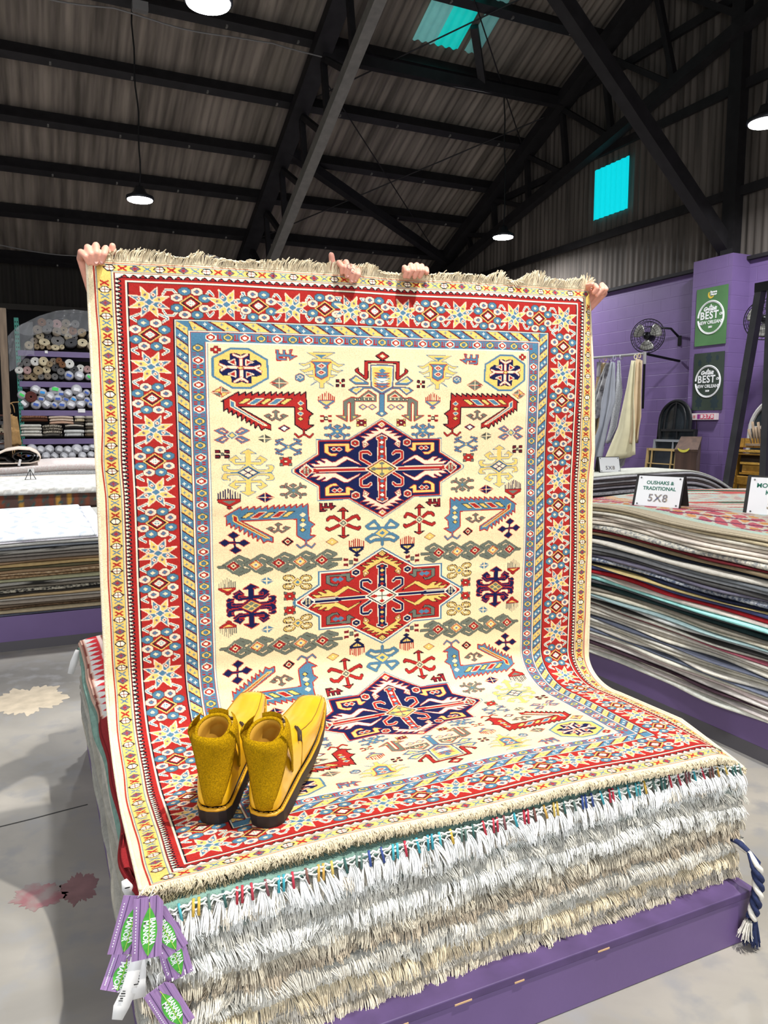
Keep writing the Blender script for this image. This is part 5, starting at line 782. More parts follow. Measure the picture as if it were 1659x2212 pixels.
paper('small white label sticking up above the corner tags against the grey pile edge', 'price_label', [(268, 1901, 1.70), (275, 1917, 1.70), (284, 1938, 1.70)], [.012, .024, .020], 1.7, 'few')
paper('white label hanging off the far left corner of the front pile', 'price_label', [(168, 1404, 3.75), (160, 1430, 3.74), (152, 1456, 3.73)], [.02, .034, .026], 3.7, None)
# ---------------------------------------------------------------- left: two low rug piles, storage rack with rolled rugs
def platform(label, x0, x1, y0, y1, h):
    t = thing('display_platform', label, 'platform', ((x0+x1)/2, (y0+y1)/2, 0)); MB().box((0, 0, h/2), (x1-x0, y1-y0, h)).build('base_box', M_purple, t, bevel=.004); 
    MB().box((0, -.0, .035), (x1-x0+.004, y1-y0+.004, .07)).build('plinth', mat('plinth_grey', (84, 80, 84), .7), t); return t
def pile(tagname, where, x0, x1, y0, y1, zb, layers, topfn, grp, nx=18, ny=12, jit=.012, top='topmost', ov=.01):
    """layers bottom->top: (weight, colour, colour2, name)"""
    tot = sum(l[0] for l in layers); acc = 0; out = []; n = len(layers)
    wob = RNG.normal(0, 1, (n+1, 2))
    def surf(f, i):
        def fn(x, y):
            return zb+(topfn(x, y)-zb)*f+.004*math.sin(f*PI)*(np.sin(x*6+y*5+wob[i, 0]*3)+np.sin(x*13-y*7+wob[i, 1]*3))*.6
        return fn
    for i, (w, c, c2, nm) in enumerate(layers):
        f0, f1 = acc/tot, (acc+w)/tot; acc += w; k = n-1-i
        z0, z1 = surf(f0, i), surf(f1, i+1); e = RNG.normal(0, ov, 4)
        loc = ((x0+x1)/2, (y0+y1)/2, float(z0(np.array((x0+x1)/2), np.array((y0+y1)/2))))
        th = float(w/tot*(topfn(np.array(x0), np.array(y0))-zb))
        pat = isinstance(c, str)
        o = slab('rug', x0+e[0], x1+e[1], y0+e[2], y1+e[3], z0, (lambda f: (lambda x, y: f(x, y)-.0015))(z1), PATS[c][0] if pat else fabric(c, c2=c2), None, nx, ny, min(.016, th*.62), jit*.7, PATS[c][1] if pat else None, loc, seed=i*17+len(where))
        o.location = loc; tag(o, '%s rug %s, %s' % (nm, where, top if k == 0 else ORD[k]+' layer down' if i else 'lowest layer'), 'rug', grp); out.append(o)
    return out
def pat_speck(a, b, s1, s2, thr):
    def f(X, Y):
        c = np.empty(X.shape+(3,)); c[:] = lin(a); m = np.sin(X*s1+2*np.sin(Y*7))*np.sin(Y*s2+1.5*np.sin(X*5)) > thr; c[m] = lin(b); return c
    return f
def pat_multi(X, Y):
    """faded multicolour geometric rug"""
    c = np.empty(X.shape+(3,)); c[:] = lin((206, 196, 178)); u = X-3.05; v = Y-1.8
    n1 = np.sin(u*37+3*np.sin(v*9))*np.sin(v*31+2*np.sin(u*13))
    def put(m, k): c[m] = lin(k)
    put(n1 > .35, (196, 168, 160)); put((n1 < -.5), (188, 206, 200))
    band = u+.30*v
    put((u < .5) & (n1 > .1), (196, 96, 104)); put((u < .5) & (n1 < -.45), (214, 150, 90)); put((u < .42) & (np.sin(v*23+u*40) > .82), (120, 60, 90)); put((u < .16), (186, 206, 188)); put((u < .10), (190, 176, 150))
    d = np.abs(((v*1.05+u*.35) % 1.15)-.57)*2; r = (u > .62) & (u < 1.75)
    put(r & (d < .75), (206, 96, 88)); put(r & (d < .75) & (np.sin(v*26+u*9) > .25) & (u < 1.3) & (d > .2), (196, 214, 196)); put(r & (d < .62) & (np.sin(v*26+u*9) < -.3) & (u > .8), (62, 108, 86)); put(r & (d < .12), (222, 214, 196))
    put((u > 1.8) & (u < 2.0), (164, 120, 110)); put((u > 1.95) & (np.sin(v*30) > 0), (226, 214, 190)); put((u > 1.95) & (np.sin(v*30) <= 0), (120, 90, 80))
    return c
PATS = {'white': (attr_mat('w_pat', bump=.3, bscale=300), pat_speck((238, 240, 242), (200, 206, 214), 40, 9, .62)), 'multi': (attr_mat('m_pat', bump=.5, bscale=250), pat_multi),
        'cream': (attr_mat('c_pat', bump=.3, bscale=300), pat_speck((236, 234, 226), (206, 206, 200), 34, 12, .6)), 'brown': (attr_mat('b_pat', bump=.3, bscale=300), lambda X, Y: _brown(X, Y)), 'bw': (attr_mat('bw_pat', bump=.4, bscale=300), pat_speck((150, 146, 138), (44, 42, 40), 90, 120, .15))}
def _brown(X, Y):
    c = np.empty(X.shape+(3,)); c[:] = lin((96, 74, 66)); n = np.sin(X*31)*np.sin(X*17+1); c[n > .4] = lin((128, 74, 56)); c[n < -.62] = lin((186, 140, 66)); c[(np.sin(X*23+2)*np.sin(Y*27) > .7)] = lin((60, 92, 88)); return c
platform('purple platform under the near left pile of folded grey and brown rugs', -1.7, .78, 5.85, 8.15, .25)
LEFT = [(1.0, (96, 98, 112), None, 'dark blue grey'), (1.2, (176, 160, 130), None, 'cream tan'), (1.1, (92, 74, 58), (130, 104, 80), 'dark brown'), (1.0, (120, 104, 88), None, 'taupe'), (1.1, (158, 146, 132), None, 'warm grey'), (.9, (176, 170, 160), None, 'light grey'), (1.2, (190, 164, 124), None, 'sandy'), (.7, (60, 56, 52), None, 'near-black'), (1.2, (56, 54, 52), (188, 180, 160), 'dark beaded'), (1.2, (120, 112, 100), None, 'grey brown'), (1.2, 'bw', None, 'black and grey flecked'), (1.3, (166, 164, 132), None, 'sage green'), (1.0, (166, 138, 104), (120, 92, 66), 'brown corded'), (1.0, (150, 122, 92), (190, 166, 134), 'tan corded'), (1.0, (158, 130, 100), None, 'fawn'), (1.0, (98, 92, 70), None, 'olive'), (1.1, (188, 160, 112), None, 'golden tan'), (1.1, (160, 132, 104), None, 'light brown'), (1.2, (128, 118, 108), None, 'taupe grey'), (1.2, (138, 130, 122), None, 'mid grey'), (1.4, 'bw', None, 'black flecked'), (1.2, (150, 154, 160), None, 'blue grey'), (1.1, (196, 194, 186), None, 'pale grey')]
tl = lambda x, y: .762+.012*np.sin(np.asarray(x)*2.2+.6)+0*np.asarray(y)
pile('l', 'in the near left pile', -1.62, .70, 5.84, 8.05, .252, LEFT, tl, 'folded rugs in the near left pile', 36, 8, top='first under the two white rugs')
loc = (-.55, 6.9, .765)
o = slab('rug', -1.60, .505, 5.845, 8.06, lambda x, y: tl(x, y)+.001, lambda x, y: tl(x, y)+.014, PATS['white'][0], None, 120, 60, .008, .006, pat_speck((232, 228, 232), (204, 198, 208), 22, 60, .5), loc); o.location = loc; tag(o, 'white rug with faint grey stripes, under the topmost one of the near left pile', 'rug')
o = slab('rug', -1.62, .395, 5.85, 8.10, lambda x, y: tl(x, y)+.015, lambda x, y: tl(x, y)+.030, PATS['white'][0], None, 160, 90, .008, .004, PATS['white'][1], loc); o.location = loc; tag(o, 'bright white rug with pale abstract marks, topmost on the near left pile', 'rug')
# second pile behind
platform('purple platform under the far left pile of rugs', -2.2, 1.5, 8.66, 11.2, .22)
LF2 = [(1.5, (120, 104, 92), None, 'brown grey'), (1.5, (150, 140, 128), None, 'grey'), (1.5, (110, 96, 84), None, 'brown'), (1.5, (170, 162, 150), None, 'pale grey'), (1.5, (130, 118, 108), None, 'taupe'), (1.5, (96, 86, 78), None, 'dark taupe')]
t2 = lambda x, y: .90+0*np.asarray(x)
pile('l2', 'in the far left pile', -2.1, 1.4, 8.68, 11.1, .222, LF2, t2, 'rugs in the far left pile', 12, 8, top='first under the hanging brown rug')
def drape(name, label, x0, x1, yf, yb, ztop, drop, col, m, th=.012):
    def fn(u, v):
        s = v*(yb-yf+drop); x = x0+(x1-x0)*u; w = .006*math.sin(x*7)
        if s < drop: return (x, yf+w, ztop-drop+s)
        return (x, yf+(s-drop), ztop+w*.5)
    nu, nv = 160, 90; P = np.array([fn(i/(nu-1), j/(nv-1)) for j in range(nv) for i in range(nu)]); s = np.array([j/(nv-1)*(yb-yf+drop) for j in range(nv) for i in range(nu)])
    loc = np.array(((x0+x1)/2, yf, ztop)); o = np_mesh(name, P-loc, grid_faces(nu, nv), m, None, True, col(P[:, 0], s)); o.location = loc; md = o.modifiers.new('s', 'SOLIDIFY'); md.thickness = th; md.offset = 1; return tag(o, label, 'rug')
def colb(X, S):
    c = _brown(X*1.1, S*5+.3*np.sin(X*9)); c[(S < .02)] = lin((70, 54, 50)); c[(S > .15)] = lin((190, 160, 140)); c[(S > .16) & (np.sin(X*60) > 0)] = lin((110, 80, 70)); c[S > .18] = lin((226, 210, 194)); return c
drape('rug', 'dark brown floral rug hanging over the front of the far left pile', -2.1, 1.4, 8.655, 11.05, .905, .19, colb, PATS['brown'][0])
def colw(X, S):
    c = PATS['cream'][1](X, S*1.5); m = (S < .06) & (np.sin(X*45)*np.sin(S*160) > .1); c[m] = lin((196, 190, 180)); return c
drape('rug', 'cream white rug lying on the far left pile with its edge over the front', -2.1, 1.4, 8.635, 10.6, .925, .055, colw, PATS['cream'][0])
# third row: low stack, folded rug on it, little wire easel and tags
loc = (-.4, 11.9, 0)
ROW3 = [(3, (126, 118, 110), None, 'grey'), (3, (150, 142, 132), None, 'mid grey'), (3, (176, 168, 156), None, 'stone'), (2, (226, 222, 212), None, 'ivory'), (1.2, (196, 196, 196), (226, 226, 224), 'mottled grey'), (1.2, (232, 228, 222), (220, 200, 196), 'white')]
pile('l3', 'in the third row at far left', -2.4, 1.5, 11.25, 13.4, .02, ROW3, lambda x, y: 1.035+.02*np.sin(np.asarray(x)*3), 'rugs in the third row at far left', 14, 8)
t = thing('folded_rug', 'cream rug with dark underside folded into a thick roll on the far left piles', 'rug', (-.13, 11.35, 1.06))
mb = MB(); prof = []
for k in range(60):
    a = k/59; r = .105*(1-.78*a); th = PI*1.02+a*4.3*PI; prof.append((r*1.9*math.cos(th)+.06*a, .088+r*.86*math.sin(th)*(.98)))
prof = [(-1.2, .045), (-.9, .075), (-.55, .07), (-.32, .10)]+prof
mb = MB(); k = len(prof)
for y in (0, 1.3): mb.v += [(x, y, z) for x, z in prof]
mb.f = [(i, i+1, k+i+1, k+i) for i in range(k-1)]; mb.mi = [0]*(k-1); o = mb.build('roll', mat('folded_dark', (46, 44, 44), .95, noise=.3, nscale=30), t, True); md = o.modifiers.new('s', 'SOLIDIFY'); md.thickness = .012
mb = MB(); pr = [(-1.3, .06), (-.9, .095), (-.55, .088), (-.34, .118), (-.2, .185), (-.05, .208), (.1, .196), (.19, .15), (.235, .085), (.215, .03), (.1, .002), (-.2, 0), (-1.2, .0)]
k = len(pr)
for y in (-.01, 1.3): mb.v += [(x, y, z) for x, z in pr]
mb.f = [(i, i+1, k+i+1, k+i) for i in range(k-1)]; mb.mi = [0]*(k-1); o = mb.build('wrap', mat('folded_cream', (228, 212, 196), .95, noise=.06, nscale=20), t, True); md = o.modifiers.new('s', 'SOLIDIFY'); md.thickness = .016
t = thing('wire_easel', 'small triangular wire sign stand on the cream rug of the far left pile', 'stand', atZ(66, 1036, .937)); mb = MB()
for a, c in (((-.06, 0, 0), (0, .03, .12)), ((.06, 0, 0), (0, .03, .12)), ((-.06, 0, 0), (.06, 0, 0)), ((0, .09, 0), (0, .03, .12))): mb.tube([a, c], .004, 6)
mb.build('wire', M_cord if 'M_cord' in globals() else mat('black_cord', (14, 14, 14), .7), t)
MB().box((.01, .05, .1), (.07, .002, .06), (.3, 0, 0)).build('card', M_card, t)
for (u, v), lab in (((43, 1008), 'white paper tag standing against the folded rug at far left'),):
    o = MB().box((0, 0, .045), (.03, .003, .09), (-.2, .25, 0)).build('paper_tag', M_card); o.location = atY(u, v+6, 11.2); o.location.z = 1.06; o.location.y = 11.32; o.location.z = 1.035; tag(o, lab, 'tag')
# ------------------------------------------------ storage rack and rolled rugs
RY_ = 15.5
def S(zx, zy): return atY(zx/5.53, 640+zy/5.53, RY_-.02)
M_teal = mat('teal_rack', (46, 128, 112), .5, noise=.1, nscale=8); M_beam = mat('purple_beam', (104, 88, 128), .5, noise=.06, nscale=6); M_hole = mat('dark_hole', (8, 12, 12), .9); M_deck = mat('rack_deck', (70, 40, 30), .9, noise=.2, nscale=5)
rack = thing('pallet_rack', 'tall storage rack with teal uprights and purple shelf beams, full of rolled rugs', 'rack', (1.1, RY_+.5, 0))
zs = [2.93, 2.375, 1.85, 1.325, .80, .25]
for y in (-.46, .46):
    for x in (-1.25, 1.35): 
        u_ = MB().box((x, y, 1.75), (.075, .07, 3.5)).build('upright', M_teal, rack)
        if y < 0:
            mb = MB()
            for k in range(44):
                for dx in (-.018, .018): mb.box((x+dx, y-.0355, .2+k*.075), (.014, .002, .03))
            tag(mb.build('hole_row', M_hole, u_), kind='stuff')
for z in zs:
    MB().box((.05, -.48, z-.055), (2.6, .05, .10)).build('beam', M_beam, rack); MB().box((.05, .46, z-.055), (2.6, .05, .10)).build('beam', M_beam, rack); MB().box((.05, 0, z-.015), (2.56, .92, .02)).build('shelf_deck', M_deck, rack)
p = S(975, 1366); o = MB().box((0, 0, 0), (.125, .004, .07)).build('shelf_label', M_card); o.location = (p.x, RY_-.015, p.z); tag(o, 'white shelf label card on the third purple beam of the rack', 'label'); text_mesh('€15', 'print', .03, M_ink, frame((0, -.003, 0), (1, 0, 0), (0, 0, 1)), o, .0005) if False else None
for k, (u, v) in enumerate(((553, 664),)):
    p = S(u, v); o = MB().box((0, 0, 0), (.05, .004, .05)).build('shelf_label', M_card); o.location = (p.x, RY_-.015, p.z); tag(o, 'small white sticker on the top purple beam of the rack', 'label')
ROLLC = dict(beige=(176, 164, 140), tan=(164, 146, 116), cream=(206, 194, 164), white=(214, 212, 206), gray=(120, 118, 116), dgray=(78, 78, 80), brown=(132, 92, 62), rust=(98, 50, 44), wrap=(196, 196, 200), pink=(180, 150, 146), taupe=(140, 128, 112))
RMESH = {}
def roll_mesh(c):
    if c in RMESH: return RMESH[c]
    wrap = c == 'wrap'; mb = MB(); prof = [(.001, .004 if wrap else .06), (.16, .004 if wrap else .06), (.165, 0)] if not wrap else [(.001, -.05), (.25, -.05), (.45, -.035), (.7, -.01)]
    if not wrap:
        for k in range(5): r = .2+.16*k; prof += [(r, -.012 if k % 2 else .004), (r+.06, -.014), (r+.12, .006)]
    prof += [(.93, .012), (1, .06), (1.0, 1)]
    mb.lathe([(r, z) for r, z in prof], n=20, axis='Y'); me = bpy.data.meshes.new('roll_'+c); me.from_pydata(mb.v, [], mb.f); me.polygons.foreach_set('use_smooth', [True]*len(me.polygons))
    if wrap: me.materials.append(mat('wrapped_roll', (190, 190, 194), .25, noise=.14, nscale=9, bump=.5, bscale=14, spec=.6))
    else: me.materials.append(mat('roll_'+c+'_wool', ROLLC[c], .95, noise=.2, nscale=7)); me.materials.append(mat('roll_core', (20, 18, 17), .95)); 
    if not wrap:
        for pl in me.polygons:
            if max(math.hypot(me.vertices[i].co.x, me.vertices[i].co.z) for i in pl.vertices) < .17: pl.material_index = 1
    RMESH[c] = me; return me
LBL = {}
def lbl_mesh(col):
    if col not in LBL:
        mb = MB(); mb.box((0, -.06, 0), (1.0, .01, .55), (0, .5, 0)); me = bpy.data.meshes.new('label'); me.from_pydata(mb.v, [], mb.f); me.materials.append(mat('label_'+col, dict(blue=(58, 92, 176), cyan=(40, 150, 226), green=(70, 214, 96), white=(232, 232, 234))[col], .5)); LBL[col] = me
    return LBL[col]
SHELF = ['top', 'second', 'third', 'fourth', 'fifth']
DESC = dict(beige='beige', tan='tan', cream='cream', white='white', gray='grey', dgray='dark grey', brown='brown', rust='rust red', wrap='plastic-wrapped', pink='pinkish', taupe='taupe')
def place_rolls(rows, sh, zlim):
    rows = sorted(rows, key=lambda r: r[0])
    for i, row in enumerate(rows):
        zx, zy, rr, c = row[:4]; lb = row[4] if len(row) > 4 else None; p = S(zx, zy); r = rr*.00172*.94; fl = row[5] if len(row) > 5 else 1
        p.z = max(p.z, zlim+r*fl+.002); y = RY_+RNG.uniform(-.05, .03)
        t = bpy.data.objects.new('rug_roll', roll_mesh(c)) if not lb else thing('rug_roll', None, None)
        lab = '%s rug roll%s, %s from left on the %s rack shelf' % (DESC[c], ' with %s label' % {'blue': 'blue', 'cyan': 'bright blue', 'green': 'green', 'white': 'white'}[lb] if lb else '', ('first' if i == 0 else ORD[i]), SHELF[sh])
        if not lb: COL.objects.link(t)
        tag(t, lab, 'rolled rug', 'rolled rugs on the storage rack'); t.location = (p.x, y, p.z); t.scale = (r, .62, r*fl); t.rotation_euler = (0, RNG.uniform(-3, 3) if fl == 1 else RNG.uniform(-.3, .3), RNG.uniform(-.03, .03))
        if lb:
            b = bpy.data.objects.new('roll_body', roll_mesh(c)); COL.objects.link(b); b.parent = t; q = bpy.data.objects.new('end_label', lbl_mesh(lb)); COL.objects.link(q); q.parent = t; t.rotation_euler = (0, RNG.uniform(-.5, .3), 0)
place_rolls([(345, 588, 48, 'beige'), (408, 530, 40, 'taupe'), (440, 600, 32, 'tan'), (530, 548, 62, 'cream', None, .72), (580, 482, 40, 'dgray'), (690, 532, 76, 'gray', None, .82), (505, 605, 26, 'tan'), (585, 608, 28, 'tan'), (660, 612, 48, 'cream', None, .7), (740, 606, 28, 'cream'), (815, 482, 44, 'beige'), (850, 556, 74, 'dgray', None, .7), (890, 490, 38, 'gray'), (985, 555, 60, 'cream', None, .8), (480, 470, 45, 'beige'), (450, 400, 55, 'taupe'), (560, 400, 52, 'gray'), (680, 425, 52, 'taupe'), (760, 400, 50, 'tan'), (870, 410, 50, 'brown'), (980, 430, 50, 'tan'), (500, 310, 48, 'brown'), (680, 330, 55, 'pink'), (590, 320, 46, 'gray'), (790, 320, 50, 'taupe'), (900, 330, 48, 'gray'), (1100, 590, 55, 'beige'), (1100, 480, 50, 'gray')], 0, 2.935)
place_rolls([(240, 815, 32, 'gray'), (320, 790, 50, 'gray'), (420, 778, 52, 'white'), (520, 776, 52, 'cream'), (592, 810, 36, 'tan'), (640, 776, 40, 'taupe'), (705, 768, 36, 'brown'), (745, 818, 38, 'brown'), (830, 806, 54, 'white'), (228, 884, 46, 'white', None, .9), (325, 884, 46, 'pink'), (455, 890, 54, 'tan'), (555, 876, 46, 'cream'), (665, 850, 48, 'dgray'), (728, 900, 42, 'gray'), (885, 878, 52, 'dgray'), (965, 860, 48, 'white'), (1045, 872, 42, 'pink'), (245, 962, 34, 'gray'), (320, 958, 38, 'tan'), (405, 958, 48, 'tan'), (490, 962, 34, 'gray'), (570, 955, 40, 'taupe'), (735, 962, 32, 'dgray'), (655, 960, 38, 'gray'), (825, 945, 56, 'wrap', 'blue'), (950, 948, 56, 'wrap', 'white'), (1060, 962, 40, 'wrap', 'green'), (1130, 880, 50, 'tan'), (1145, 960, 45, 'gray')], 1, 2.38)
place_rolls([(262, 1180, 50, 'wrap', 'green'), (370, 1202, 64, 'rust'), (425, 1110, 58, 'wrap', 'white'), (508, 1150, 48, 'wrap', 'cyan'), (490, 1228, 48, 'wrap', 'blue'), (595, 1195, 55, 'wrap', 'white'), (660, 1108, 66, 'wrap', 'green'), (730, 1168, 46, 'wrap', 'blue'), (690, 1226, 50, 'wrap', 'blue'), (815, 1160, 50, 'wrap', 'white'), (915, 1116, 62, 'wrap', 'white'), (790, 1232, 46, 'wrap', 'blue'), (880, 1230, 44, 'wrap', 'cyan'), (960, 1190, 50, 'wrap', 'white'), (1035, 1152, 44, 'wrap', 'blue'), (1040, 1246, 44, 'wrap', 'blue'), (285, 1274, 62, 'wrap', 'white'), (430, 1294, 55, 'wrap', 'blue'), (555, 1282, 60, 'wrap', 'white'), (650, 1300, 42, 'wrap', 'blue'), (740, 1298, 52, 'wrap', 'blue'), (850, 1294, 54, 'wrap', 'white'), (965, 1286, 56, 'wrap', 'white'), (1085, 1292, 42, 'wrap', 'blue'), (1130, 1200, 50, 'wrap', 'white')], 2, 1.855)
place_rolls([(380, 1826, 58, 'wrap', 'white'), (485, 1834, 48, 'wrap', 'white'), (590, 1828, 54, 'wrap', 'white'), (710, 1834, 50, 'wrap', 'white'), (810, 1838, 50, 'wrap', 'white'), (920, 1828, 62, 'wrap', 'white'), (1030, 1820, 46, 'wrap', 'white'), (1110, 1795, 50, 'wrap', 'white'), (330, 1900, 48, 'wrap', 'blue'), (440, 1905, 42, 'wrap', 'white'), (550, 1908, 48, 'wrap', 'white'), (655, 1908, 50, 'wrap', 'white'), (765, 1908, 48, 'wrap', 'white'), (860, 1905, 45, 'wrap'), (985, 1905, 48, 'wrap', 'white'), (1090, 1895, 44, 'wrap', 'white')], 4, .805)
# folded rugs on the fourth shelf
def folded(label, zx0, zx1, zy0, zy1, cols, sag=0):
    a, c = S(zx0, zy1), S(zx1, zy0); w = c.x-a.x; h = c.z-a.z; t = thing('folded_rug', label, 'rug', ((a.x+c.x)/2, RY_+.3, max(a.z, 1.332)), group='folded rugs on the storage rack'); n = len(cols)
    for k, cc in enumerate(cols):
        z0, z1 = h*k/n+.002, h*(k+1)/n-.002; fz = lambda x, y, z: z+sag*np.cos(np.asarray(x)/w*PI*1.9)
        slab('fold', -w/2+RNG.uniform(0, .02), w/2-RNG.uniform(0, .02), -.32, .3, (lambda z: (lambda x, y: fz(x, y, z)))(z0), (lambda z: (lambda x, y: fz(x, y, z)))(z1), fabric(*([cc] if not isinstance(cc[0], tuple) else [cc[0]]), **({'c2': cc[1]} if isinstance(cc[0], tuple) else {})), t, 12, 5, min(.02, h/n*.45), .004)
folded('stack of folded off-white rugs at the left of the fourth rack shelf', 245, 505, 1528, 1676, [(206, 200, 188), (212, 208, 198), (200, 194, 182), (208, 204, 194)])
folded('dark brown folded rug lying at upper left of the fourth rack shelf', 245, 578, 1425, 1498, [(86, 54, 40), ((96, 60, 44), (150, 110, 88))], .004)
folded('folded rose beige rug in the upper middle of the fourth rack shelf', 584, 880, 1430, 1528, [(196, 160, 136), (206, 186, 166), (200, 180, 160)], .006)
folded('black and cream patterned folded rug sagging in the middle of the fourth rack shelf', 510, 750, 1535, 1676, [(90, 86, 80), ((60, 54, 48), (200, 190, 170)), ((150, 140, 124), (52, 48, 44)), ((60, 54, 48), (200, 190, 170))], .006)
folded('folded pale grey rug at lower right of the fourth rack shelf', 758, 1012, 1592, 1676, [(190, 190, 186), (206, 206, 202)])
folded('folded charcoal and cream rug right of centre on the fourth rack shelf', 770, 1010, 1505, 1586, [(40, 38, 36), (196, 188, 174), (70, 64, 58)], .005)
folded('folded taupe and cream rug at upper right of the fourth rack shelf', 884, 1012, 1425, 1500, [(196, 180, 150), (208, 200, 184)])
folded('folded grey-brown rugs at the right end of the fourth rack shelf', 1018, 1150, 1425, 1676, [(110, 96, 80), (170, 164, 150), (80, 72, 62), (186, 180, 166), (100, 92, 82), (176, 166, 150)])
# clear plastic sheet over the top of the rack
mp = bpy.data.materials.new('clear_plastic'); mp.use_nodes = True; nt = mp.node_tree; b = nt.nodes['Principled BSDF']; b.inputs['Base Color'].default_value = (.62, .64, .66, 1); b.inputs['Roughness'].default_value = .22; b.inputs['Alpha'].default_value = .2; b.inputs['Specular IOR Level'].default_value = .8
n = nt.nodes.new('ShaderNodeTexNoise'); n.inputs['Scale'].default_value = 7; n.inputs['Detail'].default_value = 5; bp = nt.nodes.new('ShaderNodeBump'); bp.inputs['Strength'].default_value = .7; bp.inputs['Distance'].default_value = .05; nt.links.new(n.outputs['Fac'], bp.inputs['Height']); nt.links.new(bp.outputs[0], b.inputs['Normal'])
def topz(x): u = (x+1.3)/2.6; return 2.935+.80*np.clip(np.sin(PI*np.clip((x+.22)/1.9, 0, 1)), 0, 1)**.55
t = thing('plastic_sheet', 'clear plastic sheet draped over the rolled rugs on top of the rack', 'sheet', (0, RY_-.12, 2.9))
def fn(u, v):
    x = -.16+1.60*u; zt = 2.98+.70*math.sin(PI*min(1, max(.02, .10+.62*u)))**.7; low = 3.24-.05*math.sin(u*14)-.03*math.sin(u*5)
    return (x, -.03+.02*math.sin(x*21+v*3)+.015*math.sin(x*9), zt+(low-zt)*v-2.9)
mb = MB().grid(60, 14, fn); mb.grid(60, 8, lambda u, v: (fn(u, 0)[0], fn(u, 0)[1]+v*.95, fn(u, 0)[2]+.02*math.sin(v*PI)))
mb.grid(14, 24, lambda u, v: (-.16-.10*(1-v)*0+.0+(-.14+.42*u)*1.0, -.05+.03*math.sin(u*9+v*4), (3.42-.55*(1-u)**2*.5-2.9)+(-.62-.05*math.sin(u*6))*v))
mb.build('sheet', mp, t, True)
# ------------------------------------------------ things left of the rack
o = MB().bar((-.335, 12.6, 0), (-.305, 12.9, 3.3), .11, .10).build('timber_post', mat('old_timber', (112, 96, 80), .9, noise=.3, nscale=3, stretch=(6, 6, .6))); tag(o, 'leaning pale timber post at the left edge of the photo', 'post')
t = thing('tote_bundle', 'bundle of tan cloth bags hanging beside the teal upright of the rack', 'bags', (-.33, 15.0, 1.45)); Mt = mat('tan_cloth', (168, 132, 84), .95, noise=.2, nscale=14)
for k, (dx, w, h, z) in enumerate(((-.02, .12, .38, .12), (.05, .13, .30, .08), (.01, .14, .34, -.12), (.08, .12, .26, -.16))):
    MB().grid(8, 8, lambda u, v: (dx+(u-.5)*w*(1+.5*v), -.03*k+.02*math.sin(u*7+k), z+.2-h*v-.01*math.sin(u*9))).build('bag', Mt, t, True).modifiers.new('s', 'SOLIDIFY').thickness = .01
mb = MB()
for k in range(9): x = -.08+.022*k; mb.tube([(x, -.05, -.18), (x+.02*math.sin(k), -.07, -.36), (x+.03*math.sin(k*2), -.05, -.395)], .008, 5)
tag(mb.build('strap', Mt, t, True), kind='stuff')
mb = MB()
for k in range(2): mb.tube([(-.03+.06*k+.05*math.cos(a), -.02, .34+.16*math.sin(a)) for a in np.linspace(0, PI, 10)], .008, 5)
mb.tube([(.0, -.02, .50), (.06, .0, .52), (.16, .02, .53)], .01, 6); tag(mb.build('handle_loop', Mt, t, True), kind='stuff')
t = thing('wicker_basket', 'dark brown wicker basket below the tan bags at the left edge', 'basket', (-.36, 14.9, .62)); mb = MB()
for k in range(9): mb.tube([((.16+.012*k)*math.cos(a), (.16+.012*k)*math.sin(a), .05*k+.012*math.sin(a*9+k*PI)) for a in np.linspace(0, 2*PI, 37)[:-1]], .024, 6, closed=True)
mb.build('weave', mat('wicker', (92, 58, 38), .8, noise=.4, nscale=40), t, True)
MB().lathe([(.02, 0), (.16, 0), (.16, .004)]).build('bottom', mat('wicker', (92, 58, 38), .8), t)
o = MB().box((0, 0, .31), (.6, .5, .62)).build('low_crate', M_deck); o.location = (-.42, 14.8, 0); tag(o, 'low dark crate holding up the wicker basket at the left edge', 'crate')
for (zx, zy, rr, c) in ((20, 1480, 60, 'dgray'), (15, 1625, 48, 'beige'), (60, 1555, 40, 'taupe'), (30, 1700, 42, 'gray'), (15, 1785, 44, 'wrap')):
    p = S(zx, zy); o = bpy.data.objects.new('rug_roll', roll_mesh(c)); COL.objects.link(o); r = rr*.00165; o.location = (p.x, RY_+.1, p.z); o.scale = (r, .5, r); tag(o, '%s rolled rug at the far left edge, %s' % (DESC[c], {'dgray': 'topmost there', 'beige': 'beside the tan bags', 'taupe': 'tucked against the bags', 'gray': 'low in the pile', 'wrap': 'lowest there'}[c]), 'rolled rug', 'rolled rugs at the left edge')
t = thing('side_rack', 'dark rack holding the few rolled rugs at the left edge of the photo', 'rack', (-1.0, RY_+.45, 0))
for z in (1.95, 1.62, 1.44, 1.2, .99): MB().box((0, 0, S(0, 0).z*0+z-.30+.10), (1.2, .9, .03)).build('shelf', M_deck, t)
for x in (-.6, -.62+.02): MB().box((x, -.4, 1.0), (.06, .06, 2.0)).build('upright', M_teal, t)
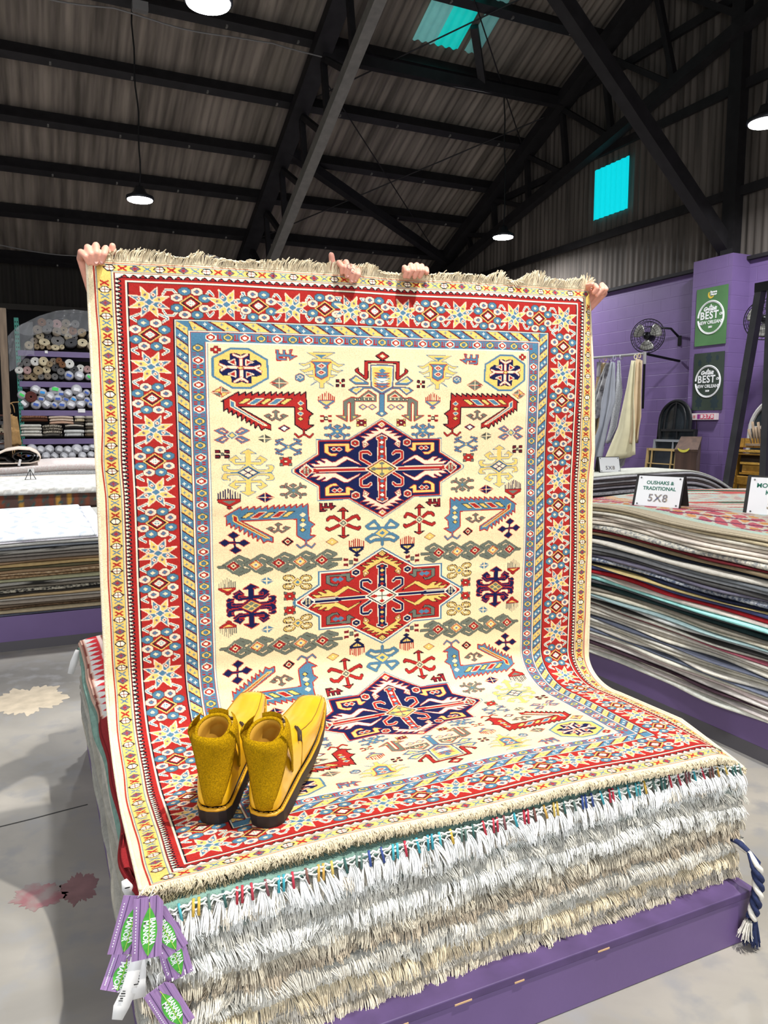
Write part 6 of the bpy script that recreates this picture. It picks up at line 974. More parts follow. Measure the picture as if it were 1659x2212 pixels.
# ---------------------------------------------------------------- right: long rug pile, back pile, signs
platform('purple platform under the long right pile of rugs', 3.08, 5.35, 1.2, 4.08, .20)
LAY = [((212, 208, 196), 1.2, 'ivory'), ((196, 186, 180), .9, 'pinkish grey'), ((204, 198, 186), 1, 'cream'), ((66, 48, 56), .5, 'dark plum'), ((200, 194, 186), 1, 'pale grey'), ((206, 190, 186), .9, 'blush'), ((196, 192, 178), 1, 'oat'), ((112, 118, 134), .6, 'slate blue'), ((198, 192, 180), 1, 'cream grey'), ((190, 184, 170), .9, 'putty'), ((200, 196, 186), 1, 'chalk'), ((92, 96, 110), .5, 'dusk blue'), ((202, 196, 182), 1, 'pale oat'), ((186, 178, 166), .9, 'mushroom'), ((196, 190, 178), .9, 'light stone'), ((178, 96, 110), .6, 'dusty rose'), ((176, 172, 160), .8, 'ash'), ((60, 58, 56), .5, 'black'), ((196, 196, 192), 1, 'silver white'), ((140, 160, 160), .6, 'pale teal'), ((200, 192, 172), .9, 'cream tan'), ((150, 140, 126), 1, 'taupe'), ((40, 58, 58), 1.0, 'dark green'), ((96, 96, 98), .9, 'charcoal'), ((150, 206, 200), .9, 'aqua'), ((196, 186, 176), .9, 'cream grey'), ((182, 44, 52), 1.0, 'bright red'), ((80, 86, 126), 1.1, 'indigo'), ((206, 184, 128), .5, 'straw yellow'), ((30, 34, 52), .7, 'midnight navy'), (((90, 98, 116), (176, 178, 180)), 1.2, 'blue and white flecked'), ((120, 116, 132), 1, 'violet grey'), ((92, 90, 88), .8, 'smoke grey'), ((150, 152, 154), 1, 'steel grey'), ((120, 124, 128), .9, 'mid grey'), ((206, 200, 188), 1.3, 'cream corded'), ((34, 38, 48), .9, 'navy black'), ((150, 132, 104), 1, 'tan'), ((112, 40, 46), .8, 'wine red'), (((206, 200, 184), (128, 130, 130)), 1.4, 'cream and grey striped'), ((200, 190, 176), .9, 'light beige'), ((206, 196, 184), .9, 'shell'), ((196, 186, 172), .9, 'linen'), ((204, 198, 184), .9, 'eggshell'), ((186, 172, 142), .9, 'beige corded')]
def tr(x, y): x = np.asarray(x); y = np.asarray(y); return 1.045+.035*np.clip((y-2.4)/1.3, -1, 1.5)+.020*np.sin(y*2.4+.4)*np.exp(-(x-3.05)*1.2)+.012*np.sin(y*5+x*3)*np.exp(-(x-3.05))+.02*np.sin((x-3)*1.4)
LAY = [(tuple(tuple(min(246, int(q*1.15)) for q in cc) for cc in c) if isinstance(c[0], tuple) else tuple(min(246, int(q*(1.17 if min(c) > 130 else 1.05))) for q in c), w, nm) for c, w, nm in LAY]
LY_ = [(w, c[0], c[1], nm) if isinstance(c[0], tuple) else (w, c, None, nm) for c, w, nm in LAY]
pile('r', 'in the long right pile', 3.05, 5.4, 1.25, 4.06, .202, LY_, lambda x, y: tr(x, y), 'rugs in the long right pile', 8, 44, .02, ov=.008, top='first under the faded multicolour rug')
loc = (4.2, 2.8, 1.05)
o = slab('rug', 3.05, 5.38, 1.3, 4.05, lambda x, y: tr(x, y)+.001, lambda x, y: tr(x, y)+.018, PATS['multi'][0], None, 240, 300, .010, .008, pat_multi, loc); o.location = loc; tag(o, 'faded red, green and pink geometric rug, topmost on the long right pile', 'rug')
platform('purple platform under the back right pile, mostly hidden', 3.5, 6.0, 5.1, 5.6, .2)
RB = [(4, (150, 140, 136), None, 'grey'), (4, (176, 168, 160), None, 'stone'), (4, (120, 112, 110), None, 'dark grey'), (4, (190, 184, 178), None, 'pale grey'), (3, (150, 128, 104), None, 'tan fringed'), (2.2, (196, 192, 190), None, 'silver'), (1.6, (66, 60, 66), None, 'charcoal'), (2.4, (206, 204, 206), (170, 166, 170), 'white looped'), (1, (52, 48, 52), None, 'black'), (2, (196, 190, 196), None, 'lilac white'), (1.6, (96, 84, 82), None, 'brown grey'), (2, (216, 212, 214), None, 'white'), (1, (80, 70, 70), None, 'dark taupe'), (1.6, (206, 204, 206), None, 'pale silver'), (1.2, (222, 222, 208), None, 'cream')]
RB = RB[:3]+[(w*.5, c, c2, nm) for w, c, c2, nm in RB[3:]]+[(w*.5, tuple(min(245, q+8) for q in c), c2, 'thin '+nm) for w, c, c2, nm in RB[3:]]
def tb(x, y): x = np.asarray(x); y = np.asarray(y); return 1.155+.03*np.sin((x-4.2)*1.5)-.16*np.clip((x-5.35)/.55, 0, 1)**2+0*y
pile('b', 'in the back right pile', 3.5, 5.92, 5.06, 5.58, .202, RB, tb, 'rugs in the back right pile', 34, 8)
# tent signs
M_board = mat('black_board', (30, 27, 26), .6); M_green = mat('green_print', (30, 110, 88), .7); M_bolt = mat('steel_bolt', (150, 150, 150), .35, metal=.8); M_num = mat('tan_print', (176, 164, 140), .8, col2=(96, 100, 130), nscale=90)
def tent_sign(label, a, yaw, w, h, lines, num, z, sz):
    """a: lower left corner; yaw: direction of its base line"""
    t = thing('tent_sign', label, 'sign', (a[0], a[1], z), yaw, group='price signs on the piles'); tilt = .34
    n = Vector((0, -math.cos(tilt), math.sin(tilt))); up = Vector((0, math.sin(tilt), math.cos(tilt)))
    fr = MB(); fr.prism([(0, 0), (w, 0), (w, h), (0, h)], .008, lambda x, y, d: tuple(Vector((x, 0, 0))+up*y-n*d)); fr.build('front_board', M_board, t)
    bk = up*h; fr = MB(); fr.prism([(0, 0), (w, 0), (w, h), (0, h)], .008, lambda x, y, d: tuple(Vector((x, 2*bk.y+.012, 0))+Vector((0, -up.y, up.z))*y+Vector((0, d*.9, 0)))); fr.build('back_board', M_board, t)
    MB().prism([(w*.055, h*.06), (w*.975, h*.06), (w*.975, h*.96), (w*.055, h*.96)], .0012, lambda x, y, d: tuple(Vector((x, 0, 0))+up*y+n*(.001+d))).build('paper_card', M_white, t)
    F = lambda x, y: frame(Vector((x, 0, 0))+up*y+n*.0032, (1, 0, 0), up)
    for k, s_ in enumerate(lines): text_mesh(s_, 'lettering', sz, M_green, F(w*.52, h*(.76-.17*k)), t, .0003, bold=sz*.02)
    if num: text_mesh(num, 'size_lettering', sz*2.1, M_num, F(w*.52, h*.30), t, .0003, bold=sz*.05, spacing=1.15)
    mb = MB()
    for x in (.11, .92):
        for y in (.12, .90): mb.v, mb.f, mb.mi = [], [], []; q = Vector((x*w, 0, 0))+up*(y*h)+n*.004; mb.lathe([(.0001, .002), (.005, .002), (.005, -.002)], n=10); M_ = frame((0, 0, 0), (1, 0, 0), up).to_3x3(); mb.v = [tuple(M_ @ Vector(p)+q) for p in mb.v]; mb.build('bolt', M_bolt, t)
    return t
tent_sign('black tent sign reading OUSHAKS & TRADITIONAL 5X8 on the long right pile', (3.235, 3.475), math.radians(-66), .285, .205, ['OUSHAKS &', 'TRADITIONAL'], '5X8', 1.105, .030)
tent_sign('black tent sign reading MODERN HAND KNOTTED 5X8, cut by the right edge', (3.585, 2.985), math.radians(-64), .36, .235, ['MODERN HAND', 'KNOTTED'], '5X8', 1.088, .036)
tent_sign('small black tent sign on the back right pile beside the hanging hides', (4.55, 5.30), math.radians(-18), .20, .15, ['RUGS'] if False else [], '5X8', 1.165, .022)
tent_sign('pale tent sign half hidden behind the MODERN HAND KNOTTED sign', (4.55, 3.62), math.radians(-64), .34, .12, [], '', 1.10, .03)
# ---------------------------------------------------------------- gable wall fittings
XP = 9.045
def sign(label, tl, tr_, br, bl, col, flower):
    P = [atX(*p, XP) for p in (tl, tr_, br, bl)]; y1 = (P[0].y+P[3].y)/2; y0 = (P[1].y+P[2].y)/2; z1 = (P[0].z+P[1].z)/2; z0 = (P[2].z+P[3].z)/2; w = y1-y0; h = z1-z0
    t = thing('wall_sign', label, 'sign', (XP-.01, (y0+y1)/2, (z0+z1)/2)); n = (-1, 0, 0)
    MB().box((0, 0, 0), (.012, w, h)).build('panel', col, t)
    F = lambda x, z: frame((-.009, -x*w, z*h), (0, -1, 0), (0, 0, 1))
    cz = -.02 if not flower else .0; R_ = .42*w
    for r_, wd in ((R_, .012), (R_*.93, .006)):
        MB().tube([(-.009, r_*math.cos(a), cz*h+r_*math.sin(a)) for a in np.linspace(.05, 2*PI*.98, 48)], wd*.7, 6).build('ring', M_white, t)
    text_mesh('BEST', 'lettering', .27*w, M_white, F(-.05, cz+.035), t, .001, bold=.004, sx=.95, spacing=1.12)
    text_mesh('OF', 'lettering', .09*w, M_white, F(.33, cz+.04), t, .001, bold=.002, shear=.3)
    text_mesh('NEW ORLEANS', 'lettering', .125*w, M_white, F(0, cz-.085), t, .001, bold=.0015, sx=.92)
    text_mesh('Gambit', 'lettering', .14*w, M_white, F(-.04, cz+.15), t, .001, bold=.004, shear=.3)
    text_mesh('2021' if not flower else '2020', 'lettering', .065*w, M_white, F(0, cz-.165), t, .001, bold=.002)
    mb = MB()   # fleur-de-lis
    q = lambda pts: mb.prism([(x*w, z*w) for x, z in pts], .002, lambda x, z, d: (-.008-d, -x, cz*h+.27*w+z))
    q([(0, .075), (.022, .03), (.010, -.02), (-.010, -.02), (-.022, .03)]); q([(.014, -.01), (.05, .03), (.06, .0), (.045, -.02), (.04, -.005)]); q([(-.014, -.01), (-.05, .03), (-.06, .0), (-.045, -.02), (-.04, -.005)]); q([(-.035, -.02), (.035, -.02), (.035, -.03), (-.035, -.03)]); q([(-.008, -.03), (.008, -.03), (.0, -.06)])
    mb.build('emblem', M_white, t)
    if not flower:
        mb = MB(); A = [(math.cos(a)*.085, math.sin(a)*.085) for a in np.linspace(PI*.75, PI*1.85, 12)]; B_ = [(math.cos(a)*.062+.018, math.sin(a)*.062+.014) for a in np.linspace(PI*1.82, PI*.78, 12)]
        mb.prism([(x*w*1.2-.02*w, z*w*1.2) for x, z in A+B_], .002, lambda x, z, d: (-.008-d, -x, .375*h+z)); mb.build('banana_emblem', mat('banana_yellow', (222, 190, 70), .6), t)
        text_mesh('Banana\nManor', 'lettering', .075*w, M_white, F(.06, .395), t, .001, bold=.002, ls=.85)
    else:
        mb = MB()
        for yy, zz, r_ in ((.0, .40, .11), (-.30, .33, .07), (.28, .40, .06), (-.28, -.36, .13), (.25, -.37, .15)):
            mb.prism([(yy*w+r_*w*(1+.25*math.sin(a*7))*math.cos(a)*.8, zz*h+r_*w*(1+.25*math.sin(a*7))*math.sin(a)*1.2) for a in np.linspace(0, 2*PI, 30)[:-1]], .0008, lambda x, z, d: (-.0062-d, -x, z))
        tag(mb.build('floral_print', mat('sign_flower', (30, 48, 54), .7), t), kind='stuff')
    return t
sign('light green BEST OF NEW ORLEANS sign, upper of the two on the purple pilaster', (1508, 626), (1575, 614), (1568, 742), (1501, 749), mat('sign_green', (78, 122, 74), .6, noise=.12, nscale=3), False)
sign('dark green floral BEST OF NEW ORLEANS sign, lower of the two on the purple pilaster', (1502, 765), (1566, 758), (1561, 885), (1496, 887), mat('sign_dark', (50, 62, 52), .6, noise=.15, nscale=3), True)
p = atX(1526, 900, XP); t = thing('counter_box', 'small white counter box with pink digits 8270 under the dark green sign', 'counter', (XP-.03, p.y, p.z)); MB().box((0, 0, 0), (.07, .44, .098)).build('case', mat('counter_white', (222, 206, 206), .6), t, bevel=.004)
MB().tube([(-.037, .165+.024*math.cos(a), .024*math.sin(a)) for a in np.linspace(0, 2*PI, 5)[:-1]+PI/4], .004, 5, closed=True).build('camera_icon', mat('icon_pink', (206, 120, 120), .6), t)
MB().tube([(-.037, .165+.009*math.cos(a), .009*math.sin(a)) for a in np.linspace(0, 2*PI, 13)[:-1]], .003, 5, closed=True).build('camera_icon', mat('icon_pink', (206, 120, 120), .6), t)
for k, d in enumerate(' 8270'):
    y = .085-.062*k; MB().box((-.036, y, 0), (.004, .050, .07)).build('digit_tile', mat('digit_violet', (150, 50, 130), .6) if k == 0 else mat('digit_pink', (206, 40, 86), .6), t)
    if d != ' ': text_mesh(d, 'digit', .07, M_white, frame((-.039, y, 0), (0, -1, 0), (0, 0, 1)), t, .001, bold=.003)
MB().tube([(-.0, .15, -.05), (.02, .17, -.2), (.0, .22, -.4), (.02, .24, -.55)], .005, 5).build('wire', M_lace, t)
# wall fans
M_cage = mat('fan_black', (20, 20, 22), .4, metal=.4); M_blade = mat('fan_blade', (168, 166, 158), .35, metal=.5)
def wall_fan(label, c, r, yaw, arm):
    t = thing('wall_fan', label, 'fan', c, yaw, group='wall fans'); mb = MB()
    for z, rr in ((-.07, .55), (-.05, .85), (0, 1), (.05, .85), (.07, .55), (-.085, .2)): mb.tube([(r*rr*math.cos(a), z, r*rr*math.sin(a)) for a in np.linspace(0, 2*PI, 37)[:-1]], .0045 if rr < 1 else .007, 5, closed=True)
    for k in range(30):
        a = 2*PI*k/30; mb.tube([(r*q*math.cos(a), z, r*q*math.sin(a)) for q, z in ((.15, -.088), (.55, -.072), (.85, -.05), (1, 0), (.85, .05), (.2, .08))], .0022, 4)
    tag(mb.build('cage', M_cage, t, True), kind='stuff')
    for k in range(3):
        a0 = 2*PI*k/3+.5; MB().grid(8, 8, lambda u, v: (r*(.16+.70*v)*math.cos(a0+(u-.5)*(.5+.75*math.sin(v*PI*.8))), .03*(u-.5)*(1.2-v)-.01, r*(.16+.70*v)*math.sin(a0+(u-.5)*(.5+.75*math.sin(v*PI*.8))))).build('blade', M_blade, t, True).modifiers.new('s', 'SOLIDIFY').thickness = .003
    MB().lathe([(.002, -.06), (.05, -.055), (.055, 0), (.07, .06), (.07, .17), (.04, .2)], n=20, axis='Y').build('motor', M_cage, t, True)
    mb = MB(); mb.tube([(0, .16, 0), (0, .18, .16), arm[0], arm[1]], .018, 8); mb.build('arm', M_cage, t, True)
    MB().box(arm[2], (.13, .13, .16)).build('wall_bracket', M_cage, t, bevel=.01); return t
c = atX(1399, 726, 8.85); wall_fan('black wall fan with grey blades on the purple wall above the hanging hides', c, .262, math.radians(-60), ((.26, .34, .13), (.38, .44, -.02), (.42, .46, -.06)))
c = atX(1652, 690, 8.85); wall_fan('wall fan at the right edge half hidden by the black frame post', c, .262, math.radians(-66), ((.20, .30, .12), (.26, .42, -.02), (.28, .46, -.06)))
# hides on a rail
XR = 8.75
t = thing('hide_rail', 'pale pipe rail on brackets along the purple wall carrying cow hides', 'rail', (XR, 11.0, 2.8)); a = atX(1284, 776, XR); c = atX(1393, 764, XR)
MB().tube([Vector((XR, a.y+1.6, a.z+.06))-t.location, c-t.location], .022, 10).build('pipe', mat('grey_pipe', (170, 168, 166), .4), t)
mb = MB().tube([c-t.location, Vector((9.38, c.y-.1, c.z-.10))-t.location], .02, 8); mb.build('bracket', M_cage, t)
MB().tube([c-t.location, Vector((XR, c.y, c.z-.85))-t.location], .018, 8).build('stand_pipe', M_cage, t); MB().tube([Vector((XR, c.y, c.z+.03))-t.location, Vector((XR, c.y, c.z-.16))-t.location], .026, 8).build('elbow', mat('grey_pipe', (170, 168, 166), .4), t)
def hide(label, m, topuv, L, R_, x, seed, ripple=.05):
    """L,R: pixel outlines of the left and right edges from top to bottom"""
    tp = atX(*topuv, x); t = thing('cow_hide', label, 'hide', tp, group='hides on the rail'); n = 16; mb = MB(); Lp = [atX(*p, x) for p in L]; Rp = [atX(*p, x) for p in R_]
    def lerp(P, s):
        q = s*(len(P)-1); i = min(int(q), len(P)-2); return P[i].lerp(P[i+1], q-i)
    def fn(u, v):
        p = lerp(Lp, v).lerp(lerp(Rp, v), u); p = p-tp; p.x += ripple*math.sin(u*9+seed)*(.3+.7*v)+ripple*.5*math.sin(u*17+seed*2)*v-.03; return tuple(p)
    mb.grid(20, 16, fn); o = mb.build('skin', m, t, True); md = o.modifiers.new('s', 'SOLIDIFY'); md.thickness = .008
    MB().tube([(.018*math.cos(a)*1.6, 0, .022+.035*math.sin(a)) for a in np.linspace(0, 2*PI, 11)[:-1]], .008, 5, closed=True).build('hanging_loop', m, t, True)
    return t
K = lambda pts: [(1270+x*.2283, 740+y*.2283) for x, y in pts]
hide('cream hide hanging widest and nearest the camera on the rail', mat('hide_cream', (236, 228, 190), .8, noise=.06, nscale=6), K([(450, 150)])[0], K([(420, 170), (370, 420), (280, 800), (125, 1150)]), K([(468, 170), (455, 500), (470, 850), (475, 1060)]), 8.62, 1)
hide('beige hide at the right end of the rail', mat('hide_beige', (224, 200, 164), .8, noise=.06, nscale=6), K([(485, 140)])[0], K([(470, 150), (450, 450), (428, 800), (415, 960)]), K([(535, 170), (530, 450), (535, 700), (500, 940)]), 8.68, 3)
hide('silver speckled hide, third from the right end of the rail', mat('hide_silver', (206, 208, 212), .45, noise=.25, nscale=60, metal=.2), K([(315, 150)])[0], K([(295, 170), (262, 420), (215, 780), (195, 960)]), K([(325, 170), (352, 480), (300, 800), (230, 930)]), 8.75, 2)
hide('blue-grey hide hanging left of the silver speckled one', mat('hide_bluegrey', (178, 182, 192), .8, noise=.06, nscale=6), K([(250, 160)])[0], K([(240, 180), (150, 560), (130, 800), (40, 1050)]), K([(270, 190), (265, 560), (200, 780), (130, 1140)]), 8.70, 4)
hide('gold flecked tan hide behind the blue-grey one', mat('hide_gold', (210, 186, 144), .5, noise=.3, nscale=70, metal=.2), K([(165, 170)])[0], K([(150, 190), (110, 330), (60, 780), (40, 1040)]), K([(185, 190), (160, 420), (150, 800), (140, 900)]), 8.86, 5)
hide('white and black spotted hide at the left, next to the rug', mat('hide_spot', (220, 220, 220), .6, col2=(110, 108, 112), nscale=9), K([(210, 175)])[0], K([(190, 190), (130, 330), (60, 560), (55, 860)]), K([(228, 190), (215, 300), (150, 520), (130, 660)]), 8.80, 6)
hide('short pale grey hide folded over the rail beside the rug', mat('hide_palegrey', (172, 166, 168), .8, noise=.06, nscale=6), K([(120, 180)])[0], K([(98, 185), (92, 260), (88, 330)]), K([(140, 185), (135, 240), (130, 320)]), 8.82, 7, .02)
hide('pale hide trailing low under the cream one', mat('hide_pale', (176, 174, 178), .7, noise=.06, nscale=6), K([(400, 1000)])[0], K([(350, 1000), (260, 1080), (180, 1170), (160, 1190)]), K([(400, 1000), (385, 1080), (365, 1160), (330, 1190)]), 8.80, 8)
# window frames and mirrors leaning against the wall
M_fblack = mat('frame_black', (20, 21, 24), .5); M_glass = mat('old_mirror', (52, 58, 62), .12, noise=.5, nscale=3, spec=.8, metal=.3); M_fwhite = mat('frame_white', (190, 186, 180), .6, noise=.12, nscale=10); M_brass = mat('frame_brass', (184, 156, 104), .5); M_fgrey = mat('frame_grey', (140, 142, 146), .5)
def arch_window(label, x, yl, yr, ztop, zbot, m, bw, inner=False, wheel=False, lean=.08):
    """yl>yr: left and right edges seen from the camera"""
    w = yl-yr; c = (yl+yr)/2; t = thing('arched_window', label, 'window frame', (x, c, zbot)); t.rotation_euler = (0, lean, 0); h = ztop-zbot; r = w/2; hs = h-r*1.0
    arc = lambda rr, n=20: [(0, rr*math.cos(a), hs+rr*math.sin(a)) for a in np.linspace(0, PI, n)]
    mb = MB().prism([(p[1], p[2]) for p in [(0, r, 0)]+arc(r)+[(0, -r, 0)]], .012, lambda y, z, d: (.02+d, y, z)); mb.build('glass', M_glass, t)
    mb = MB().tube([(0, r, 0)]+arc(r)+[(0, -r, 0)], bw, 6, closed=True); mb.build('outer_frame', m, t)
    MB().bar((0, 0, 0), (0, 0, h), bw*.9, bw*.9).build('mullion', m, t)
    if inner: MB().tube([(0, r*.68, 0), (0, r*.68, hs*.9)]+[(0, q[1]*.68, q[2]*1-.1*r) for q in arc(r)]+[(0, -r*.68, hs*.9), (0, -r*.68, 0)], bw*.6, 6).build('inner_frame', m, t); MB().bar((0, -r*.9, hs*.55), (0, r*.9, hs*.55), bw*.6).build('transom', m, t)
    if wheel:
        zc = hs+.05; MB().tube([(0, r*.32*math.cos(a), zc+r*.32*math.sin(a)) for a in np.linspace(0, 2*PI, 21)[:-1]], bw*1.1, 6, closed=True).build('wheel_ring', m, t); MB().bar((0, -r, zc), (0, -r*.3, zc), bw*1.2).build('spoke', m, t); MB().bar((0, r, zc), (0, r*.3, zc), bw*1.2).build('spoke', m, t)
    return t
a = atX(1412, 900, 8.84); c = atX(1479, 900, 8.84); zt = atX(1458, 864, 8.84).z; arch_window('black arched window frame with mirror glass leaning on the purple wall', 8.84, a.y, c.y, zt, .02, M_fblack, .022, True)
def pane_frame(label, x, tl, tr_, bl, m, bars, depth=.05, lean=.1, glass=M_glass):
    A, B_, C_ = atX(*tl, x), atX(*tr_, x), atX(*bl, x); w = A.y-B_.y; h = A.z-.02; t = thing('window_frame', label, 'window frame', (x, (A.y+B_.y)/2, .02)); t.rotation_euler = (0, lean, 0)
    MB().box((.02, 0, h/2), (.01, w, h)).build('glass', glass, t); mb = MB()
    for y in (-w/2, w/2): mb.box((0, y, h/2), (depth, .035, h))
    for z in (.0175, h-.0175): mb.box((0, 0, z), (depth, w, .035))
    mb.build('outer_frame', m, t); mb = MB()
    for b_ in bars:
        if b_[0] == 'v': mb.box((-.005, w/2-w*b_[1], h/2), (depth*.7, .016, h))
        else: mb.box((-.005, 0, h-b_[1]), (depth*.7, w, .016))
    if mb.v: tag(mb.build('glazing_bar', m, t), kind='stuff')
    return t
pane_frame('black two-light window frame in front of the arched black one', 8.75, (1413, 926), (1487, 926), (1410, 990), M_fblack, [('v', .5)])
pane_frame('grey metal window frame in front of the black frames', 8.5, (1401, 948), (1483, 952), (1398, 1010), M_fgrey, [('v', .5)], .03)
pane_frame('brass-barred glass panel leaning at the front of the leaning frames', 8.1, (1387, 967), (1449, 969), (1372, 1014), M_brass, [('v', .16), ('v', .84), ('h', .22)], .03)
a = atX(1608, 905, 9.0); zt = atX(1645, 857, 9.0).z; arch_window('white arched window with round centre light behind the gold fireplace surround', 9.0, a.y, a.y-.92, zt, .02, M_fwhite, .03, False, True)
# wooden pedestal with banana sticker
Mw = mat('dark_plank', (86, 64, 54), .8, noise=.35, nscale=2.5, stretch=(5, 5, .5)); p = atZ(1482, 973, 1.27); dv = Vector((.758, .652, 0))
t = thing('wooden_pedestal', 'tall dark plank pedestal with a yellow banana sticker on its top edge', 'pedestal', (p.x, p.y, 0), math.atan2(.652, .758)-PI/2)
W2, L2 = .125, 1.25
mb = MB().add([(-W2, 0, 0), (W2, 0, 0), (W2, L2, 0), (-W2, L2, 0), (-W2, 0, 1.25), (W2, 0, 1.25), (W2, L2, 1.39), (-W2, L2, 1.39)], [(0, 3, 2, 1), (4, 5, 6, 7), (0, 1, 5, 4), (1, 2, 6, 5), (2, 3, 7, 6), (3, 0, 4, 7)]); mb.build('body', Mw, t)
sl = math.atan(.14/L2); MB().box((0, L2/2, 1.337), (W2*2+.02, L2+.02, .03), (sl, 0, 0)).build('top_board', mat('plank_top', (82, 62, 50), .8, noise=.3, nscale=3, stretch=(6, .6, 5)), t)
MB().box((.03, L2*.82, 1.391), (.16, .3, .003), (sl, 0, 0)).build('paper', M_card, t)
mb = MB(); A = [(math.cos(a)*.07, math.sin(a)*.06) for a in np.linspace(PI*1.05, PI*1.95, 12)]; B_ = [(math.cos(a)*.06, math.sin(a)*.028) for a in np.linspace(PI*1.93, PI*1.07, 12)]; mb.prism(A+B_, .004, lambda x, z, d: (x-.03, -.016-d, 1.305+z)); mb.build('banana_sticker', mat('banana_lime', (226, 216, 80), .6), t)
# gilded fireplace surround
M_gold = mat('gilt', (166, 122, 44), .5, metal=.25, noise=.22, nscale=8, bump=.4, bscale=40); M_gold2 = mat('gilt_light', (186, 144, 62), .5, metal=.25, noise=.2, nscale=16, bump=.8, bscale=50); M_gdark = mat('gilt_dark', (50, 36, 20), .8)  # last one: dark brown for the tile joints and back panel
XS = 8.45; a = atX(1568, 945, XS); L0 = a.y; t = thing('gilded_mantel', 'gold carved fireplace surround leaning by the purple wall at right', 'mantel', (XS, L0, 0)); t.rotation_euler = (0, .10, 0); zt = a.z; w = 1.25
MB().box((.05, -w/2, zt-.06), (.10, w+.02, .12)).build('tile_band', M_gold, t); MB().box((.03, -w/2, zt-.17), (.14, w, .035)).build('cornice', M_gold2, t); MB().box((.03, -w/2, zt-.21), (.12, w-.02, .02)).build('cornice', M_gold, t)
for y in (-.045, -w+.045): MB().box((.06, y, (zt-.12)/2), (.08, .10, zt-.12)).build('tile_band', M_gold, t)
mb = MB()
for k in range(9): mb.box((-.002, -.04-k*.145, zt-.06), (.003, .003, .12))
for k in range(14): mb.box((.018, -.045, zt-.2-k*.10), (.003, .10, .003))
tag(mb.build('tile_joint', M_gdark, t), kind='stuff')
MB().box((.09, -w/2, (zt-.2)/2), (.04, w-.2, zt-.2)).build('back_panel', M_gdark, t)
MB().box((.02, -w/2-.02, zt-.33), (.08, w-.30, .03)).build('frieze', M_gold2, t); MB().box((.04, -w/2-.02, zt-.40), (.06, w-.34, .10)).build('carved_frieze', M_gold2, t); MB().box((.02, -w/2-.02, zt-.465), (.09, w-.32, .025)).build('frieze', M_gold, t)
for y in (-.24, -w+.20):
    MB().box((.04, y, (zt-.5)/2), (.07, .13, zt-.5)).build('pilaster', M_gold2, t); MB().box((.01, y, zt-.56), (.08, .15, .12), None, 1.2).build('capital', M_gold, t, bevel=.012)
MB().box((.055, -w/2-.02, (zt-.55)/2), (.012, w-.56, zt-.55)).build('mirror', mat('dusty_mirror', (120, 124, 132), .15, col2=(176, 184, 190), nscale=4, spec=.8), t)
t = thing('driftwood_frame', 'row of upright driftwood sticks above the gold surround', 'ornament', (XS+.15, L0-.62, zt+.01)); mb = MB()
for k in range(18):
    y = .40-.05*k; a_ = (y/.5)*.6; mb.tube([(0, y*.8, -.1), (.01*math.sin(k), y*.8+.16*math.sin(a_)+.02*math.sin(k*3), .05+.10*abs(math.sin(k*1.7))+.05)], .018, 6)
tag(mb.build('stick', mat('driftwood', (140, 120, 98), .9, noise=.25, nscale=12), t, True), kind='stuff'); MB().box((0, -.05, -.10), (.08, .9, .03)).build('rail', mat('driftwood', (140, 120, 98), .9), t)
# black steel A-frame
t = thing('steel_a_frame', 'black steel A-frame post leaning in front of the gold surround at the right edge', 'frame', (7.5, 6.2, 0)); a = atX(1645, 617, 7.5)-t.location; b_ = atX(1572, 1045, 7.5)-t.location; d = (b_-a); e = a+d*(a.z/-d.z)
MB().bar(a, e, .085, .085).build('leg', mat('black_steel', (58, 58, 62), .5, noise=.25, nscale=6), t); MB().bar(a+Vector((0, -.14, 0)), Vector((e.x, a.y-.20, 0)), .08, .08).build('leg', mat('black_steel', (58, 58, 62), .5), t); MB().box(a+Vector((0, -.07, -.02)), (.10, .24, .10)).build('top_joint', M_cage, t)
MB().box(e+Vector((0, 0, .01)), (.2, .2, .02)).build('foot_plate', M_cage, t)
# electrical cables under the roof
def cable(label, pts, r=.012, m=None):
    P = [Vector(p) for p in pts]; o = MB().tube([tuple(p-P[0]) for p in P], r, 5).build('electrical_cable', m or mat('grey_cable', (130, 128, 126), .6), None, True); o.location = P[0]; tag(o, label, 'cable')
def sagrow(y, z, x0, x1, sag, n=40): return [(x0+(x1-x0)*k/n, y+.02*math.sin(k), z-sag*abs(math.sin(k/n*PI*4))) for k in range(n+1)]
cable('grey cable running along the upper roof purlin between the lamps', sagrow(12.12, roofz(12.25)-.30, -1, 8.4, .07))
cable('grey cable sagging along the lowest roof purlin', sagrow(17.2, roofz(17.2)-.42, -3, 7, .10))
o = MB().box((0, 0, 0), (.22, .12, .12)).build('junction_box', mat('grey_cable', (130, 128, 126), .6)); o.location = (1.72, 12.12, roofz(12.25)-.20); tag(o, 'grey junction box on the purlin above the left hanging lamp', 'box')
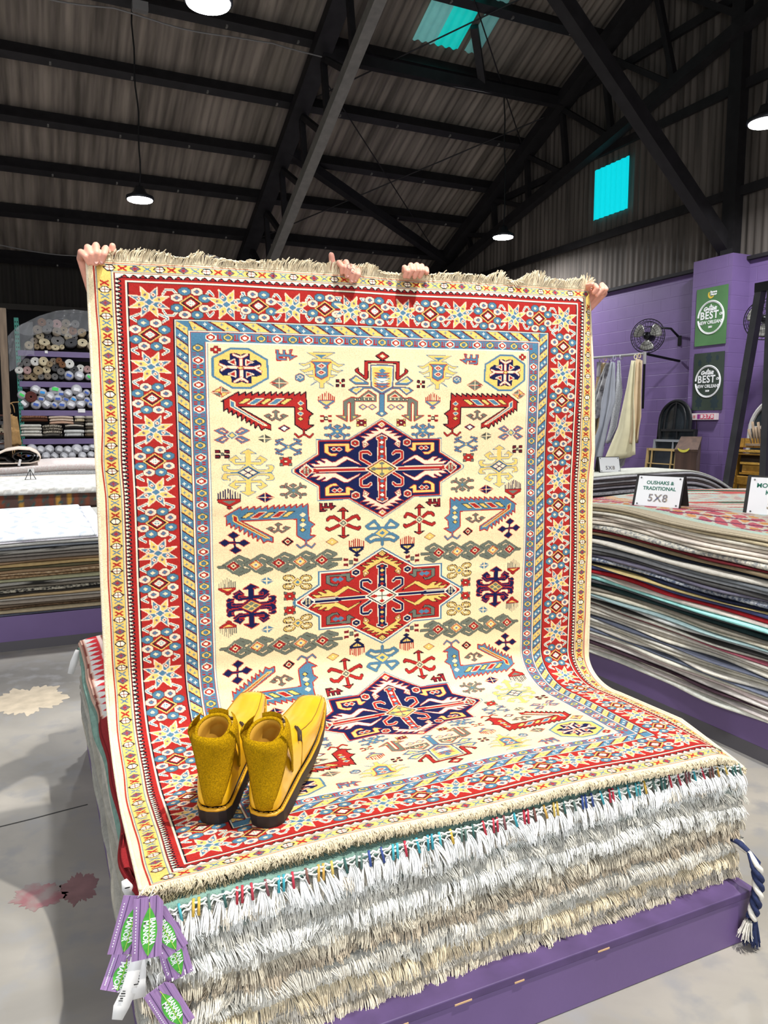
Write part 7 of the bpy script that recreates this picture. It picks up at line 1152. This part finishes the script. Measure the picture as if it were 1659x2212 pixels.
# ---------------------------------------------------------------- two people behind the rug; only their hands show over its top edge
M_skin = mat('skin', (226, 160, 138), .5, noise=.08, nscale=60, spec=.4); M_skin2 = mat('skin_nail', (236, 176, 160), .3); M_tat = mat('tattoo_ink', (110, 84, 92), .7)
M_shirt = mat('navy_shirt', (30, 34, 52), .9, noise=.1, nscale=30); M_jean = mat('dark_jeans', (44, 50, 70), .9, noise=.15, nscale=40); M_shoe = mat('dark_shoe', (30, 28, 28), .7); M_hair = mat('dark_hair', (40, 28, 22), .7, noise=.3, nscale=40); M_shirt2 = mat('grey_shirt', (70, 72, 78), .9, noise=.1, nscale=30)
def capsule(mb, a, b, ra, rb, n=10):
    a, b = Vector(a), Vector(b); d = (b-a).normalized(); pts = []; rs = []
    for k in range(4): f = math.cos(PI/2*k/4); pts.append(a-d*ra*f); rs.append(max(.0005, ra*math.sin(PI/2*k/4)))
    pts.append(a); rs.append(ra); pts.append(b); rs.append(rb)
    for k in range(3, -1, -1): f = math.cos(PI/2*k/4); pts.append(b+d*rb*f); rs.append(max(.0005, rb*math.sin(PI/2*k/4)))
    mb.tube(pts, rs, n)
def chain(mb, P, R_, n=10):
    for i in range(len(P)-1): capsule(mb, P[i], P[i+1], R_[i], R_[i+1], n)
def remesh(o, vox, it=2):
    md = o.modifiers.new('remesh', 'REMESH'); md.mode = 'VOXEL'; md.voxel_size = vox; md.use_smooth_shade = True
    s = o.modifiers.new('smooth', 'SMOOTH'); s.iterations = it; s.factor = .5
YS = RUGC.y
def person(label, X, Y, hands, shirt, hx=0):
    zf = float(stack_top(X, 2.9))+.012; t = thing('person', label, 'person', (X, Y, zf)); O = Vector(t.location)
    V3 = lambda x, y, z: Vector((X+x, Y+y, zf+z))
    H = {}; mb = MB()
    pel, wai, che, nec, hed = V3(0, .02, .84), V3(0, .0, 1.02), V3(0, -.02, 1.20), V3(0, -.04, 1.33), V3(0, -.07, 1.42)
    for s in (-1, 1):
        chain(mb, [V3(s*.09, .02, .82), V3(s*.11, -.03, .45), V3(s*.12, .03, .07)], [.085, .058, .040]); chain(mb, [V3(s*.12, .05, .045), V3(s*.13, -.10, .035)], [.042, .034])
    chain(mb, [pel, wai, che], [.135, .125, .14]); chain(mb, [V3(-.13, -.01, 1.24), V3(.13, -.01, 1.24)], [.075, .075]); chain(mb, [V3(0, -.03, 1.27), hed], [.055, .05])
    chain(mb, [hed+Vector((0, .005, .02)), hed+Vector((0, -.01, .06))], [.083, .086], 14); capsule(mb, hed+Vector((0, -.05, -.04)), hed+Vector((0, -.055, .03)), .050, .06); capsule(mb, hed+Vector((0, -.095, .03)), hed+Vector((0, -.108, .008)), .010, .014)
    for s in (-1, 1): capsule(mb, hed+Vector((s*.083, .0, .03)), hed+Vector((s*.088, .012, .0)), .014, .010)
    for side, hd in hands.items():
        sh = V3(side*.19, -.01, 1.23); wr = Vector(hd['wrist']); el = Vector(hd['elbow'])
        chain(mb, [sh, el, wr], [.052, .042, .027], 12); kn = [Vector(k) for k in hd['knuckles']]
        for k in kn: chain(mb, [wr+(k-wr)*.15, k], [.020, .0125])
        for i in range(len(kn)-1): chain(mb, [kn[i], kn[i+1]], [.0115, .0115])
        for k, f in zip(kn, hd['fingers']): chain(mb, [k]+[Vector(p) for p in f[0]], [.0112]+f[1])
        th = hd['thumb']; chain(mb, [wr+(Vector(th[0])-wr)*.4]+[Vector(p) for p in th], [.018, .0145, .0115, .0095][:len(th)+1])
    mb.v = [tuple(Vector(p)-O) for p in mb.v]; o = mb.build('body', M_skin, t, True); remesh(o, .003, 1)
    for side, hd in hands.items():
        for p, r_, d in hd['nails']:
            mbn = MB(); mbn.lathe([(.0002, .0012), (.6, .0010), (1, .0)], n=12); sc = r_; up = Vector(d).normalized()
            M_ = frame((0, 0, 0), (1, 0, 0), (0, 0, 1)).to_3x3(); mbn.v = [tuple(Vector((q[0]*sc*.75, -q[2]*1.0, q[1]*sc))+Vector(p)-O) for q in mbn.v]; mbn.build('fingernail', M_skin2, t, True)
        for ring_ in hd.get('tattoo', []):
            MB().tube([tuple(Vector(q)-O) for q in ring_], .0008, 4).build('tattoo', M_tat, t)
    # clothes
    mb = MB(); chain(mb, [pel+Vector((0, 0, .06)), wai, che], [.150, .142, .156]); chain(mb, [V3(-.14, -.01, 1.24), V3(.14, -.01, 1.24)], [.088, .088])
    for side, hd in hands.items():
        sh = V3(side*.19, -.01, 1.23); el = Vector(hd['elbow']); wr = Vector(hd['wrist']); chain(mb, [sh, el, el+(wr-el)*hd.get('sleeve', .3)], [.070, .058, .050])
    mb.v = [tuple(Vector(p)-O) for p in mb.v]; remesh(mb.build('shirt', shirt, t, True), .012)
    mb = MB()
    for s in (-1, 1): chain(mb, [V3(s*.09, .02, .86), V3(s*.11, -.03, .45), V3(s*.12, .03, .10)], [.115, .078, .066])
    chain(mb, [pel+Vector((0, 0, .02)), pel+Vector((0, 0, .06))], [.148, .15]); mb.v = [tuple(Vector(p)-O) for p in mb.v]; remesh(mb.build('trousers', M_jean, t, True), .012)
    for s in (-1, 1): mb = MB(); chain(mb, [V3(s*.12, .06, .052), V3(s*.135, -.13, .045)], [.052, .042]); mb.v = [tuple(Vector(p)-O) for p in mb.v]; remesh(mb.build('shoe', M_shoe, t, True), .01)
    mb = MB(); chain(mb, [hed+Vector((0, .03, .05)), hed+Vector((0, .0, .085))], [.090, .082], 14); chain(mb, [hed+Vector((0, .045, .06)), hed+Vector((0, .06, -.03))], [.08, .06]); mb.v = [tuple(Vector(p)-O) for p in mb.v]; remesh(mb.build('hair', M_hair, t, True), .01)
    for s in (-1, 1): mb = MB(); capsule(mb, hed+Vector((s*.032, -.098, .045)), hed+Vector((s*.033, -.100, .045)), .011, .011); mb.v = [tuple(Vector(p)-O) for p in mb.v]; mb.build('eye', mat('eye', (60, 44, 36), .2), t, True)
    mb = MB(); mb.tube([hed+Vector((x, -.109-.0*abs(x), -.028+.12*x*x)) for x in (-.024, -.012, 0, .012, .024)], .0045, 6); mb.v = [tuple(Vector(p)-O) for p in mb.v]; mb.build('mouth', mat('lips', (186, 104, 96), .5), t, True)
    return t
def fing(kn, top, tip, r, yf, ybk):
    """finger going over the edge: pixel of its highest knuckle and of its tip"""
    T = atY(*top, YS-.012); E = atY(*tip, yf); D = T.lerp(E, .50); D.y = yf-.012; E.y = yf-.001
    return ([tuple(T), tuple(D), tuple(E)], [r*1.08, r, r*.86])
G = lambda pts, z, s: [(z[0]+x*s, z[1]+y*s) for x, y in pts]
ZA = (150, 500); sA = 200/1659
def hand(tops, tips, z, s, wrist, elbow, thumb, rs, nails, yb=.055, sleeve=.3, tattoo=()):
    tops = G(tops, z, s); tips = G(tips, z, s); kn = []; fs = []; nl = []
    for a, b_, r in zip(tops, tips, rs):
        a2 = (a[0], a[1]+r*720*.9); k = atY(a2[0], a2[1]+14, YS+yb); kn.append(tuple(k)); b2 = (b_[0], b_[1]-r*720*.8); f = fing(k, a2, b2, r, YS-.022, 0); fs.append(f)
    for i in nails: E = Vector(fs[i][0][2]); nl.append((tuple(E+Vector((0, -rs[i]*.84, .0015))), rs[i]*.85, (0, 0, 1)))
    return dict(wrist=wrist, elbow=elbow, knuckles=kn, fingers=fs, thumb=[tuple(atY(*G([p], z, s)[0], YS+dy)) for p, dy in thumb], nails=nl, sleeve=sleeve, tattoo=list(tattoo))
hA1 = hand([(205, 322), (325, 235), (475, 200), (650, 255)], [(345, 610), (415, 610), (475, 612), (575, 600)], ZA, sA, (.205, YS+.13, 1.95), (.285, YS+.33, 1.79), [((640, 470), .05), ((770, 345), .035), ((770, 262), .03)], [.0085, .0092, .0098, .0094], [2, 3])
ZB_ = (680, 530); sB = 280/1659
tt = [atY(680+440*sB, 530+270*sB, YS-.043), atY(680+485*sB, 530+325*sB, YS-.043)]
tat = [[tuple(c+Vector((.007*math.cos(a), 0, .008*math.sin(a)))) for a in np.linspace(0, 5, 12)] for c in tt]
hA2 = hand([(310, 188), (400, 180), (485, 240), (555, 285)], [(345, 378), (410, 428), (465, 492), (515, 485)], ZB_, sB, (.93, YS+.15, 1.95), (1.02, YS+.35, 1.77), [((250, 330), .05), ((225, 225), .035), ((212, 125), .03)], [.0088, .0094, .0094, .0085], [1, 2, 3], tattoo=tat)
hB1 = hand([(1150, 250), (1230, 220), (1305, 218), (1370, 232)], [(1150, 430), (1200, 435), (1275, 438), (1345, 432)], ZB_, sB, (1.235, YS+.15, 1.95), (1.28, YS+.36, 1.77), [((1395, 350), .04), ((1420, 310), .02), ((1432, 345), .0)], [.0092, .0095, .0095, .0088], [], yb=.05)
ZC = (1220, 590); sC = 120/1659
hB2 = hand([(690, 290), (900, 285), (1110, 262), (1180, 330)], [(760, 420), (860, 660), (960, 740), (1110, 680)], ZC, sC, (1.95, YS+.15, 1.95), (1.87, YS+.36, 1.78), [((700, 330), .05), ((660, 310), .04)], [.0085, .0098, .0098, .0092], [], yb=.05)
person('person in a navy shirt behind the rug, hands gripping its left corner and middle', .60, 2.84, {-1: hA1, 1: hA2}, M_shirt)
person('person in a grey shirt behind the rug, fists on its right half and right corner', 1.64, 2.84, {-1: hB1, 1: hB2}, M_shirt2)
# ---------------------------------------------------------------- high-bay lamps and daylight from the open door behind the camera, plus added fill
M_lamp = mat('lamp_housing', (60, 62, 66), .4, metal=.6); M_glow = mat('lamp_lens', (255, 255, 255), .3, emit=40); M_cord = mat('black_cord', (14, 14, 14), .7)
def high_bay(x, y, z, ztop, lab, power, cut=0):
    t = thing('high_bay_lamp', lab, 'lamp', (x, y, z), group='high-bay lamps')
    MB().lathe([(.02, .20), (.07, .19), (.09, .12), (.15, .07), (.20, .05), (.205, .012), (.19, .004)], n=32).build('housing', M_lamp, t, True)
    MB().lathe([(.185, .006), (.18, -.008), (.12, -.014), (.01, -.016)], n=32).build('lens', M_glow, t, True)
    h = ztop-z; P = [(.012*math.sin(k*1.3)+.02*math.sin(k*.4), .01*math.cos(k), .2+(h-.2)*k/14) for k in range(15)]
    MB().tube(P, .012, 6).build('cord', M_cord, t, True)
    if power:
        l = bpy.data.lights.new('high_bay_light', 'AREA'); l.shape = 'DISK'; l.size = .36; l.energy = power; l.color = (.95, .97, 1); o = bpy.data.objects.new('high_bay_light', l); COL.objects.link(o); o.location = (x, y, z-.03); l.spread = math.radians(165)
    return t
PW = 165
high_bay(1.52, 6.8, 5.1, roofz(6.8), 'big bright round high-bay lamp cut by the top edge of the frame', PW)
high_bay(1.65, 12.3, 4.93, roofz(12.3)-.15, 'round high-bay lamp hanging on a long cord at left over the roof bay', PW)
high_bay(8.05, 12.2, 5.0, roofz(12.2)-.15, 'round high-bay lamp on a cord left of the cyan wall panel', PW)
high_bay(7.7, 6.38, 4.97, roofz(6.38), 'high-bay lamp at the right edge beside the gable post', PW)
for x, y in ((-4.6, 6.8), (-4.6, 12.3), (1.6, 1.2), (7.7, .8), (-4.6, 1.2)): high_bay(x, y, 5.0, roofz(y), 'round high-bay lamp outside the photo over the hall', PW*.6 if y < 2 else PW)
l = bpy.data.lights.new('daylight', 'SPOT'); l.energy = 3100; l.spot_size = math.radians(30); l.spot_blend = .35; l.shadow_soft_size = .06; l.color = (1, .97, .9)
o = bpy.data.objects.new('daylight', l); COL.objects.link(o); o.location = (2.35, -.6, 8.4); d = Vector((1.15, 2.15, .9))-Vector(o.location); o.rotation_euler = d.to_track_quat('-Z', 'Y').to_euler()
l = bpy.data.lights.new('door_fill', 'AREA'); l.shape = 'RECTANGLE'; l.size = 7; l.size_y = 4.5; l.energy = 390; l.color = (.9, .95, 1)  # door light shifted left as added fill for the right pile's side
o = bpy.data.objects.new('door_fill', l); COL.objects.link(o); o.location = (-1.8, YN+.3, 2.6); o.rotation_euler = (math.radians(90), 0, 0)
